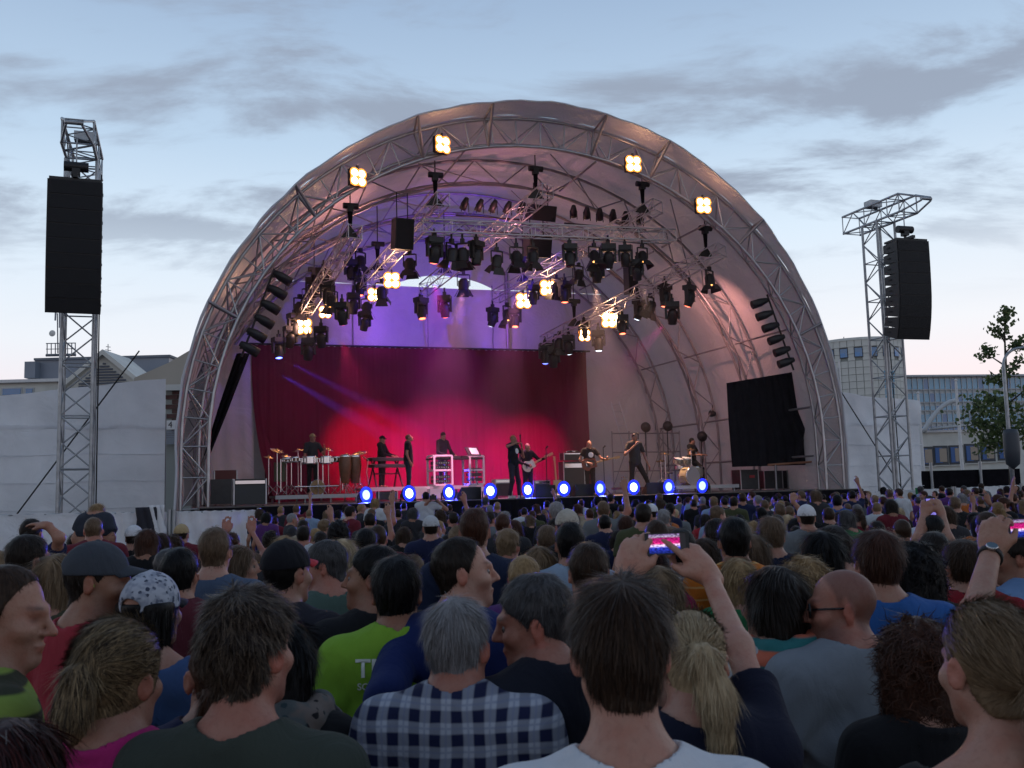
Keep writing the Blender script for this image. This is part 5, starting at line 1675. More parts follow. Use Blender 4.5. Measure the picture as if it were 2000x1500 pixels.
def tint_attr(me, b, V, beard=0.0, brow=1.0, scalp=0.0):
    Q = ((V - b.hc) @ b.HR) / b.hs
    T_ = np.ones((len(V), 4), f32)
    ax = np.abs(Q[:, 0]); y, z = Q[:, 1], Q[:, 2]
    def mul(mask, col):
        for i in range(3): T_[:, i] *= 1 + (col[i] - 1) * mask
    front = np.clip((y - .05) / .02, 0, 1)
    lips = np.exp(-(((z + .068) / .009) ** 2) - (ax / .022) ** 4) * front
    mul(lips, (.95, .60, .58))
    bz = .030 + .004 * np.clip(ax / .03, 0, 1)
    br = np.exp(-(((z - bz) / .0055) ** 2) - (((ax - .032) / .019) ** 4)) * front * brow
    mul(br, (.30, .27, .27))
    ey = np.exp(-(((z - .004) / .008) ** 2) - (((ax - .032) / .016) ** 4)) * front
    mul(ey, (.52, .46, .46))
    ear = np.clip((ax - .073) / .008, 0, 1) * (np.abs(y + .01) < .04) * (np.abs(z) < .05)
    mul(ear, (1.05, .80, .78))
    ns = np.exp(-((ax / .016) ** 2) - ((z + .026) / .016) ** 2) * np.clip((y - .09) / .02, 0, 1)
    mul(ns, (1.03, .85, .82))
    if beard:
        jb = np.clip((-.018 - z - .15 * y + .012) / .04, 0, 1) * np.clip((y + .022) / .06, 0, 1) * np.clip((z + .13) / .015, 0, 1) * (1 - lips)
        mul(jb * beard, (.42, .40, .42))
    if scalp:
        ed = z - np.interp(y, *HL['recede']).astype(f32) - .004
        mul(np.clip(ed / .034, 0, 1) * scalp * np.clip((z + .09) / .03, 0, 1), (.36, .36, .40))
    at = me.attributes.new('tint', 'FLOAT_COLOR', 'POINT'); at.data.foreach_set('color', T_.ravel())

def body_axes(b, hcell, tcell, lcell, fx=None, fy=None, fz=None):
    x0, x1, y0, y1, zt, ch, hx, hy = grids(b, hcell, tcell, lcell)
    fx = fx or (hx - .105, hx + .105); fy = fy or (hy - .14, hy + .16)
    X = axis([(x0, tcell), (fx[0], hcell), (fx[1], tcell), x1])
    Y = axis([(y0, tcell), (fy[0], hcell), (fy[1], tcell), y1])
    Z = axis([(-.02, lcell), (.72, tcell), ((fz or ch), hcell), zt])
    return X, Y, Z

def eyes(root, b, look=0.0):
    for m in (-1, 1):
        c = b.hc + (b.HR @ v3(m * .031, .0750, .002)) * b.hs
        mb = MB()
        mb.lathe([(0, -.0125), (.008, -.0095), (.0122, -.003), (.0122, .003), (.0095, .0082)], (0, 0, 0), 12)
        mb.m = 1
        mb.lathe([(.0095, .0082), (.0062, .0109), (.0, .0126)], (0, 0, 0), 12)
        q = Matrix(b.HR.tolist()) @ Matrix.Rotation(-pi / 2, 3, 'X')
        o = mb.build('eye', [m_eye, m_iris], root, c)
        o.rotation_euler = q.to_euler()

def hair_mesh(name, b, fn, box_, cell, hm, flow, nst, ln, wd, lift, seed, clump=None, wave=0.0, jitter=.25, shade0=.36, hl=None, capz=None):
    """hair mass plus ribbons; box_ in head coordinates"""
    (xa, xb), (ya, yb), (za, zb) = box_
    cs = np.array([[x, y, z] for x in (xa, xb) for y in (ya, yb) for z in (za, zb)], f32) @ b.HR.T * b.hs + b.hc
    lo, hi = cs.min(0), cs.max(0)
    V, F = surfnet(fn, np.arange(lo[0], hi[0] + cell, cell), np.arange(lo[1], hi[1] + cell, cell), np.arange(lo[2], hi[2] + cell, cell))
    if len(V) == 0: return None
    Nn = vnormals(V, F)
    n0 = len(V)
    rs = np.random.RandomState(seed)
    sh = np.full(n0, shade0, f32) + rs.normal(0, .05, n0).astype(f32)
    VV, FF = [V], [F]
    if nst:
        # keep ribbons off the cut faces that meet the skin
        Q = ((V - b.hc) @ b.HR) / b.hs
        A = np.concatenate([np.abs(Q[:, :1]), Q[:, 1:]], 1)
        ds = sd_head(Q)
        ok = ds > .0028
        if capz is not None: ok &= Q[:, 2] < capz - .012
        Pk = V[ok]; Nk = Nn[ok]
        rep = int(math.ceil(nst / max(1, len(Pk))))
        Pk = np.repeat(Pk, rep, 0) + rs.normal(0, cell * .5, (len(Pk) * rep, 3)).astype(f32); Nk = np.repeat(Nk, rep, 0)
        def fl(p):
            q = ((p - b.hc) @ b.HR) / b.hs
            return flow(q) @ b.HR.T
        lf = None
        if hl is not None:
            qk = ((Pk - b.hc) @ b.HR) / b.hs
            lf = np.where(qk[:, 1] < -.10, 1, np.clip((qk[:, 2] - np.interp(qk[:, 1], *HL[hl])) / (ln * 1.3), .18, 1)).astype(f32) if hl == 'tied' else np.clip((qk[:, 2] - np.interp(qk[:, 1], *HL[hl])) / (ln * 1.3), .18, 1).astype(f32)
        Vs, Fs = strands(Pk, Nk, fl, nst, ln, wd, lift, seed, wave=wave, jitter=jitter, lf=lf)
        if len(Vs):
            VV.append(Vs); FF.append(Fs + n0)
            per = len(Vs) // (len(Fs) // 4)
            ss = np.repeat(np.clip(rs.normal(.36, .17, len(Fs) // 4), -.1, .9), per).astype(f32)
            sh = np.concatenate([sh, ss])
    V = np.concatenate(VV); F = np.concatenate(FF)
    me = np_mesh(name, V, F, hm)
    NN = np.concatenate([Nn, SNORM[0]]) if len(V) > n0 else Nn
    me.attributes.new('hn', 'FLOAT_VECTOR', 'POINT').data.foreach_set('vector', NN.astype(f32).ravel())
    at = me.attributes.new('shade', 'FLOAT', 'POINT'); at.data.foreach_set('value', sh)
    return me

CROWN = v3(0, -.055, .13)
def flow_short(q):
    d = q - CROWN
    d = d / (np.linalg.norm(d, axis=1, keepdims=True) + 1e-6)
    d[:, 2] -= .35
    return d
def flow_down(q):
    d = np.zeros_like(q); d[:, 2] = -1
    top = np.clip((q[:, 2] - .06) / .06, 0, 1)
    d[:, 0] += np.sign(q[:, 0]) * top * 1.2; d[:, 1] -= .5 * top + .15
    return d
def flow_to(tgt):
    def f(q):
        d = v3(*tgt) - q
        n_ = np.linalg.norm(d, axis=1, keepdims=True)
        return d / (n_ + 1e-6)
    return f
BOX_SHORT = ((-.12, .12), (-.16, .14), (-.14, .17))
def prune(V, F, keep):
    """drop faces whose vertices all fail keep"""
    k = keep[F].any(1)
    F = F[k]
    used = np.unique(F)
    mp_ = -np.ones(len(V), np.int32); mp_[used] = np.arange(len(used))
    return V[used], mp_[F]

def body_mesh(b, hcell, tcell, lcell, skin, beard=0.0, brow=1.0, scalp=0.0, **kw):
    X, Y, Z = body_axes(b, hcell, tcell, lcell, **kw)
    V, F = surfnet(b.skin, X, Y, Z)
    me = np_mesh('body', V, F, skin)
    tint_attr(me, b, V, beard, brow, scalp)
    return me
def cloth_mesh(b, fn, name, cell, z0, z1, m, fine=None):
    x0, x1, y0, y1, zt, ch, hx, hy = grids(b, cell, cell, cell)
    zn = b.shz
    if name == 'shirt':
        X, Y = axis([(x0, cell), (-.12, cell * .6), (.12, cell), x1]), axis([(y0, cell), (-.15, cell * .7), (.1, cell), y1])
        Z = axis([(z0, cell * 1.6), (1.15 * b.k, cell), (zn - .03, cell * .55), (zn + .12, cell), max(zn + .2, min(zt, z1))])
    else:
        X, Y, Z = np.arange(x0, x1, cell), np.arange(y0, y1, cell), np.arange(z0, z1, cell)
    V, F = surfnet(fn, X, Y, Z)
    if name == 'shirt' and len(V): V = smooth_mesh(V, F, 1)
    return np_mesh(name, V, F, m)
def set_mat(o, m):
    o.material_slots[0].link = 'OBJECT'; o.material_slots[0].material = m
# ================================================================== spectators close to the viewer, one by one
def q_long(len_=.28, w=.082, side=.9):
    def ex(Q, P, d):
        A = np.concatenate([np.abs(Q[:, :1]), Q[:, 1:]], 1)
        S_ = v3(1, 1.55, 1)
        e = s_cap(A * S_, np.array([.018, -.052, .02]) * S_, np.array([.03, -.088, -len_]) * S_, w, w * .72)
        e = smin(e, s_cap(A, (.066, -.012, .02), (.072, -.035, -len_ * side), .026, .016), .03)
        e = e + .0035 * np.sin(Q[:, 0] * 170 + 2 * np.sin(Q[:, 2] * 22)) 
        front = Q[:, 1] - np.interp(Q[:, 2], [-.3, -.1, -.03, .04, .09], [.0, .012, .022, .055, .1]).astype(f32)
        e = smax(e, front, .012)
        e = smax(e, -len_ - Q[:, 2] + .012 * np.sin(Q[:, 0] * 60), .01)
        return smin(d, e, .02)
    return ex
def q_pony(tie, pts, rad):
    def ex(Q, P, d):
        p = tie; r0 = rad[0]
        e = None
        for i, q in enumerate(pts):
            c = s_cap(Q, p, q, rad[i], rad[i + 1])
            e = c if e is None else smin(e, c, .02)
            p = q
        e = e + .003 * np.sin(Q[:, 0] * 230 + 3 * np.sin(Q[:, 2] * 30))
        return smin(d, e, .012)
    return ex
def do_hair(root, b, style, color, cell, seed=0, dense=1.0, capz=None, **kw):
    hm = HAIRS[color]
    S_ = dict(thick=.006, top=.008, rough=.002, ln=.030, wd=.0008, lift=.0009, n=3600, box=BOX_SHORT, hl='short', flow=flow_short, extra=None, wave=0.0, jitter=.22)
    if style == 'crop': S_.update(thick=.003, top=.002, ln=.014, lift=.001, n=2400, rough=.001)
    elif style == 'recede': S_.update(hl='recede', thick=.004, top=.002, ln=.022, lift=.0006)
    elif style == 'bald': S_.update(hl='bald', thick=.005, top=0, ln=.012, lift=.0008, n=1200, rough=.001)
    elif style == 'messy': S_.update(thick=.007, top=.017, ln=.042, lift=.0018, n=3600, rough=.005, jitter=.32, wd=.0010, hl='short')
    elif style == 'mop': S_.update(hl='short', thick=.008, top=.009, ln=.055, lift=.0002, n=6000, rough=.002, jitter=.13, wd=.0008)
    elif style == 'swept': S_.update(hl='short', thick=.005, top=.007, ln=.05, lift=.0003, n=6000, jitter=.10, wd=.0008)
    elif style == 'long': S_.update(hl='long', thick=.007, top=.006, ln=.10, lift=.0006, n=7000, flow=flow_down, extra=q_long(kw.pop('length', .28)), box=((-.13, .13), (-.19, .14), (-.33, .17)), jitter=.07, wd=.0010)
    elif style == 'bob': S_.update(hl='long', thick=.009, top=.007, ln=.07, lift=.0006, n=3600, flow=flow_down, extra=q_long(.13, .088, .95), box=((-.13, .13), (-.19, .14), (-.20, .17)), jitter=.12, wd=.0014)
    elif style == 'curly': S_.update(hl='long', thick=.018, top=.010, ln=.05, lift=.002, n=5200, flow=flow_down, extra=q_long(kw.pop('length', .22), .095), box=((-.15, .15), (-.21, .14), (-.28, .18)), rough=.009, jitter=.9, wave=.008, wd=.0014)
    elif style == 'pony':
        tie = kw.pop('tie', (0, -.118, .045)); tail = kw.pop('tail', [(0, -.155, .02), (.005, -.165, -.06), (.01, -.14, -.17)]); rad = kw.pop('rad', [.018, .028, .030, .012])
        def fl(q, tie=tie):
            d = v3(*tie) - q; d = d / (np.linalg.norm(d, axis=1, keepdims=True) + 1e-6)
            m = (q[:, 1] < tie[1] - .008)
            d[m] = v3(0, -.1, -1)
            return d
        S_.update(hl='tied', thick=.004, top=.004, ln=.055, lift=.0003, n=6000, flow=fl, extra=q_pony(tie, tail, rad), box=((-.13, .13), (-.24, .14), (-.36, .17)), jitter=.08, rough=.0015, wd=.0008)
    S_.update(kw)
    fn = hair_fn(b, S_['hl'], S_['thick'], S_['top'], S_['rough'], seed, S_['extra'], capz)
    n = int(S_['n'] * dense)
    me = hair_mesh('hair', b, fn, S_['box'], cell, hm, S_['flow'], n, S_['ln'], S_['wd'] * .8 * kw.get('wmul', 1) / max(.55, dense) ** .5, S_['lift'], seed + 5, wave=S_['wave'], jitter=S_['jitter'], hl=S_['hl'] if style not in ('long', 'bob', 'curly') else None, capz=capz)
    return link('hair', me, root) if me and root is not None else me

def head_pt(b, x, y, z): return Vector(b.hc + (b.HR @ v3(x, y, z)) * b.hs)
def cap_on(root, b, m, bill_m, cell=.006, back=False, opening=False, low=.028):
    sg = -1 if back else 1
    def f(P):
        Q = ((P - b.hc) @ b.HR) / b.hs
        d = s_ell(Q, v3(0, -.014, .036), (.089, .112, .106))
        d = smax(d, (low + .10 * (Q[:, 1] * sg) * .35 - Q[:, 2]), .006)
        d = smax(d, -(s_ell(Q, v3(0, -.014, .030), (.080, .103, .098))), .004)
        if opening: d = smax(d, -s_ell(Q, v3(0, -.125 * sg, .028), (.044, .04, .030)), .006)
        return smin(d, s_ell(Q, v3(0, -.012, .143), (.009, .009, .004)), .004) * b.hs
    cs = np.array([[x, y, z] for x in (-.11, .11) for y in (-.15, .13) for z in (-.03, .16)], f32) @ b.HR.T * b.hs + b.hc
    lo, hi = cs.min(0), cs.max(0)
    V, F = surfnet(f, *[np.arange(lo[i], hi[i], cell * .8) for i in range(3)])
    o = link('cap', np_mesh('cap', V, F, m), root)
    P = []
    for i in range(15):
        a = -1 + 2 * i / 14
        row = []
        for j in range(7):
            g = j / 6
            y0 = .088 * sqrt(max(0, 1 - (a * .80) ** 2)) - .0
            ln = .078 * sqrt(max(0, 1 - (a * .93) ** 2))
            row.append(head_pt(b, a * .066, sg * (y0 - .004 + ln * g), low + .030 + .006 - .018 * g - .022 * a * a))
        P.append(row)
    bl = MB().grid(P).build('bill', bill_m, o)
    md = bl.modifiers.new('thick', 'SOLIDIFY'); md.thickness = .005
    return o

FG = []
TO = {}
def fg(px, py, Y, label, face=0, hy=0, hp=0, hr=0, fem=0, build=1.0, skin=1, hair=('short', 'brown'), hkw=None, shirt=None, sleeve='short', collar='crew', beard=0.0, eyes_=False, arms=None, hands=None, hs=.93, lean=0.0, belly=0.0, jaw=1.0, nose=1.0, fit=.017, trou=None, seed=0, fx=None, fy=None, fz=None, neck_fwd=0.0, h=None, base=0.0, legs=None, group='spectators close to the viewer', fat=1.0, longhem=.80, cellmul=1.0, scalp=0.0, neckup=.045):
    hs = hs * (0.975 if fem else 1.0)
    p = atY(px, py, Y)
    H = p.z + .122 * hs - base
    rz = radians(face)
    tmp = Body(H, fem, build, neck_fwd=neck_fwd, lean=lean, hs=hs)
    off = Matrix.Rotation(rz, 3, 'Z') @ Vector(tmp.hc.tolist())
    loc = Vector((p.x - off.x, p.y - off.y, base))
    A = None
    if arms:
        A = {}
        Ri = Matrix.Rotation(-rz, 3, 'Z')
        for k_, pts in arms.items():
            A[k_] = tuple(tuple(Ri @ ((atY(*q) if not isinstance(q, Vector) else q) - loc)) for q in pts)
    b = Body(H, fem, build, radians(hy), radians(hp), radians(hr), lean, A, hands, legs, sleeve, collar, jaw, nose, belly, neck_fwd, hs, shirt_fit=fit, fat=fat, longhem=longhem, neckup=neckup)
    b.ring = Y < 3.6
    root = thing('person', label, 'person', loc, rz, group)
    hc_ = min(.012, max(.0052, .0024 * Y)) * cellmul; tc = min(.022, max(.014, .0055 * Y)); cc = min(.018, max(.0095, .004 * Y))
    sk = SKINS[skin]
    link('body', body_mesh(b, hc_, tc, .05, sk, beard, scalp=scalp, fx=fx, fy=fy, fz=fz), root)
    if shirt:
        link('shirt', cloth_mesh(b, b.shirt, 'shirt', cc, longhem - .06, b.h, shirt), root)
    link('trousers', cloth_mesh(b, b.trousers, 'trousers', .03, .03, 1.05, trou or m_jeans), root)
    if hair:
        do_hair(root, b, hair[0], hair[1], max(.0058, hc_), seed, max(.35, min(1.0, 2.6 / Y)), **(hkw or {}))
    if eyes_: eyes(root, b)
    FG.append((loc.x, loc.y))
    return root, b

C = cloth_mat
c_green_stripe = pattern_mat('shirt_green_stripes', 'stripe', (.20, .28, .055), (.035, .038, .022), period=.075, duty=.42)
c_plaid = pattern_mat('shirt_blue_plaid', 'plaid', (.42, .45, .52), (.012, .016, .055), (.16, .19, .30), period=.052, duty=.52)
c_plaid2 = pattern_mat('shirt_white_check', 'plaid', (.55, .57, .62), (.02, .03, .12), (.2, .25, .4), period=.030, duty=.45)
c_redcheck = pattern_mat('shirt_red_check', 'check', (.36, .018, .022), (.012, .010, .022), period=.085)
c_orange_st = pattern_mat('polo_orange_stripes', 'stripe', (.55, .16, .02), (.62, .34, .12), period=.055, duty=.16)
c_leopard = pattern_mat('scarf_leopard', 'blotch', (.16, .13, .115), (.015, .013, .015), (.05, .09, .10), period=.030, duty=.50)
c_scarf = pattern_mat('scarf_coral_teal', 'stripe', (.52, .13, .075), (.03, .16, .165), period=.075, duty=.45)
c_floral = pattern_mat('cap_floral', 'blotch', (.40, .42, .48), (.045, .055, .09), (.16, .18, .24), period=.017, duty=.52)
m_cap_slate = C('cap_slate', (.045, .052, .065), wr=.5); m_cap_black = C('cap_black', (.008, .008, .012)); m_cap_red = C('cap_bill_red', (.42, .03, .04))
m_watch = mat('watch_steel', (.5, .5, .52), .25, .9); m_strap = mat('watch_strap', (.015, .014, .016), .6); m_dial = mat('watch_dial', (.06, .11, .15), .2)

# F1 man at the edge of the frame, striped green shirt
fg(15, 1205, 2.35, 'man in green striped shirt in profile at the bottom left edge', face=-50, hy=-38, hp=-8, hair=('recede', 'brown'), shirt=c_green_stripe, eyes_=False, skin=1, beard=.25, seed=1, nose=1.6)
# F2 slate cap, red shirt, green ear plug
r, b = fg(192, 1138, 3.15, 'man in slate grey cap and red t-shirt with a green ear plug', face=-25, hy=-52, hp=-4, hair=('crop', 'darkbrown'), hkw=dict(capz=.05), shirt=C('tee_red', (.30, .028, .042)), eyes_=False, beard=.55, seed=2, skin=2)
cap_on(r, b, m_cap_slate, m_cap_slate, opening=True)
MB().lathe([(0, -.006), (.006, -.004), (.006, .004), (0, .007)], head_pt(b, .083, -.004, -.004), 8).build('ear_plug', mat('ear_plug_green', (.25, .75, .05), .5, emit=(.2, .7, .05), estr=.0), r)
# F3 floral cap, dark long hair, blue top
r, b = fg(298, 1196, 3.1, 'woman in floral cap with long dark hair and blue off-shoulder top', face=-12, hy=-8, fem=1, hair=('long', 'black'), hkw=dict(length=.30, capz=.04), shirt=C('top_blue', (.045, .085, .20)), collar='wide', seed=3)
cap_on(r, b, c_floral, m_cap_black, opening=True, low=.012)
# F4 streaked bun, pink top
r, b = fg(232, 1332, 2.15, 'woman with streaked blond tied hair and pink top', face=-6, hy=-10, hp=-3, fem=1, hs=.97, hair=('pony', 'streaked'), shirt=C('top_pink', (.42, .022, .155)), seed=4,
          hkw=dict(tie=(.0, -.105, .050), tail=[(.0, -.128, .030), (-.008, -.130, -.03), (-.012, -.112, -.085)], rad=[.015, .026, .030, .022], hl='long', thick=.016, top=.012, extra=None, n=5200, jitter=.16) if False else dict(tie=(0, -.108, .050), tail=[(0, -.132, .025), (-.006, -.136, -.03), (-.010, -.112, -.10)], rad=[.016, .030, .036, .020], thick=.011, top=.010, n=9000, jitter=.14, hl='full'))
MB().lathe([(.014, -.008), (.020, 0), (.014, .008)], head_pt(b, 0, -.118, .048), 12, Quaternion((1, 0, 0), radians(70))).build('hair_tie', C('hair_tie_wine', (.10, .01, .02)), r)
# F5 dark red hair, corner
fg(30, 1552, 1.7, 'woman with dark red hair at the bottom left corner', face=-10, fem=1, hair=('bob', 'winered'), shirt=C('top_black', (.01, .01, .012)), seed=5)
# F6 tousled hair, dark green tee, bead necklace
r, b = fg(488, 1278, 2.05, 'man with tousled tipped hair, dark green t-shirt and bead necklace', face=-8, hy=-14, hair=('messy', 'tipped'), shirt=C('tee_olive', (.042, .052, .042)), build=1.04, seed=6, skin=3, neckup=.012, beard=.2, hkw=dict(n=11000))
nkb = MB(); nk0 = Vector((0, -.02, b.shz + .055))
for i in range(40):
    t = 2 * pi * i / 40
    nkb.m = i % 3 % 2
    nkb.lathe([(0, -.006), (.0055, -.004), (.0055, .004), (0, .006)], nk0 + Vector((.075 * sin(t), .072 * cos(t), .018 * -cos(t))), 6)
nkb.build('bead_necklace', [mat('bead_dark', (.02, .014, .012), .4), mat('bead_bone', (.4, .36, .3), .5)], r)
# F7 red ponytail behind F6
fg(428, 1322, 2.45, 'woman with long copper ponytail and navy top behind the tousled man', face=15, hy=10, fem=1, hair=('pony', 'copper'), shirt=C('top_navy', (.012, .016, .06)), seed=7,
   hkw=dict(tie=(0, -.115, .0), tail=[(-.03, -.150, -.03), (-.055, -.155, -.14), (-.06, -.13, -.29)], rad=[.020, .034, .040, .014]))
# F8 black cap red bill
r, b = fg(562, 1122, 3.7, 'man in black cap with red bill and dark grey hooded jacket', face=-18, hy=-12, hair=('crop', 'black'), hkw=dict(capz=.05), shirt=C('jacket_charcoal', (.022, .021, .030)), sleeve='long', collar='hood', seed=8)
cap_on(r, b, m_cap_black, m_cap_red)
# F9 leopard scarf
r, b = fg(556, 1305, 2.6, 'dark-haired woman in leopard print scarf behind the tousled man', face=-8, fem=1, hair=('bob', 'black'), shirt=C('top_black', (.01, .01, .012)), sleeve='long', seed=9)
def scarf(root, b, m, r0=.088, dz=0.0, fat_=.036, name='scarf', cell=.010, rows=3):
    c = v3(0, -.005 + b.ly, b.shz + .045 + dz)
    def f(P):
        q = P - c
        ang = np.arctan2(q[:, 0], q[:, 1]); rr = np.sqrt(q[:, 0] ** 2 + (q[:, 1] * 1.05) ** 2)
        d = None
        for i in range(rows):
            z0 = (i - 1) * .030 + .012 * np.sin(ang * 2 + i * 2) - .02 * np.cos(ang)
            e = np.sqrt((rr - r0 - .012 * (rows - 1 - i) - .006 * np.sin(ang * 5 + i)) ** 2 + (q[:, 2] - z0) ** 2) - fat_ * (.62 + .1 * np.sin(ang * 7 + i * 3))
            d = e if d is None else smin(d, e, .008)
        return d * .9
    V, F = surfnet(f, np.arange(-.2, .2, cell), np.arange(-.2, .2, cell) + c[1], np.arange(-.12, .13, cell) + c[2])
    return link(name, np_mesh(name, V, F, m), root)
scarf(r, b, c_leopard, .11, -.03, .055, rows=4)
# F10 lime polo with white letters
r, b = fg(775, 1162, 3.3, 'black-haired man in lime green polo with white lettering', face=8, hy=-6, hair=('mop', 'black'), hkw=dict(thick=.010, top=.010, ln=.04), shirt=C('polo_lime', (.20, .38, .035)), collar='polo', seed=10, skin=2, build=1.02)
def decal_text(root, b, text, size, x0, z0, m, back=True, gap=.002, font_w=1.0):
    """letters that lie on the back of the shirt"""
    tx = bpy.data.curves.new('lettering', 'FONT'); tx.body = text; tx.size = size; tx.extrude = 0.0
    tx.space_line = .9; tx.offset = size * .02
    to = bpy.data.objects.new('lettering', tx); COL.objects.link(to)
    dgx = bpy.context.evaluated_depsgraph_get()
    me = bpy.data.meshes.new_from_object(to.evaluated_get(dgx)); bpy.data.objects.remove(to)
    import bmesh
    bm = bmesh.new(); bm.from_mesh(me)
    bmesh.ops.triangulate(bm, faces=bm.faces[:])
    bmesh.ops.subdivide_edges(bm, edges=bm.edges[:], cuts=2, use_grid_fill=False)
    bm.to_mesh(me); bm.free()
    n = len(me.vertices); co = np.empty(n * 3, f32); me.vertices.foreach_get('co', co); co = co.reshape(-1, 3)
    P = np.stack([x0 + co[:, 0] * font_w, np.full(n, -.32), z0 + co[:, 1]], 1).astype(f32)
    for _ in range(40):
        d = b.shirt(P); P[:, 1] += np.clip(d - gap - .002, -.05, .05)
    me.vertices.foreach_set('co', P.ravel()); me.materials.clear(); me.materials.append(m); me.update()
    return link('lettering', me, root)
m_letter = mat('white_shirt_print', (.68, .70, .64), .8)
decal_text(r, b, 'TE', .078, -.135, b.shz - .045, m_letter)
decal_text(r, b, 'SCH', .030, -.130, b.shz - .085, m_letter)
# F11 profile left
fg(727, 1132, 3.6, 'dark-haired man in black jacket in profile beside the lime polo', face=30, hy=52, hp=2, hair=('short', 'black'), shirt=C('jacket_black', (.010, .010, .013)), sleeve='long', eyes_=True, skin=2, beard=.35, seed=11, belly=.3)
# F12 grey curly man looking left, green jacket
fg(636, 1110, 4.5, 'grey-haired man in sage green jacket looking down', face=35, hy=45, hp=-14, hair=('short', 'saltpepper'), shirt=C('jacket_sage', (.065, .105, .09)), sleeve='long', eyes_=True, skin=3, seed=12, beard=.3)
# F13 balding man in navy sweater and white collar
r, b = fg(906, 1120, 3.25, 'balding man in royal blue sweater with white collar in profile', face=-22, hy=-58, hp=2, hair=('recede', 'darkbrown'), shirt=C('sweater_blue', (.010, .020, .095)), sleeve='long', collar='crew', eyes_=True, beard=.5, seed=13, skin=0, nose=1.3,
          arms={'L': ((752, 1360, 3.0), (850, 1430, 3.35))})
nk = np.array([0, -.02, b.shz + .03], f32)
def colf(P):
    c = s_cap(P, nk + v3(0, -.004, .0), nk + v3(0, .0, .052), .080, .067)
    c = smax(c, -s_cap(P, nk + v3(0, -.004, -.02), nk + v3(0, .012, .2), .060, .070), .004)
    return smax(smax(c, P[:, 2] - nk[2] - .050 + .25 * (P[:, 1] - nk[1]), .004), nk[2] - .03 - P[:, 2], .004)
V, F = surfnet(colf, np.arange(-.13, .13, .006), np.arange(-.15, .12, .006), np.arange(nk[2] - .05, nk[2] + .12, .006))
link('collar', np_mesh('collar', V, F, C('shirt_white', (.62, .63, .66))), r)
# F14 grey hair, plaid shirt
fg(895, 1266, 2.5, 'grey-haired man in blue and white plaid shirt', face=-6, hy=-12, hp=-4, hair=('swept', 'grey'), hkw=dict(hl='short'), shirt=c_plaid, collar='polo', sleeve='long', build=1.04, seed=14, skin=3, fit=.018)
# F15 smiling man leaning in
fg(1042, 1215, 2.62, 'smiling dark-haired man in black polo leaning towards his neighbour', face=35, hy=48, hp=-10, hr=-8, hair=('short', 'saltpepper'), hkw=dict(), shirt=C('polo_ink', (.010, .012, .022)), collar='polo', eyes_=True, skin=3, beard=.35, seed=15, lean=.12, build=1.05)
# F16 brown mop of hair, white tee
fg(1211, 1276, 1.68, 'boy with thick brown hair and white t-shirt nearest the viewer', face=2, hy=2, hair=('mop', 'brown'), shirt=C('tee_white', (.60, .62, .66)), seed=16, skin=0, neckup=.0, hkw=dict(n=11000, ln=.055, jitter=.10))
# F17 woman filming with her phone
r17, b17 = fg(1352, 1296, 2.25, 'woman with blond ponytail and black t-shirt filming with raised phone', face=0, fem=1, hair=('pony', 'platinum'), shirt=C('tee_midnight', (.008, .010, .026)), seed=17, skin=0,
   hkw=dict(tie=(-.012, -.110, .052), tail=[(.0, -.148, .035), (.026, -.165, -.05), (.028, -.150, -.15), (.016, -.135, -.225)], rad=[.018, .034, .040, .032, .012], n=6000),
   arms={'R': ((1442, 1262, 2.42), (1384, 1122, 2.66)), 'L': ((1200, 1250, 2.42), (1224, 1122, 2.66))},
   hands={'R': dict(dir=(-.62, .10, .78), back=(.55, -.75, .30), curl=(.12, .95, 1.1, 1.2), thumb=.1), 'L': dict(dir=(.32, .10, .94), back=(-.50, -.82, .10), curl=(.55, .62, .8, .9), thumb=.25)}, fz=1.40, fx=(-.42, .30), fy=(.15, .62), cellmul=1.2)
def watch(root, b, sd_, f=.86, face_dir=(0, -1, .2), r=.030):
    sh, el, wr = b.a[sd_]
    d = Vector((wr - el).tolist()).normalized(); c = Vector((el + (wr - el) * f).tolist())
    fd = Vector(face_dir); fd = (fd - d * fd.dot(d)).normalized()
    mb = MB(); q = d.to_track_quat('Z', 'Y')
    mb.lathe([(r, -.009), (r + .003, -.008), (r + .003, .008), (r, .009)], c, 18, q)
    o = mb.build('wrist_watch', m_strap, root)
    qf = fd.to_track_quat('Z', 'Y')
    MB().lathe([(.0, -.002), (.017, -.002), (.0175, .005), (.015, .007)], c + fd * (r + .002), 18, qf).build('case', m_watch, o)
    MB().lathe([(.0148, .0072), (0, .0074)], c + fd * (r + .002), 18, qf).build('dial', m_dial, o)
watch(r17, b17, 'L', .80)
def phone(c, right, upv, w_, h_, label, scr, name='phone', frame_m=None):
    right = Vector(right).normalized(); upv = Vector(upv); upv = (upv - right * upv.dot(right)).normalized(); nrm = right.cross(upv)
    M_ = Matrix((right, upv, nrm)).transposed()
    o = thing(name, label, 'phone', c)
    def pt(x, y, z): return M_ @ Vector((x, y, z))
    mb = MB().box((0, 0, 0), (w_, h_, .009), M_)
    mb.build('case', m_black, o)
    sc_m = MB(); sc_m.add([pt(x * w_ * .42, y * h_ * .43, .0052) for x, y in ((-1, -1), (1, -1), (1, 1), (-1, 1))], [(0, 1, 2, 3)])
    so = sc_m.build('screen', scr, o)
    so.data.uv_layers.new(name='uv').data.foreach_set('uv', [0, 0, 1, 0, 1, 1, 0, 1])
    return o
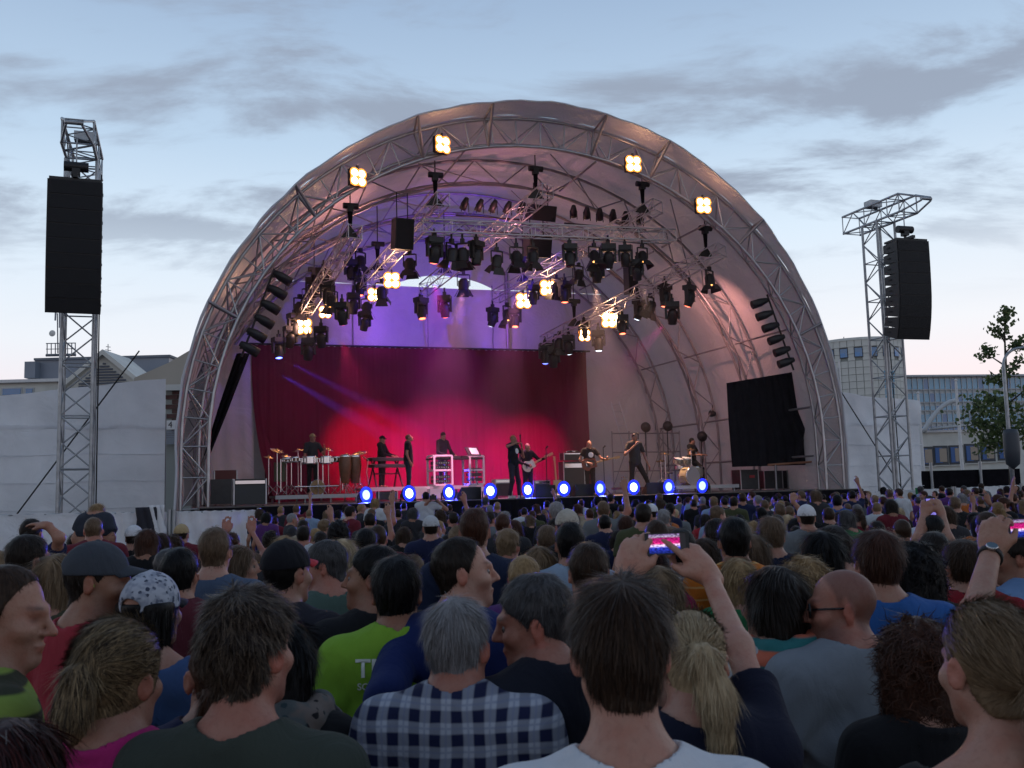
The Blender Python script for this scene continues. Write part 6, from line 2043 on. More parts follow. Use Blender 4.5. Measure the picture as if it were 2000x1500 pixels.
def screen_mat(name):
    m = bpy.data.materials.new(name); m.use_nodes = True; nt = m.node_tree; nt.nodes.clear()
    o = nt.nodes.new('ShaderNodeOutputMaterial'); e = nt.nodes.new('ShaderNodeEmission'); t = nt.nodes.new('ShaderNodeTexCoord')
    sx = nt.nodes.new('ShaderNodeSeparateXYZ'); lk(nt, t.outputs['UV'], sx.inputs[0])
    rp_ = nt.nodes.new('ShaderNodeValToRGB'); lk(nt, sx.outputs[1], rp_.inputs[0])
    cr_ = rp_.color_ramp
    cr_.elements[0].position, cr_.elements[0].color = 0, (.01, .02, .12, 1)
    cr_.elements[1].position, cr_.elements[1].color = 1, (.20, .12, .30, 1)
    for p_, c_ in ((.30, (.03, .05, .6, 1)), (.42, (1.0, .8, 1.2, 1)), (.52, (.8, .02, .25, 1)), (.80, (.35, .01, .15, 1)), (.86, (.4, .35, .5, 1))):
        cr_.elements.new(p_).color = c_
    n = noise(nt, t.outputs['UV'], 14, 3)
    c = mixc(nt, 1.0, rp_.outputs[0], maprange(nt, n, .35, .65, .2, 1.5), 'MULTIPLY')
    edge = nt.nodes.new('ShaderNodeMath'); edge.operation = 'GREATER_THAN'; lk(nt, sx.outputs[0], edge.inputs[0]); edge.inputs[1].default_value = .84
    c = mixc(nt, edge.outputs[0], c, (.02, .02, .025))
    lk(nt, c, e.inputs[0]); e.inputs[1].default_value = .9
    m.cycles.emission_sampling = 'NONE'
    lk(nt, e.outputs[0], o.inputs[0])
    return m
m_screen = screen_mat('camera_app_screen')
phone(atY(1303, 1062, 2.66), (1, 0, .02), (0, .1, 1), .118, .060, 'phone with glowing concert picture held up by the ponytail woman', m_screen)
# F18 scarf woman
r, b = fg(1508, 1184, 3.05, 'woman with straight dark brown hair, coral and teal scarf, pale top', face=12, hy=22, fem=1, hair=('long', 'darkbrown'), hkw=dict(length=.27), shirt=C('top_offwhite', (.42, .41, .42)), sleeve='long', seed=18, skin=0)
scarf(r, b, c_scarf, .098, -.005, .046)
# F19 shaven man with sunglasses, grey tee
r, b = fg(1642, 1190, 2.95, 'shaven-headed bearded man with sunglasses and grey t-shirt', face=12, hy=66, hp=-3, hair=None, scalp=.75, shirt=C('tee_grey', (.20, .225, .255)), eyes_=False, skin=3, beard=.9, seed=19, build=1.08, fit=.022)
gl = MB()
for m_ in (-1, 1):
    c = head_pt(b, m_ * .033, .098, .004)
    gl.lathe([(0, -.003), (.021, -.003), (.023, .0), (.021, .003), (0, .003)], c, 12, (Matrix(b.HR.tolist()) @ Matrix.Rotation(-pi / 2 + .05, 3, 'X') @ Matrix.Diagonal((1.15, .8, 1))).to_quaternion())
    gl.path([head_pt(b, m_ * .056, .092, .010), head_pt(b, m_ * .074, .05, .012), head_pt(b, m_ * .081, -.01, .012)], .0032, 5)
gl.path([head_pt(b, -.012, .102, .006), head_pt(b, .012, .102, .006)], .003, 5)
gl.build('sunglasses', mat('sunglass_black', (.006, .006, .008), .2), r)
# F20 blue tee
r, b = fg(1714, 1105, 3.55, 'man with thick brown hair in bright blue t-shirt', face=-4, hy=6, hair=('mop', 'auburn'), hkw=dict(hl='short'), shirt=C('tee_blue', (.025, .095, .30)), seed=20, build=1.05)
fg(1786, 1125, 4.0, 'woman with long curly black hair beside the blue t-shirt', fem=1, hair=('curly', 'black'), hkw=dict(length=.30), shirt=C('top_black', (.01, .01, .012)), seed=21)
fg(1824, 1087, 5.0, 'man in red and black checked shirt with thinning dark hair', face=-5, hair=('short', 'darkbrown'), shirt=c_redcheck, sleeve='long', collar='polo', seed=22)
fg(1881, 1112, 4.3, 'brown-haired person in dark red t-shirt', face=4, hair=('mop', 'brown'), shirt=C('tee_darkred', (.22, .012, .02)), seed=23)
# F24 man with watch at the right edge, filming
r24, b24 = fg(2085, 1165, 2.7, 'man in green t-shirt with wrist watch filming at the right edge', face=0, hair=('short', 'brown'), shirt=C('tee_green', (.03, .30, .06)), seed=24, skin=1,
   arms={'L': ((1905, 1200, 2.72), (1936, 1078, 2.95))}, hands={'L': dict(dir=(.22, .10, .95), back=(-.62, -.75, .1), curl=(.75, .8, .9, 1.0), thumb=.3)}, fx=(-.40, .12), fy=(.0, .5), fz=1.45, cellmul=1.25)
watch(r24, b24, 'L', .92, (-.5, -1, .1), .033)
phone(atY(1995, 1032, 2.98), (1, 0, .03), (0, .1, 1), .085, .062, 'phone with pink stage picture held at the right edge', m_screen)
fg(1984, 1092, 4.4, 'man in light blue shirt in profile at the right edge', face=25, hy=40, hair=('short', 'darkbrown'), shirt=C('shirt_lightblue', (.14, .24, .42)), sleeve='long', collar='polo', eyes_=True, skin=2, seed=25)
# F26 woman bottom right, tied dark-blond hair
r, b = fg(1930, 1306, 1.8, 'woman with dark blond tied hair and black top at the bottom right', face=0, hy=9, hp=-4, fem=1, hair=('pony', 'ash'), shirt=C('top_black', (.01, .01, .012)), collar='wide', seed=26, skin=0, neckup=.01,
   hkw=dict(tie=(.0, -.120, -.02), tail=[(.0, -.150, -.05), (.004, -.150, -.12), (.01, -.13, -.2)], rad=[.018, .026, .028, .012], n=9000, thick=.006))
MB().path([Vector((.088 * sin(t), -.02 + .075 * cos(t), b.shz + .035 - .03 * cos(t))) for t in np.linspace(0, 2 * pi, 40)], .0012, 5).build('necklace', m_watch, r)
fg(1797, 1318, 2.45, 'woman with curly auburn hair and black top', face=-5, hy=-10, fem=1, hair=('curly', 'auburn'), hkw=dict(length=.13), shirt=C('top_black', (.01, .01, .012)), seed=27)
fg(1150, 1122, 3.85, 'short-haired brown boy in grey top between plaid and phone', hair=('short', 'brown'), hkw=dict(), shirt=C('tee_greyblue', (.10, .12, .15)), seed=28)
r, b = fg(1054, 1112, 5.3, 'blond woman with sunglasses pushed up on her hair', fem=1, hair=('bob', 'ash'), shirt=C('top_cream', (.4, .36, .28)), seed=29)
MB().path([head_pt(b, x, -.03 + .03 * cos(x * 10), .105 - abs(x) * .7) for x in np.linspace(-.085, .085, 12)], .006, 6).build('sunglasses', mat('sunglass_black', (.006, .006, .008), .2), r)
fg(1114, 1066, 5.2, 'black-haired man in pale blue shirt below the cream cap', hair=('short', 'black'), shirt=C('shirt_paleblue', (.28, .36, .46)), sleeve='long', collar='polo', seed=30)
fg(1287, 1165, 4.0, 'woman with streaked blond hair behind the nearest boy', fem=1, hair=('long', 'ash'), shirt=C('top_navy', (.012, .016, .06)), seed=31)
fg(1262, 1108, 4.7, 'woman with dark red hair below the raised phone', fem=1, hair=('long', 'winered'), shirt=C('top_raspberry', (.30, .02, .07)), seed=32)
fg(1330, 1078, 5.3, 'person in white and navy checked shirt behind the raised phone', hair=('short', 'black'), shirt=c_plaid2, sleeve='short', collar='polo', seed=33, build=1.05)
fg(1434, 1060, 4.9, 'black-haired man in orange striped polo', hair=('short', 'black'), hkw=dict(thick=.009), shirt=c_orange_st, collar='polo', seed=34, skin=2, build=1.05)
fg(1440, 1142, 4.6, 'woman with short blond hair and green jacket', fem=1, hair=('bob', 'blond'), hkw=dict(n=3000), shirt=C('jacket_green', (.02, .16, .06)), sleeve='long', seed=35)
r, b = fg(1506, 1050, 6.0, 'light brown haired boy in navy t-shirt with yellow tag on the back', hair=('mop', 'lightbrown'), shirt=C('tee_navy', (.012, .018, .045)), seed=36)
me_t = MB()
P = []
for i in range(5):
    row = []
    for j in range(7):
        q = np.array([[-.028 + .056 * i / 4, -.3, 1.27 * b.k + .11 * j / 6]], f32)
        for _ in range(40): q[:, 1] += np.clip(b.shirt(q) - .005, -.05, .05)
        row.append(tuple(q[0]))
    P.append(row)
MB().grid(P, flip=False).build('yellow_tag', mat('yellow_print', (.55, .48, .03), .7), r)
fg(1603, 1087, 4.7, 'woman with long black hair between navy tag and blue t-shirt', fem=1, hair=('long', 'black'), hkw=dict(length=.24), shirt=C('top_black', (.01, .01, .012)), seed=37)
fg(1572, 1150, 4.1, 'woman with wavy blond streaked hair beside the shaven man', fem=1, hair=('curly', 'blond'), hkw=dict(length=.16, jitter=.4), shirt=C('top_taupe', (.16, .12, .1)), seed=38)
fg(421, 1080, 4.9, 'man with short fair hair and grey-blue t-shirt', hair=('short', 'lightbrown'), shirt=C('tee_steel', (.07, .10, .16)), seed=39, skin=0, build=1.05)
fg(470, 1108, 5.5, 'woman with light brown hair turning to show her profile', face=-30, hy=-50, fem=1, hair=('long', 'lightbrown'), shirt=C('top_brown', (.10, .06, .05)), eyes_=True, seed=40, skin=0)
fg(352, 1126, 4.4, 'black-haired man in wine top behind the floral cap', hair=('short', 'black'), hkw=dict(thick=.009), shirt=C('top_wine', (.10, .02, .03)), seed=41)
fg(113, 1140, 4.1, 'woman with long blond hair behind the slate cap', fem=1, hair=('long', 'ash'), hkw=dict(length=.3), shirt=C('top_olive', (.05, .05, .03)), seed=42)
fg(58, 1098, 4.5, 'dark-haired man behind the striped shirt', face=-12, hy=-20, hair=('short', 'darkbrown'), shirt=C('top_slate', (.05, .06, .08)), seed=43)
fg(927, 1040, 5.1, 'tall red-haired man in navy above the balding man', hair=('short', 'auburn'), shirt=C('tee_navy', (.012, .018, .045)), seed=44, build=1.1)
fg(672, 1092, 5.9, 'woman with platinum hair and green top behind the grey-haired man', fem=1, hair=('long', 'platinum'), shirt=C('top_emerald', (.01, .26, .07)), seed=45)
fg(1283, 1052, 6.6, 'brown-haired man behind the raised phone', hair=('short', 'brown'), shirt=C('tee_sky', (.16, .26, .40)), seed=46)
fg(1375, 1090, 6.0, 'brown-haired woman beside the orange polo', fem=1, hair=('long', 'brown'), shirt=C('tee_coral', (.5, .06, .06)), seed=47)
fg(1468, 1085, 5.6, 'woman with long dull blond hair beside the orange polo', fem=1, hair=('long', 'lightbrown'), hkw=dict(length=.33), shirt=C('top_taupe', (.16, .12, .1)), seed=48)
# ---- particular people further back
def raiser(px, py, Y, label, arms, hands, hair, shirt, fem=0, **kw):
    return fg(px, py, Y, label, fem=fem, hair=hair, shirt=shirt, arms=arms, hands=hands, fat=1.3, cellmul=1.0, group='spectators in the crowd', **kw)
HO = dict(dir=(0, .1, 1), back=(0, -1, 0), curl=(.2, .2, .25, .3), thumb=.2)
GR = dict(dir=(.1, .2, 1), back=(-.4, -.9, 0), curl=(.9, .9, 1, 1), thumb=.4)
raiser(62, 1045, 7.5, 'dark-haired person raising a bent arm before the white fence', {'R': ((116, 1050, 7.3), (92, 1026, 7.3))}, {'R': dict(dir=(-1, 0, .1), back=(0, 0, 1), curl=(.2, .2, .3, .3))}, ('short', 'darkbrown'), C('crowd_navy', (.012, .016, .05)), seed=60, fz=1.5, fx=(-.2, .5))
raiser(1618, 1010, 13, 'person punching a raised fist below the black side drape', {'L': ((1565, 1000, 13), (1548, 978, 13))}, {'L': GR}, ('short', 'brown'), C('crowd_black', (.010, .010, .012)), seed=61, fz=1.5, fx=(-.7, .2))
r, b = raiser(1822, 1040, 7.2, 'person filming with a glass case phone below the right tower', {'L': ((1792, 1055, 7.1), (1806, 1003, 7.25)), 'R': ((1850, 1052, 7.1), (1838, 1000, 7.25))}, {'L': dict(dir=(.3, .1, 1), back=(-.5, -.8, 0), curl=(.6, .7, .8, .9)), 'R': dict(dir=(-.3, .1, 1), back=(.5, -.8, 0), curl=(.6, .7, .8, .9))}, ('short', 'black'), C('crowd_grey', (.14, .15, .16)), seed=62, fz=1.5, fx=(-.3, .3))
phone(atY(1818, 990, 7.25), (1, 0, 0), (0, .1, 1), .075, .14, 'pale phone held up over the crowd below the right tower', mat('phone_blue_glow', (.1, .1, .3), .2, emit=(.25, .2, .75), estr=.7))
# photographer in white standing high
r, b = raiser(832, 972, 21, 'photographer in white t-shirt standing high before the mixing desk', {'R': ((872, 995, 21), (852, 975, 20.9)), 'L': ((818, 1000, 21), (838, 978, 20.8))}, {}, ('short', 'black'), C('crowd_white', (.5, .52, .55)), seed=63, base=.35, fz=1.5, fx=(-.3, .6))
cm_ = thing('photo_camera', 'black photo camera held by the photographer in white', 'camera', atY(846, 972, 20.7))
MB().box((0, 0, 0), (.14, .07, .10)).build('body', m_black, cm_); MB().tube((0, .03, 0), (0, .16, 0), .04, .045, 12).build('lens', m_black, cm_); MB().box((0, 0, .06), (.06, .06, .03)).build('viewfinder', m_black, cm_)
SIT = {'L': ((-.12, .34, .60), (-.13, .36, .22)), 'R': ((.12, .34, .60), (.13, .36, .22))}
def rider(px, py, Y, label, fem, hair, shirt, seed, hs=.94, H=1.62, arms=None, hands=None, hkw=None):
    p = atY(px, py, Y)
    base = p.z + .122 * hs - H
    return fg(px, py, Y, label, fem=fem, hair=hair, shirt=shirt, seed=seed, base=base, legs={k_: tuple(tuple(np.array(q) * (H / 1.75)) for q in v) for k_, v in SIT.items()}, group='people sitting on shoulders', hs=hs, arms=arms, hands=hands, hkw=hkw, fat=1.3)
rider(190, 1006, 9.5, 'blond toddler with grey hood riding on shoulders before the fence', 0, ('mop', 'blond'), C('hoodie_child', (.03, .035, .05)), 70, hs=.80, H=.98)
rider(733, 985, 20, 'blond woman on shoulders below the keyboard player', 1, ('long', 'blond'), C('crowd_white', (.5, .52, .55)), 71)
rider(1592, 972, 15.5, 'long-haired woman on shoulders below the black side drape', 1, ('long', 'lightbrown'), C('crowd_charcoal', (.03, .03, .035)), 72, hkw=dict(length=.34))
# caps that stand out
def capped(px, py, Y, label, capm, shirt, seed, back=False, **kw):
    r, b = fg(px, py, Y, label, hair=('crop', 'darkbrown'), hkw=dict(capz=.05), shirt=shirt, seed=seed, group='spectators in the crowd', **kw)
    cap_on(r, b, capm, capm, .010, back=back)
capped(1108, 1032, 6.6, 'man in cream baseball cap above the pale blue shirt', C('cap_cream', (.42, .38, .32)), C('crowd_black', (.010, .010, .012)), 80)
capped(842, 1033, 9.5, 'person in pale grey cap below the mixing desk', C('cap_pale', (.45, .46, .48)), C('crowd_navy', (.012, .016, .05)), 81)
capped(1273, 1003, 13, 'person in white cap below the singer in grey shirt', C('cap_white', (.6, .6, .62)), C('crowd_charcoal', (.03, .03, .035)), 82)
capped(1575, 1013, 9.0, 'person in black beanie-like cap with white top', C('cap_white', (.6, .6, .62)), C('crowd_grey', (.14, .15, .16)), 83)
capped(355, 1046, 11, 'person in straw coloured cap before the blue-lit fence', C('cap_straw', (.4, .3, .16)), C('crowd_wine_red', (.13, .015, .025)), 84)
capped(262, 1052, 9.5, 'person in white cap before the hanging jacket', C('cap_white', (.6, .6, .62)), C('crowd_black', (.010, .010, .012)), 85)
# ================================================================== the crowd behind: a few people modelled, copied with their own colours
ARCH = []
def archetype(fem, h, style, hy=0, hp=0, build=1.0, sleeve='short', collar='crew', seed=0, arms=None, hands=None, cap=None, fine=.013, fx=None, fz=None, hkw=None):
    b = Body(h, fem, build, radians(hy), radians(hp), 0, 0, arms, hands, None, sleeve, collar, hs=.91 if fem else .94, fat=1.25)
    ms = dict(body=body_mesh(b, fine, .026, .07, SKINS[0], .3, fx=fx, fz=fz), shirt=cloth_mesh(b, b.shirt, 'shirt', .022, .75, b.h, m_jeans))
    if style: ms['hair'] = do_hair(None, b, style, 'brown', .0125, seed, .22, wmul=1.0, **(hkw or {}))
    return dict(b=b, ms=ms, fem=fem, h=h, style=style, seed=seed)
AR = [archetype(0, 1.74, 'short', 0, 0, seed=1), archetype(0, 1.74, 'short', 18, 2, 1.08, seed=2), archetype(0, 1.74, 'recede', -15, 0, 1.1, 'long', 'polo', seed=3),
      archetype(0, 1.74, 'mop', -8, 3, seed=4), archetype(0, 1.74, 'crop', 10, 0, 1.05, 'short', 'polo', seed=5), archetype(0, 1.74, 'messy', -22, 0, seed=6, sleeve='long', collar='hood'),
      archetype(1, 1.66, 'long', 0, 0, seed=7), archetype(1, 1.66, 'bob', 14, 0, seed=8), archetype(1, 1.66, 'pony', -14, 0, seed=9, sleeve='long'), archetype(1, 1.66, 'long', -20, 2, seed=10, hkw=dict(length=.22)), archetype(1, 1.66, 'curly', 8, 0, seed=11)]
UPH = dict(dir=(0, .2, 1), back=(0, -1, 0), curl=(.15, .15, .2, .25), thumb=.2)
AR += [archetype(0, 1.74, 'short', 6, 6, seed=12, arms={'R': ((.30, .10, 1.62), (.26, .18, 1.90))}, hands={'R': UPH}, fz=1.4, fx=(-.1, .42)),
       archetype(1, 1.66, 'pony', -6, 6, seed=13, arms={'R': ((.27, .16, 1.45), (.12, .34, 1.66)), 'L': ((-.27, .16, 1.45), (-.12, .34, 1.66))}, hands={'R': UPH, 'L': dict(UPH)}, fz=1.3, fx=(-.3, .3))]
trou_me = cloth_mesh(Body(1.74), Body(1.74).trousers, 'trousers', .045, .03, 1.05, m_jeans)
def arch_cap(k, m):
    r = bpy.data.objects.new('tmp', None)
    o = cap_on(None, AR[k]['b'], m, m, .012)
    return o
HN = {'black': 'black', 'darkbrown': 'dark brown', 'brown': 'brown', 'lightbrown': 'light brown', 'auburn': 'reddish brown', 'blond': 'blond', 'ash': 'dull blond', 'platinum': 'pale blond', 'grey': 'grey', 'saltpepper': 'greying'}
HP = ['black'] * 9 + ['darkbrown'] * 12 + ['brown'] * 7 + ['lightbrown'] * 6 + ['auburn'] * 3 + ['blond'] * 4 + ['ash'] * 3 + ['platinum'] + ['grey'] * 2 + ['saltpepper'] * 2
CP = [('black', (.010, .010, .012))] * 6 + [('navy', (.012, .016, .05))] * 5 + [('charcoal', (.03, .03, .035))] * 4 + [('grey', (.14, .15, .16))] * 3 + [('white', (.5, .52, .55))] * 2 + [('wine red', (.13, .015, .025))] * 2 + [('red', (.32, .02, .03)), ('blue', (.03, .09, .30)), ('pale blue', (.22, .30, .42)), ('green', (.03, .16, .06)), ('olive', (.06, .065, .03)), ('brown', (.09, .055, .035)), ('beige', (.33, .27, .19)), ('purple', (.09, .03, .14)), ('orange', (.42, .12, .03))]
SN = {'short': 'short', 'recede': 'thinning', 'mop': 'thick', 'crop': 'cropped', 'messy': 'tousled', 'long': 'long', 'bob': 'chin-length', 'pony': 'tied', 'curly': 'curly'}
ZONES = [(-999, 130, 'by the white fence end'), (130, 330, 'below the left tower'), (330, 520, 'below the lattice leg'), (520, 705, 'below the percussion riser'), (705, 800, 'below the keyboard player'), (800, 940, 'below the white mixing desk'), (940, 1080, 'below the drinking singer'),
         (1080, 1200, 'below the bass player'), (1200, 1300, 'below the grey-shirted singer'), (1300, 1420, 'below the drum kit'), (1420, 1600, 'below the black side drape'), (1600, 1800, 'below the right tower'), (1800, 2999, 'below the dark site fence')]
def zone(px):
    for a, b, n in ZONES:
        if a <= px < b: return n
def spectator(x, y, h, k, hc, cc, sk, rz, label, group='spectators in the crowd', z0=0.0, capm=None):
    A = AR[k]
    root = thing('person', label, 'person', (x, y, z0), rz, group)
    s_ = h / A['h']
    root.scale = (s_, s_, s_)
    o = link('body', A['ms']['body'], root); set_mat(o, sk)
    o = link('shirt', A['ms']['shirt'], root); set_mat(o, cc)
    if 'hair' in A['ms']:
        o = link('hair', A['ms']['hair'], root); set_mat(o, HAIRS[hc])
    link('trousers', trou_me, root)
    if capm: pass
    return root
# where the crowd stands: up to the stage barrier, thinner in front of the left fence
rc = random.Random(21)
pts = []
def free(x, y, d):
    return all((x - a) ** 2 + (y - c) ** 2 > d * d for a, c in pts) and all((x - a) ** 2 + (y - c) ** 2 > (.42 if y < 7 else .5) ** 2 for a, c in FG)
def allowed(x, y):
    p = Vector((x, y, 0)) - SO
    s_, L_ = p.dot(SU), p.dot(SV)
    if x < -.262 * y: return y < 10.5
    if s_ > 9.9: return L_ < -2.0
    return L_ < -2.9
yy = 4.7
while yy < 42:
    hw = yy * .56 + .5
    n_try = int(hw * 2 / (.60 + .010 * yy) * 1.7)
    for _ in range(n_try):
        x = rc.uniform(-hw, hw); y = yy + rc.uniform(-.25, .25)
        if allowed(x, y) and free(x, y, .50 + .006 * yy):
            pts.append((x, y))
    yy += .52 + .006 * yy
# keep the ones that show: nearest first, columns on the picture already filled by nearer heads drop out
pts.sort(key=lambda p: p[1])
vis = []
cover = {}
for x, y in pts:
    h = rc.gauss(1.66, .085)
    h = max(1.46, min(1.88, h))
    px, py = proj((x, y, h))
    hwp = .085 * FPX / y
    if px < -60 or px > 2060: continue
    cols = range(int((px - hwp) // 6), int((px + hwp) // 6) + 1)
    shown = sum(1 for c in cols if py < cover.get(c, 1e9) - 3) / len(cols)
    if shown < .3 and y > 6: continue
    for c in cols: cover[c] = min(cover.get(c, 1e9), py)
    vis.append((x, y, h, px, py))
NMAX = 238
solo, mass = vis[:NMAX], vis[NMAX:]
seen_lab = {}
for i, (x, y, h, px, py) in enumerate(solo):
    fem = rc.random() < .42
    k = rc.choice(range(6, 11)) if fem else rc.choice(range(0, 6))
    raised = y > 8 and rc.random() < .07
    if raised: k = 12 if fem else 11
    if fem: h -= .06
    sk = rc.choice(SKINS)
    for _ in range(60):
        hc = rc.choice(HP); cn, cv = rc.choice(CP)
        if (k, hc, cn, y < 9, y < 17, zone(px)) not in seen_lab: break
        if not raised: k = rc.choice(range(6, 11)) if fem else rc.choice(range(0, 6))
    seen_lab[(k, hc, cn, y < 9, y < 17, zone(px))] = 1
    row = 'near rows' if y < 9 else ('middle rows' if y < 17 else 'front rows')
    lab = 'person, %s %s hair, %s top, %s %s' % ((SN[AR[k]['style']] if AR[k]['seed'] not in (2, 10, 12, 13) else {2: 'neat short', 10: 'shoulder-length', 12: 'arm raised, short', 13: 'hands raised, tied'}[AR[k]['seed']]), HN[hc], cn, row, zone(px))
    spectator(x, y, h, k, hc, cloth_mat('crowd_' + cn.replace(' ', '_'), cv), sk, radians(rc.gauss(4, 16) if rc.random() < .75 else rc.gauss(0, 55)), lab)
# heads too many and too small to pick apart: one mass
lowb = []
for fem, hh in ((0, 1.74), (1, 1.68)):
    b = Body(hh, fem)
    V, F = surfnet(b.skin, *body_axes(b, .026, .05, .12)); lowb.append((V, F, 0))
    V2, F2 = surfnet(b.shirt, np.arange(-.36, .36, .045), np.arange(-.25, .25, .045), np.arange(.75, 1.6, .045))
    fnh = hair_fn(b, 'short' if not fem else 'long', .012, .01, .003, 3, None if not fem else q_long(.22))
    cs = b.hc
    V3, F3 = surfnet(fnh, np.arange(-.14, .14, .022), np.arange(-.18, .18, .022) + cs[1], np.arange(-.3 if fem else -.14, .17, .022) + cs[2])
    lowb[-1] = [(V, F), (V2, F2), (V3, F3)]
mass_m = SKINS[:2] + [cloth_mat('crowd_' + n.replace(' ', '_'), v) for n, v in (('black', 0), ('navy', 0), ('white', 0), ('grey', 0), ('red', 0))] + [HAIRS[k] for k in ('black', 'darkbrown', 'brown', 'blond', 'lightbrown')]
VV, FF, MI, SH, off = [], [], [], [], 0
for x, y, h, px, py in mass:
    fem = rc.random() < .4
    tri = lowb[int(fem)]
    a = rc.gauss(.06, .3); s_ = h / (1.68 if fem else 1.74)
    R_ = np.array([[cos(a), -sin(a), 0], [sin(a), cos(a), 0], [0, 0, 1]], f32)
    for j, (V, F) in enumerate(tri):
        VV.append((V @ R_.T) * s_ + v3(x, y, 0)); FF.append(F + off); off += len(V)
        MI.append(np.full(len(F), (rc.randrange(2), 2 + rc.choice((0, 0, 0, 1, 1, 2, 3, 4)), 7 + rc.randrange(5))[j]))
        SH.append(np.full(len(V), rc.uniform(.2, .5), f32))
if VV:
    me = np_mesh('crowd', np.concatenate(VV), np.concatenate(FF), mass_m, np.concatenate(MI))
    me.attributes.new('shade', 'FLOAT', 'POINT').data.foreach_set('value', np.concatenate(SH))
    at = me.attributes.new('tint', 'FLOAT_COLOR', 'POINT'); at.data.foreach_set('color', np.ones(off * 4, f32))
    me.attributes.new('hn', 'FLOAT_VECTOR', 'POINT').data.foreach_set('vector', vnormals(np.concatenate(VV), np.concatenate(FF)).astype(f32).ravel())
    tag(link('crowd', me), 'packed far rows of spectators in front of the stage', 'crowd', kind='stuff')
print('CROWD', len(solo), len(mass))

# ================================================================== on the stage: risers, instruments, players
ZD = DECK
def sp(px, py, L): return onL(px, py, L)
def at_s(px, L, z):
    """stage point at depth L and height z under picture column px"""
    s_, _ = sz(px, 930, L)
    return S(s_, L, z)
def riser(s0, s1, L0, L1, z, label, edge):
    t = thing('stage_riser', label, 'riser', S(s0, L0, ZD), YAW)
    MB().box(((s1 - s0) / 2, (L1 - L0) / 2, z - ZD - .04), (s1 - s0, L1 - L0, .08)).build('top', m_deck, t)
    MB().box(((s1 - s0) / 2, -.02, z - ZD - .05), (s1 - s0 + .04, .04, .12)).build('edge', edge, t)
    for x in np.linspace(.1, s1 - s0 - .1, 4):
        for y in (.12, L1 - L0 - .1):
            rod('leg', (x, y, 0), (x, y, z - ZD - .09), .035, m_galv, t)
m_edge = mat('riser_edge', (.45, .45, .47), .5, .2)
riser(-7.95, -5.35, 3.0, 5.4, 2.0, 'pale-edged low riser under the percussion', m_edge)
riser(-5.0, -1.2, 3.2, 6.2, 2.18, 'pale-edged riser under keyboards and mixing desk', m_edge)
riser(4.6, 8.2, 2.6, 5.6, 1.98, 'pale-edged low riser under the drum kit', m_edge)
# ---- floor lamps shining at the crowd
FL_ = [(714, 966), (798, 963), (876, 961), (957, 958), (1030, 956), (1101, 954), (1172, 953), (1238, 951), (1307, 950), (1373, 948)]
m_bl = glow('floor_lamp_lens', (.34, .52, 1.0), 7.0); m_blr = glow('floor_lamp_halo', (.015, .03, 1.0), 1.6)
for i, (x, y) in enumerate(FL_):
    p = sp(x, y, -1.45)
    t = thing('floor_lamp', 'blue glowing floor lamp on the stage edge, %s from the percussion' % ordn(i), 'stage light', (p.x, p.y, ZD), YAW + .22 - 1.25 * (i / 9) ** 1.6 + rl.uniform(-.06, .06), 'blue floor lamps along the stage edge')
    k_ = rl.uniform(.72, .98); t.scale = (k_ * .86, .9, .94)
    q = Quaternion((1, 0, 0), radians(84))
    c = Vector((0, 0, p.z - ZD))
    MB().lathe([(.0, -.30), (.15, -.28), (.22, -.08), (.25, .05), (.24, .05), (.235, .0), (0, -.01)], c, 18, q).build('housing', m_black, t)
    MB().lathe([(.240, .048), (.228, .04), (.22, .03)], c, 18, q).build('rim', m_blr, t)  # rim emits blue to stand in for the halo round the lens
    MB().lathe([(.226 * 0.95, .036), (.13, .05), (0, .056)], c, 18, q).build('lens', (m_bl, glow('floor_lamp_lens_dim', (.22, .36, 1.0), 3.2))[i in (0, 6, 8, 9)], t)
    MB().box((-.265, .05, c.z / 2), (.03, .06, c.z)).box((.265, .05, c.z / 2), (.03, .06, c.z)).box((0, .05, .012), (.56, .14, .024)).build('stand', m_black, t)
    if i % 2 == 0:
        w_ = S(0, 0, 0)
        fr = t.location + (SV * -.18) + Vector((0, 0, c.z))
        spot(t, fr, fr - SV * 10 + Vector((0, 0, -.4)), 1100, (.06, .08, 1.0), 130, .7, .12)
# ---- small builders
def stand(parent, a, h, m=m_chrome, spread=.28):
    a = Vector(a)
    rod('stand', a + Vector((0, 0, .05)), a + Vector((0, 0, h)), .014, m, parent)
    for k in range(3):
        t = k * 2.094 + .4
        rod('stand', a + Vector((0, 0, .28)), a + Vector((spread * cos(t), spread * sin(t), .02)), .012, m, parent)
def cymbal(parent, a, h, r, tilt=(.2, .1)):
    stand(parent, a, h, spread=.3)
    mb = MB().lathe([(r, -.012), (r * .5, .01), (r * .18, .02), (r * .14, .045), (0, .05)], (0, 0, 0), 20)
    o = mb.build('cymbal', mat('cymbal_brass', (.72, .50, .22), .25, .95), parent, Vector(a) + Vector((0, 0, h))); o.rotation_euler = (tilt[0], tilt[1], 0)
def drum(parent, c, r, h, shell, name='drum', tilt=(0, 0), rim=m_chrome, skin_=None):
    prof = [(r, 0), (r, h)]
    o = MB().lathe(prof, (0, 0, 0), 22).build(name, shell, parent, c); o.rotation_euler = (tilt[0], tilt[1], 0)
    MB().lathe([(r + .012, -.012), (r + .014, .02), (r + .004, .022)], (0, 0, h - .015), 22, None, False).lathe([(r + .004, -.012), (r + .014, -.01), (r + .012, .02)], (0, 0, .01), 22, None, False).build('hoop', rim, o)
    MB().lathe([(r - .002, h + .002), (0, h + .004)], (0, 0, 0), 22).build('skin', skin_ or m_white, o)
    lg = MB()
    for k in range(8):
        t = k * pi / 4
        lg.box(((r + .015) * cos(t), (r + .015) * sin(t), h / 2), (.02, .02, h * .5))
    lg.build('lugs', m_chrome, o)
    return o
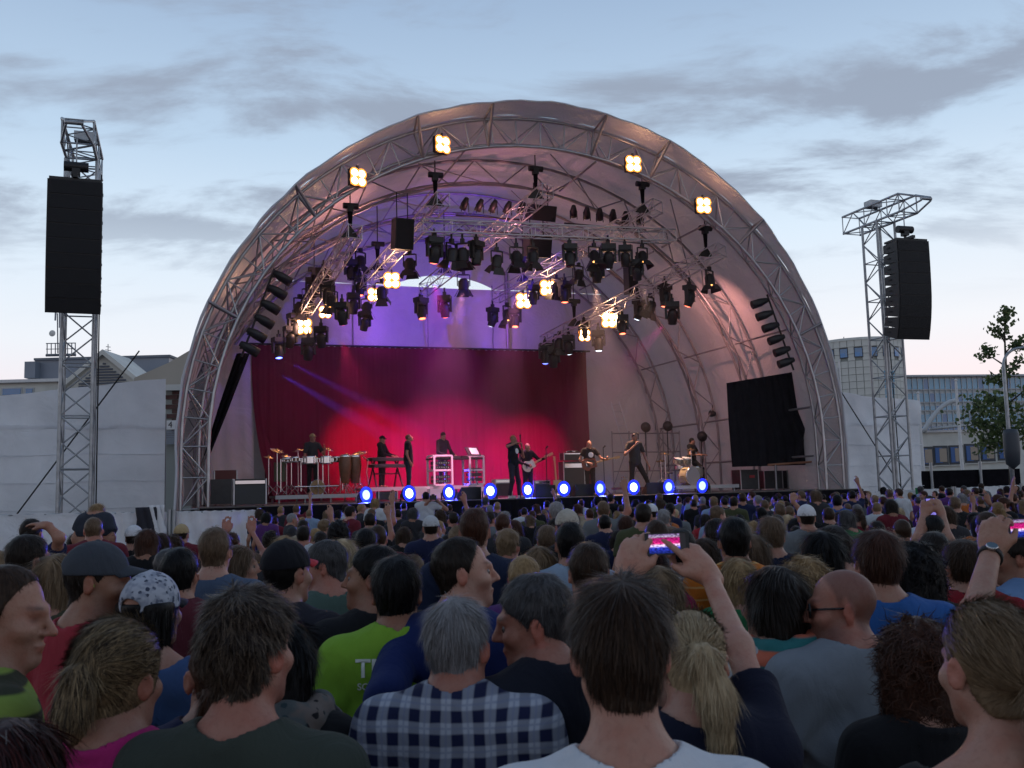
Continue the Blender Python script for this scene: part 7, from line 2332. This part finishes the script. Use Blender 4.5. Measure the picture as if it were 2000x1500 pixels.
m_conga = mat('conga_wood', (.17, .065, .028), .35, var=.25, vscale=9); m_shell = mat('drum_shell_sparkle', (.46, .42, .36), .3, .3, var=.2, vscale=20)
# ---- percussion
pr = thing('percussion_set', 'percussion set with congas, timbales and cymbals on the low riser', 'percussion', S(-6.65, 4.0, 2.0), YAW)
pr.scale = (1.15, 1.1, 1.22)
for x, y in ((.82, -.35), (1.12, -.2)):
    o = MB().lathe([(.11, 0), (.15, .2), (.185, .45), (.165, .66), (.14, .74)], (0, 0, 0), 20).build('conga', m_conga, pr, (x, y, .28))
    MB().lathe([(.152, .70), (.155, .75), (.14, .755)], (0, 0, 0), 20, None, False).build('hoop', m_chrome, o); MB().lathe([(.138, .745), (0, .748)], (0, 0, 0), 20).build('skin', m_white, o)
    stand(pr, (x, y, 0), .3, spread=.22)
for x, y, r in ((-.18, -.45, .19), (.28, -.45, .17)): drum(pr, (x, y, .80), r, .20, m_chrome, 'timbale', skin_=mat('drum_amber_skin', (.30, .16, .05), .4)); 
stand(pr, (.05, -.45, 0), .85)
for x, y in ((-.55, -.3), (-.75, -.1), (.62, .0), (.85, .1)): drum(pr, (x, y, .86), .12, .14, m_conga, 'bongo', skin_=mat('drum_amber_skin', (.30, .16, .05), .4)); 
for x, y in ((-.65, -.2), (.74, .05)): stand(pr, (x, y, 0), .88)
cymbal(pr, (-1.05, -.35, 0), 1.18, .2, (.3, .25)); cymbal(pr, (1.3, .05, 0), 1.10, .22, (.25, -.2)); cymbal(pr, (.95, .2, 0), 1.05, .18, (-.1, .1)); cymbal(pr, (-.75, .1, 0), 1.05, .17); cymbal(pr, (.45, .35, 0), 1.22, .19, (.2, .2)); cymbal(pr, (-.4, .4, 0), 1.2, .2, (.1, -.2)); cymbal(pr, (-1.25, -.05, 0), 1.02, .15)
for x_ in (-.95, -.4, .2, .75): rod('rack_pipe', (x_, -.32, .1), (x_, -.32, .95), .018, m_chrome, pr)
rod('rack_pipe', (-.9, -.3, .95), (.5, -.35, .95), .02, m_chrome, pr); rod('rack_pipe', (-.6, -.55, .22), (.6, -.55, .22), .02, m_chrome, pr)
drum(pr, (.05, .0, .15), .20, .35, mat('drum_red', (.25, .01, .02), .3), 'floor_drum', (1.45, 0), skin_=mat('drum_amber_skin', (.30, .16, .05), .4))
bag = MB().box((-.95, 0, .62), (.3, .25, .5)).build('gig_bag', mat('canvas_bag', (.10, .10, .06), .9), pr)
# ---- drum kit
dk = thing('drum_kit', 'drum kit with wooden bass drum on the low riser beside the drape', 'drum kit', S(6.45, 3.7, 1.98), YAW + .25)
drum(dk, (-.30, -.62, .33), .33, .42, mat('drum_maple', (.50, .40, .22), .3, var=.12, vscale=8), 'bass_drum', (-1.5708 + 3.1416, 0), skin_=mat('bass_drum_front', (.42, .36, .36), .5))
bd = MB()
for k in range(5):
    t = k * 1.256
    bd.box((-.30 + .1 * cos(t) , -.645 - .42 * 0, .33 + .1 * sin(t)), (.055, .012, .055))
bd.build('bass_drum_logo', m_black, dk)
drum(dk, (-.15, -.1, .78), .16, .22, m_shell, 'tom', (.3, 0)); drum(dk, (.24, -.1, .78), .18, .24, m_shell, 'tom', (.3, 0)); drum(dk, (.62, -.25, .30), .22, .38, m_shell, 'floor_tom'); drum(dk, (.35, .30, .60), .18, .14, m_chrome, 'snare')
stand(dk, (.35, .3, 0), .6)
for a, h, r in (((-.75, -.1, 0), 1.15, .24), ((.75, .25, 0), 1.12, .25), ((.2, -.45, 0), 1.3, .2), ((-.55, .35, 0), .92, .18)): cymbal(dk, a, h, r, (rl.uniform(-.25, .25), rl.uniform(-.2, .2)))
MB().lathe([(.17, .45), (.18, .50), (0, .53)], (.15, .75, 0), 16).build('stool', m_black, dk); stand(dk, (.15, .75, 0), .46, m_black)
# ---- keyboards
kb = thing('keyboard_stand', 'two dark keyboards on a black stand in front of the beanie player', 'keyboard', S(-4.35, 3.75, 2.18), YAW + .35)
for z, y in ((.92, 0), (.70, -.12)):
    o = MB().box((0, y, z), (1.25, .38, .10)).build('keyboard', m_black, kb)
    wk = MB()
    for i in range(36): wk.box((-.56 + i * .032, y - .10 + .19, z + .056), (.029, .15, .014))
    wk.build('keys', m_white, o); o2 = MB().box((0, y - .13, z + .053), (1.1, .1, .01)).build('panel', mat('panel_grey', (.12, .12, .13), .5), o)
for sx in (-.5, .5):
    rod('stand_leg', (sx, -.25, 0), (sx * .9, .15, .90), .028, m_black, kb); rod('stand_leg', (sx, .3, 0), (sx * .9, -.05, .90), .028, m_black, kb)
rod('stand_leg', (-.5, 0, .45), (.5, 0, .45), .022, m_black, kb)
MB().path([(-.75, .1, .95), (-.85, .0, 1.02), (-.72, -.1, .9), (-.8, -.12, .5), (-.7, -.1, .05)], .014, 5).build('cable', mat('cable_pale', (.5, .45, .4), .6), kb)
# ---- mixing desk: white lit frames, rack gear, music stand
dj = thing('mixing_desk', 'white framed mixing desk with rack gear in the middle of the stage', 'desk', S(-2.15, 3.5, 2.18), YAW + .12)
m_frame_w = mat('desk_white_frame', (.75, .73, .78), .4)
def frame_box(x0, x1, y0, y1, z0, z1, r, nm='frame'):
    mb = MB()
    for x in (x0, x1):
        for y in (y0, y1): mb.box((x, y, (z0 + z1) / 2), (r, r, z1 - z0))
    for z in (z0, (z0 + z1) / 2, z1):
        for y in (y0, y1): mb.box(((x0 + x1) / 2, y, z), (x1 - x0 - r - .004, r * .96, r * .96))
        for x in (x0, x1): mb.box((x, (y0 + y1) / 2, z), (r * .94, y1 - y0 - r - .004, r * .94))
    return mb.build(nm, m_frame_w, dj)
frame_box(-.75, -.12, -.25, .35, .04, 1.0, .06); frame_box(.55, 1.05, -.2, .4, .04, .98, .06)
MB().box((.15, .1, .90), (1.9, .62, .05)).build('table_top', m_black, dj)
for i, z in enumerate((.16, .30, .62, .76)):
    o = MB().box((-.43, .02, z), (.52, .42, .10)).build('rack_unit', m_case, dj)
    kn = MB()
    for j in range(6): kn.tube((-.63 + j * .08, -.20, z), (-.63 + j * .08, -.225, z), .016, n=6)
    kn.build('knobs', m_chrome, o)
for i, z in enumerate((.2, .36, .52)): MB().box((.8, .05, z), (.4, .4, .11)).build('rack_unit', m_case, dj)
for x in (-.3, .1, .5): 
    o = MB().box((x, .08, .96), (.34, .36, .07)).build('turntable', m_case, dj); MB().lathe([(.14, .998), (0, 1.002)], (x, .08, 0), 18).build('platter', m_chrome, o)
ms = thing('music_stand', 'dark music stand tilted beside the mixing desk', 'music stand', S(-1.55, 3.1, 2.18), YAW + .3)
stand(ms, (0, 0, 0), .95, m_black); MB().box((0, 0, 1.12), (.5, .03, .36), Matrix.Rotation(-.7, 3, 'X')).build('tray', m_black, ms); MB().box((.03, -.03, 1.13), (.3, .01, .28), Matrix.Rotation(-.7, 3, 'X')).build('sheet', m_white, ms)
# ---- amps, cases, wedges
def cabinet(px, L, w_, d_, h_, label, grille=True, name='amplifier', col=None, z=ZD, yaw=0.0):
    p = at_s(px, L, z)
    t = thing(name, label, 'amplifier' if name == 'amplifier' else 'case', p, YAW + yaw)
    body = col or m_case
    MB().box((0, 0, h_ / 2 + .02), (w_, d_, h_ - .04)).build('box', body, t)
    if grille:
        MB().box((0, -d_ / 2 - .006, h_ * .42), (w_ - .08, .02, h_ * .7)).build('grille', mat('amp_grille', (.05, .05, .05), .8, bump=.5, bscale=200), t)
        pn = MB().box((0, -d_ / 2 - .008, h_ * .88), (w_ - .08, .02, h_ * .12)).build('control_panel', m_chrome, t)
    ed = MB().box((0, 0, 0), (.035, .035, h_ - .03)).mesh('corner_trim', m_alu)
    for sx in (-1, 1):
        for sy in (-1, 1):
            link('corner_trim', ed, t, (sx * (w_ / 2 - .008), sy * (d_ / 2 - .008), h_ / 2 + .02))
    for sx in (-1, 1):
        MB().lathe([(.025, 0), (.03, .02), (.02, .03)], (sx * (w_ / 2 - .06), 0, -.01), 8).build('foot', m_rubber, t)
    return t
cabinet(1117, 3.0, .78, .45, 1.15, 'tall black bass amplifier stack behind the bass player')
tw = cabinet(1117, 3.0, .70, .40, .28, 'small silver amplifier head on the bass stack', z=ZD + 1.17)
tl = MB().grid([[(-.2 + .4 * i / 8, -.15 + .3 * j / 6, .03 * sin(i * 1.3 + j)) for j in range(7)] for i in range(9)]).build('towel', m_white, None, at_s(1120, 3.0, ZD + 1.17 + .33), YAW)
tag(tl, 'white towel on the bass amplifier', 'towel')
cabinet(980, 4.0, .62, .35, .62, 'pale guitar amplifier left of the guitarist', col=m_white)
cabinet(1055, 4.2, .6, .35, .55, 'pale guitar amplifier right of the guitarist', col=mat('amp_cream', (.5, .47, .42), .6))
cabinet(1060, 2.2, .35, .3, .3, 'small white effects box behind the floor lamp', grille=False, name='flight_case', col=m_white)
cabinet(822, 2.6, .55, .4, .42, 'white flight case in front of the keyboards', grille=False, name='flight_case', col=m_white)
cabinet(850, 2.3, .5, .4, .34, 'pale pink-lit case in front of the mixing desk', grille=False, name='flight_case', col=m_frame_w)
cabinet(945, 2.3, .55, .4, .36, 'white case right of the mixing desk', grille=False, name='flight_case', col=m_frame_w)
cabinet(755, 2.4, .6, .4, .30, 'silver edged flight case under the keyboards', grille=False, name='flight_case')
cabinet(890, 1.2, .5, .4, .22, 'silver edged flight case at the stage edge', grille=False, name='flight_case')
cabinet(1455, 3.0, .75, .6, .75, 'road case with red markings at the foot of the black drape', grille=False, name='flight_case')
mk = MB().box((0, 0, 0), (.22, .01, .10)).build('case_label', mat('case_red', (.4, .03, .04), .6), None, (0, 0, 0))
rc_ = [o for o in COL.objects if o.get('label', '').startswith('road case')][0]
mk.parent = rc_; mk.location = (.1, -.31, .5)
for x, l in ((1500, 'first dark case behind the drape rail'), (1545, 'second dark case behind the drape rail')):
    cabinet(x, 3.6, .8, .7, .7, l, grille=False, name='flight_case')
cabinet(487, -.6, .85, .7, .72, 'black subwoofer box at the percussion end of the stage', col=m_black)
cabinet(425, 3.5, .9, .7, .8, 'dark case stack behind the lattice leg', grille=False, name='flight_case')
cabinet(440, 4.5, .7, .6, 1.1, 'red-trimmed equipment rack behind the lattice leg', grille=False, name='flight_case', col=mat('rack_red_case', (.12, .02, .02), .5))
def wedge(px, L, label):
    t = thing('monitor_wedge', label, 'loudspeaker', at_s(px, L, ZD), YAW + pi + rl.uniform(-.2, .2), 'floor monitors on the stage')
    w_, d_, h_ = .6, .45, .36
    v = [(-w_ / 2, -d_ / 2, 0), (w_ / 2, -d_ / 2, 0), (w_ / 2, d_ / 2, 0), (-w_ / 2, d_ / 2, 0), (-w_ / 2, d_ / 2, h_), (w_ / 2, d_ / 2, h_), (-w_ / 2, -d_ / 2, .08), (w_ / 2, -d_ / 2, .08)]
    MB().add(v, [(3, 2, 1, 0), (3, 4, 5, 2), (0, 6, 4, 3), (1, 2, 5, 7), (0, 1, 7, 6)]).build('cabinet', m_black, t)
    MB().add([(-.27, -d_ / 2 + .03, .105), (.27, -d_ / 2 + .03, .105), (.27, d_ / 2 - .03, h_ - .012), (-.27, d_ / 2 - .03, h_ - .012)], [(0, 1, 2, 3)]).build('grille', mat('amp_grille', (.05, .05, .05), .8), t)
for x, l in ((915, 'floor monitor right of the mixing desk'), (1062, 'floor monitor in front of the guitarist'), (1135, 'floor monitor in front of the bass player'), (1275, 'floor monitor beside the singer in grey shirt')):
    wedge(x, -.9, l)
pedal = thing('pedal_board', 'white pedal board at the feet of the guitarist', 'pedals', at_s(1062, .3, ZD), YAW)
MB().box((0, 0, .06), (.9, .35, .05), Matrix.Rotation(.15, 3, 'X')).build('board', m_white, pedal)
for i in range(6): MB().box((-.36 + i * .145, 0, .11), (.10, .2, .05)).build('pedal', mat('pedal_%d' % (i % 3), ((.4, .3, .1), (.1, .1, .12), (.5, .5, .52))[i % 3], .4), pedal)
# big round lamps and stored gear at the back right
for x, y, L in ((1262, 834, 9), (1305, 832, 8.6), (1372, 852, 7.5)):
    p = sp(x, y, L)
    t = thing('round_stage_lamp', {1262: 'round black lamp by the ladder behind the singer', 1305: 'round black lamp above the drum kit', 1372: 'round black lamp behind the second drummer'}[x], 'stage light', p, YAW)
    MB().lathe([(0, .16), (.13, .13), (.22, .0), (.22, -.07), (.19, -.07)], (0, 0, 0), 18, Quaternion((1, 0, 0), radians(80))).build('housing', m_black, t)
    rod('pole', (0, .1, 0), (0, .1, -(p.z - ZD)), .025, m_black, t)
sc_t = thing('scaffold_frame', 'grey scaffold frame behind the drum kit', 'scaffold', S(6.5, 9.5, ZD), YAW)
for x in np.linspace(0, 3.2, 5):
    rod('scaffold_pole', (x, 0, 0), (x, 0, 2.6), .03, m_rib, sc_t)
    if x < 3: rod('scaffold_pole', (x, 0, .3), (x + .8, 0, 2.2), .022, m_rib, sc_t)
for z in (.9, 1.7, 2.5): rod('scaffold_pole', (0, 0, z), (3.2, 0, z), .03, m_rib, sc_t)
ld_ = thing('ladder', 'aluminium ladder leaning inside the arch behind the singer', 'ladder', at_s(1250, 9.6, ZD), YAW)
for sx in (-.2, .2): rod('rail', (sx, 0, 0), (sx - .9, .3, 3.9), .03, m_silver, ld_)
for i in range(13): rod('rung', (-.2 - .07 * i, .023 * i, .3 * i + .15), (.2 - .07 * i, .023 * i, .3 * i + .15), .018, m_silver, ld_)
for x, y, L in ((1392, 808, 8), (1408, 808, 8)):
    p = sp(x, y, L); t = thing('small_flood_lamp', 'small black flood lamp under the roof beside the drape' + (', nearer the drape' if x > 1400 else ', farther from the drape'), 'stage light', p, YAW)
    MB().lathe([(0, .12), (.1, .1), (.16, -.1), (.14, -.1)], (0, 0, 0), 12, Quaternion((1, 0, 0), radians(100))).build('housing', m_black, t); rod('bracket', (0, 0, 0), (0, 0, .4), .02, m_black, t)

# ---- the band
def perf(px, ytop, L, label, base, face, hair=None, shirt=None, trou=None, arms=None, hands=None, fem=0, legs=None, hy=0, hp=0, beard=0.0, sleeve='short', seed=0, capm=None, H=None, skin=1, scalp=0.0, build=1.0, hkw=None, collar='crew', lean=0.0):
    top = sp(px, ytop, L)
    Hh = H or max(1.62, min(1.96, top.z - base))
    loc = S((top - SO).dot(SU), L, top.z - Hh if H else base)
    b = Body(Hh, fem, build, radians(hy), radians(hp), 0, lean, arms, hands, legs, sleeve, collar, fat=1.35, hs=1.0)
    rz = YAW + radians(face)
    root = thing('person', label, 'person', loc, rz, 'musicians on the stage')
    link('body', body_mesh(b, .016, .022, .03, SKINS[skin], beard, scalp=scalp), root)
    link('shirt', cloth_mesh(b, b.shirt, 'shirt', .020, .74, b.h, shirt), root)
    x0, x1, y0, y1, zt, ch, hx, hyy = grids(b, .02, .02, .02)
    V, F = surfnet(b.trousers, np.arange(x0, x1, .024), np.arange(y0, y1, .024), np.arange(.03, 1.05, .024))
    link('trousers', np_mesh('trousers', V, F, trou or m_trou), root)
    if hair: do_hair(root, b, hair[0], hair[1], .016, seed, .15, **(hkw or {}))
    if capm: cap_on(root, b, capm, capm, .014)
    sh_ = MB()
    for kn, an in b.legs_.values():
        pass
    return root, b
TOWARDS = 180      # facing the audience
sh_black = C('stage_black', (.010, .010, .013)); sh_char = C('stage_charcoal', (.05, .045, .042))
H1 = lambda d, bk, c=.5: dict(dir=d, back=bk, curl=(c, c, c + .1, c + .1), thumb=.3)
perf(610, 840, 3.9, 'percussionist in flat cap and printed black t-shirt behind the congas', 2.0, TOWARDS + 10, ('crop', 'grey'), C('stage_print', (.03, .03, .035)), arms={'R': ((.3, .12, 1.15), (.22, .4, 1.15)), 'L': ((-.36, .12, 1.25), (-.32, .26, 1.5))}, hands={'L': H1((0, .1, 1), (-1, 0, 0)), 'R': H1((0, 1, 0), (0, 0, 1))}, hy=25, capm=C('cap_straw', (.4, .3, .16)), hkw=dict(capz=.02), skin=3)
perf(745, 852, 4.6, 'keyboard player in black beanie', 2.18, TOWARDS + 55, None, sh_black, sleeve='long', arms={'R': ((.27, .15, 1.12), (.16, .42, 1.05)), 'L': ((-.27, .15, 1.12), (-.16, .42, 1.05))}, hands={'R': H1((0, 1, 0), (0, 0, 1)), 'L': H1((0, 1, 0), (0, 0, 1))}, beard=.6, capm=m_cap_black, hp=-6)
perf(797, 848, 1.9, 'man in black polo standing sideways and looking up', 1.86, TOWARDS + 75, ('crop', 'lightbrown'), sh_black, trou=m_jeans, hp=22, build=1.06, collar='polo', H=1.86)
perf(864, 845, 4.6, 'desk operator in dark hooded top looking down behind the mixing desk', 2.18, TOWARDS + 25, ('short', 'darkbrown'), C('stage_hood', (.014, .014, .022)), sleeve='long', collar='hood', hp=-22, arms={'R': ((.3, .1, 1.15), (.2, .4, 1.05)), 'L': ((-.3, .1, 1.15), (-.2, .4, 1.05))}, hands={'R': H1((0, 1, -.2), (0, 0, 1)), 'L': H1((0, 1, -.2), (0, 0, 1))})
WIDE = {'L': ((-.20, .03, .50), (-.30, -.02, .085)), 'R': ((.16, .06, .50), (.22, .0, .085))}
m_baggy = C('stage_baggy', (.035, .028, .045))
r5, b5 = perf(1001, 850, -.5, 'blond singer in black sleeveless top with an arm raised to his mouth', ZD, TOWARDS + 35, ('crop', 'blond'), C('stage_vest', (.012, .012, .018)), trou=m_baggy, legs=WIDE, arms={'R': ((.42, .10, 1.52), (.16, .24, 1.62)), 'L': ((-.36, .12, 1.22), (-.12, .24, 1.55))}, hands={'R': H1((-1, .2, .1), (0, -.3, 1), .9), 'L': H1((.5, .3, .9), (-.6, .5, 0), .9)}, hp=12, sleeve='short')
P = []
MB().lathe([(.0, -.006), (.06, -.004), (.085, .0)], (0, 0, 0), 12).build('shirt_patch', m_white, r5, (0, .135 * b5.k, 1.27 * b5.k)).rotation_euler = (-1.5, 0, 0)
mic = thing('microphone', 'microphone held by the blond singer', 'microphone', (0, 0, 0))
mic.location = r5.matrix_basis @ Vector((-.02, .27, 1.60 * b5.k)); MB().tube((0, 0, -.1), (0, 0, .06), .014, .02, 10).lathe([(.02, .06), (.03, .09), (.02, .12), (0, .125)], (0, 0, 0), 10).build('body', m_black, mic)
def guitar(root, b, bodym, label, neck_to, name='electric_guitar', c=(.05, .17, 1.03), sc=1.0, top=None):
    M0 = root.matrix_basis
    t = thing(name, label, 'guitar', M0 @ Vector(c)); t.rotation_euler = root.rotation_euler
    nd = (Vector(neck_to) - Vector(c)).normalized(); fr = Vector((0, 1, 0)); fr = (fr - nd * fr.dot(nd)).normalized(); si = nd.cross(fr)
    M_ = Matrix((nd, si, fr)).transposed()
    out_ = []
    for i in range(36):
        a = 2 * pi * i / 36
        x, y = cos(a), sin(a)
        r = .165 * (1 + .16 * cos(2 * a) ) * (1.0 if x < 0 else .92)
        w_ = .19 if x < 0 else .155
        out_.append(Vector((x * .22 + (.05 if abs(y) > .5 and x > .1 else 0), y * w_ * (1 - .22 * math.exp(-((x - .15) / .3) ** 2)), 0)) * sc)
    n = len(out_)
    vs_ = [M_ @ (p + Vector((0, 0, z))) for z in (-.022, .022) for p in out_]
    MB().add(vs_, [tuple(range(n, 2 * n)), tuple(range(n))[::-1]] + [(i, (i + 1) % n, n + (i + 1) % n, n + i) for i in range(n)]).build('body', bodym, t)
    MB().box(M_ @ Vector((.48 * sc, 0, .012)), (.56 * sc, .052, .026), M_).build('neck', mat('maple_neck', (.52, .34, .17), .4), t)
    MB().box(M_ @ Vector((.83 * sc, .01, .008)), (.15 * sc, .085, .02), M_).build('headstock', mat('maple_neck', (.52, .34, .17), .4), t)
    MB().add([M_ @ (p * .62 + Vector((.02, -.02, .0245))) for p in out_], [tuple(range(n))]).build('pickguard', top or m_white, t)
    MB().box(M_ @ Vector((-.1, 0, .03)), (.03, .09, .018), M_).box(M_ @ Vector((.05, 0, .03)), (.03, .08, .012), M_).build('bridge', m_chrome, t)
    MB().path([M_ @ Vector((.2, .05, -.03)), Vector((-.12, -.05, .30)) - Vector((0, .12, 0)), Vector((-.02, -.30, .34)), Vector((.14, -.3, .10)), M_ @ Vector((-.2, 0, -.03))], .012, 5).build('strap', m_strap, t)
    return t
r6, b6 = perf(1029, 866, 1.0, 'bald guitarist in black with a white electric guitar', ZD, TOWARDS + 12, None, sh_black, sleeve='long', scalp=.4, arms={'R': ((.32, .02, 1.15), (.12, .26, 1.04)), 'L': ((-.36, .12, 1.20), (-.42, .34, 1.24))}, hands={'R': H1((-.8, .3, -.4), (.3, .8, .3), .6), 'L': H1((-.3, .4, .8), (-.5, .8, 0), .8)}, H=1.74)
guitar(r6, b6, mat('guitar_white', (.75, .70, .60), .2), 'white electric guitar of the bald guitarist', (-.62, .30, 1.36), top=mat('pickguard_white', (.8, .8, .78), .3))
r7, b7 = perf(1150, 861, 1.0, 'bald bass player in printed black t-shirt', ZD, TOWARDS - 2, None, sh_black, scalp=.4, arms={'R': ((.34, .02, 1.15), (.12, .28, 1.02)), 'L': ((-.36, .12, 1.18), (-.46, .34, 1.14))}, hands={'R': H1((-.8, .3, -.4), (.3, .8, .3), .6), 'L': H1((-.3, .4, .8), (-.5, .8, 0), .8)})
guitar(r7, b7, mat('bass_brown', (.20, .055, .03), .25), 'brown bass guitar of the bald bass player', (-.80, .30, 1.20), 'bass_guitar', (.08, .18, 1.00), 1.15, mat('pickguard_black', (.02, .02, .02), .3))
MB().lathe([(.07, 0), (.09, .002), (.09, -.002)], (0, 0, 0), 16).build('shirt_print', m_white, r7, (0, .142, 1.30)).rotation_euler = (-1.45, 0, 0)
STRIDE = {'L': ((-.30, .12, .52), (-.52, .05, .085)), 'R': ((.16, .02, .50), (.22, -.02, .085))}
r8, b8 = perf(1238, 847, -.5, 'dark-haired singer in grey short-sleeved shirt holding a microphone', ZD, TOWARDS + 8, ('crop', 'black'), sh_char, trou=C('stage_trousers', (.03, .024, .022)), legs=STRIDE, arms={'R': ((.42, .10, 1.24), (.10, .25, 1.55)), 'L': ((-.38, .02, 1.14), (-.44, .10, .88))}, hands={'R': H1((-.6, .3, .6), (.5, .6, 0), .95)}, collar='polo', build=1.08, skin=1)
mic2 = thing('microphone', 'microphone held by the singer in grey shirt', 'microphone', r8.matrix_basis @ Vector((.02, .26, 1.62 * b8.k)))
MB().tube((0, 0, -.1), (0, 0, .04), .014, .02, 10).lathe([(.02, .04), (.03, .07), (.02, .1), (0, .105)], (0, 0, 0), 10).build('body', m_black, mic2)
for root, nm in ((r5, 'blond'), (r8, 'grey')):
    shp = MB()
    bb = b5 if root is r5 else b8
    for kn, an in bb.legs_.values():
        shp.lathe([(.05, 0), (.055, .05), (.045, .09)], (an[0], an[1], 0), 10); shp.box((an[0], an[1] + .08, .035), (.09, .22, .07))
    shp.build('shoes', m_white, root)
perf(1350, 856, 4.4, 'drummer with dark beard sitting behind the drum kit', 1.98, TOWARDS + 30, ('short', 'darkbrown'), sh_black, legs={k_: tuple(tuple(np.array(q)) for q in v) for k_, v in SIT.items()} if 'SIT' in globals() else None, arms={'R': ((.32, .12, 1.12), (.2, .42, 1.10)), 'L': ((-.32, .12, 1.12), (-.2, .42, 1.10))}, hands={'R': H1((0, 1, 0), (0, 0, 1)), 'L': H1((0, 1, 0), (0, 0, 1))}, beard=.8, hy=25, H=1.74)
# microphone stands
for x, L, l in ((1068, .2, 'microphone stand beside the guitarist'), (1180, .4, 'microphone stand beside the bass player')):
    t = thing('microphone_stand', l, 'microphone stand', at_s(x, L, ZD), YAW)
    stand(t, (0, 0, 0), 1.5, m_black); MB().tube((0, 0, 1.5), (0, -.15, 1.55), .02, .025, 8).build('microphone', m_black, t)
gs = thing('guitar_on_stand', 'pale electric guitar resting on a stand beside the bass amplifier', 'guitar', at_s(1088, 2.2, ZD), YAW + .2)
MB().box((0, 0, .32), (.30, .05, .42)).build('body', mat('guitar_pale', (.5, .36, .22), .3), gs); MB().box((-.03, .05, .85), (.05, .03, .72), Matrix.Rotation(-.08, 3, 'X')).build('neck', mat('maple_neck', (.52, .34, .17), .4), gs); MB().box((-.03, .09, 1.25), (.08, .02, .14)).build('headstock', mat('maple_neck', (.52, .34, .17), .4), gs)
stand(gs, (0, .08, 0), .5, m_black, .22)
# ================================================================== stage smoke: thin even haze inside the shell, where the lamps draw their beams
hz = MB().box((0, 4.6, 5.4), (18.6, 13.3, 7.2)).build('stage_smoke', None, None, S(0, 0, 0), YAW)
hz.data.materials.clear()
mh = bpy.data.materials.new('stage_smoke'); mh.use_nodes = True
nt = mh.node_tree; nt.nodes.clear()
o_ = nt.nodes.new('ShaderNodeOutputMaterial'); vv = nt.nodes.new('ShaderNodeVolumePrincipled')
vv.inputs['Color'].default_value = (.9, .9, .95, 1); vv.inputs['Density'].default_value = .0045; vv.inputs['Anisotropy'].default_value = .2
lk(nt, vv.outputs[0], o_.inputs['Volume'])
hz.data.materials.append(mh)
tag(hz, 'thin smoke hanging over the stage', 'smoke', kind='stuff')
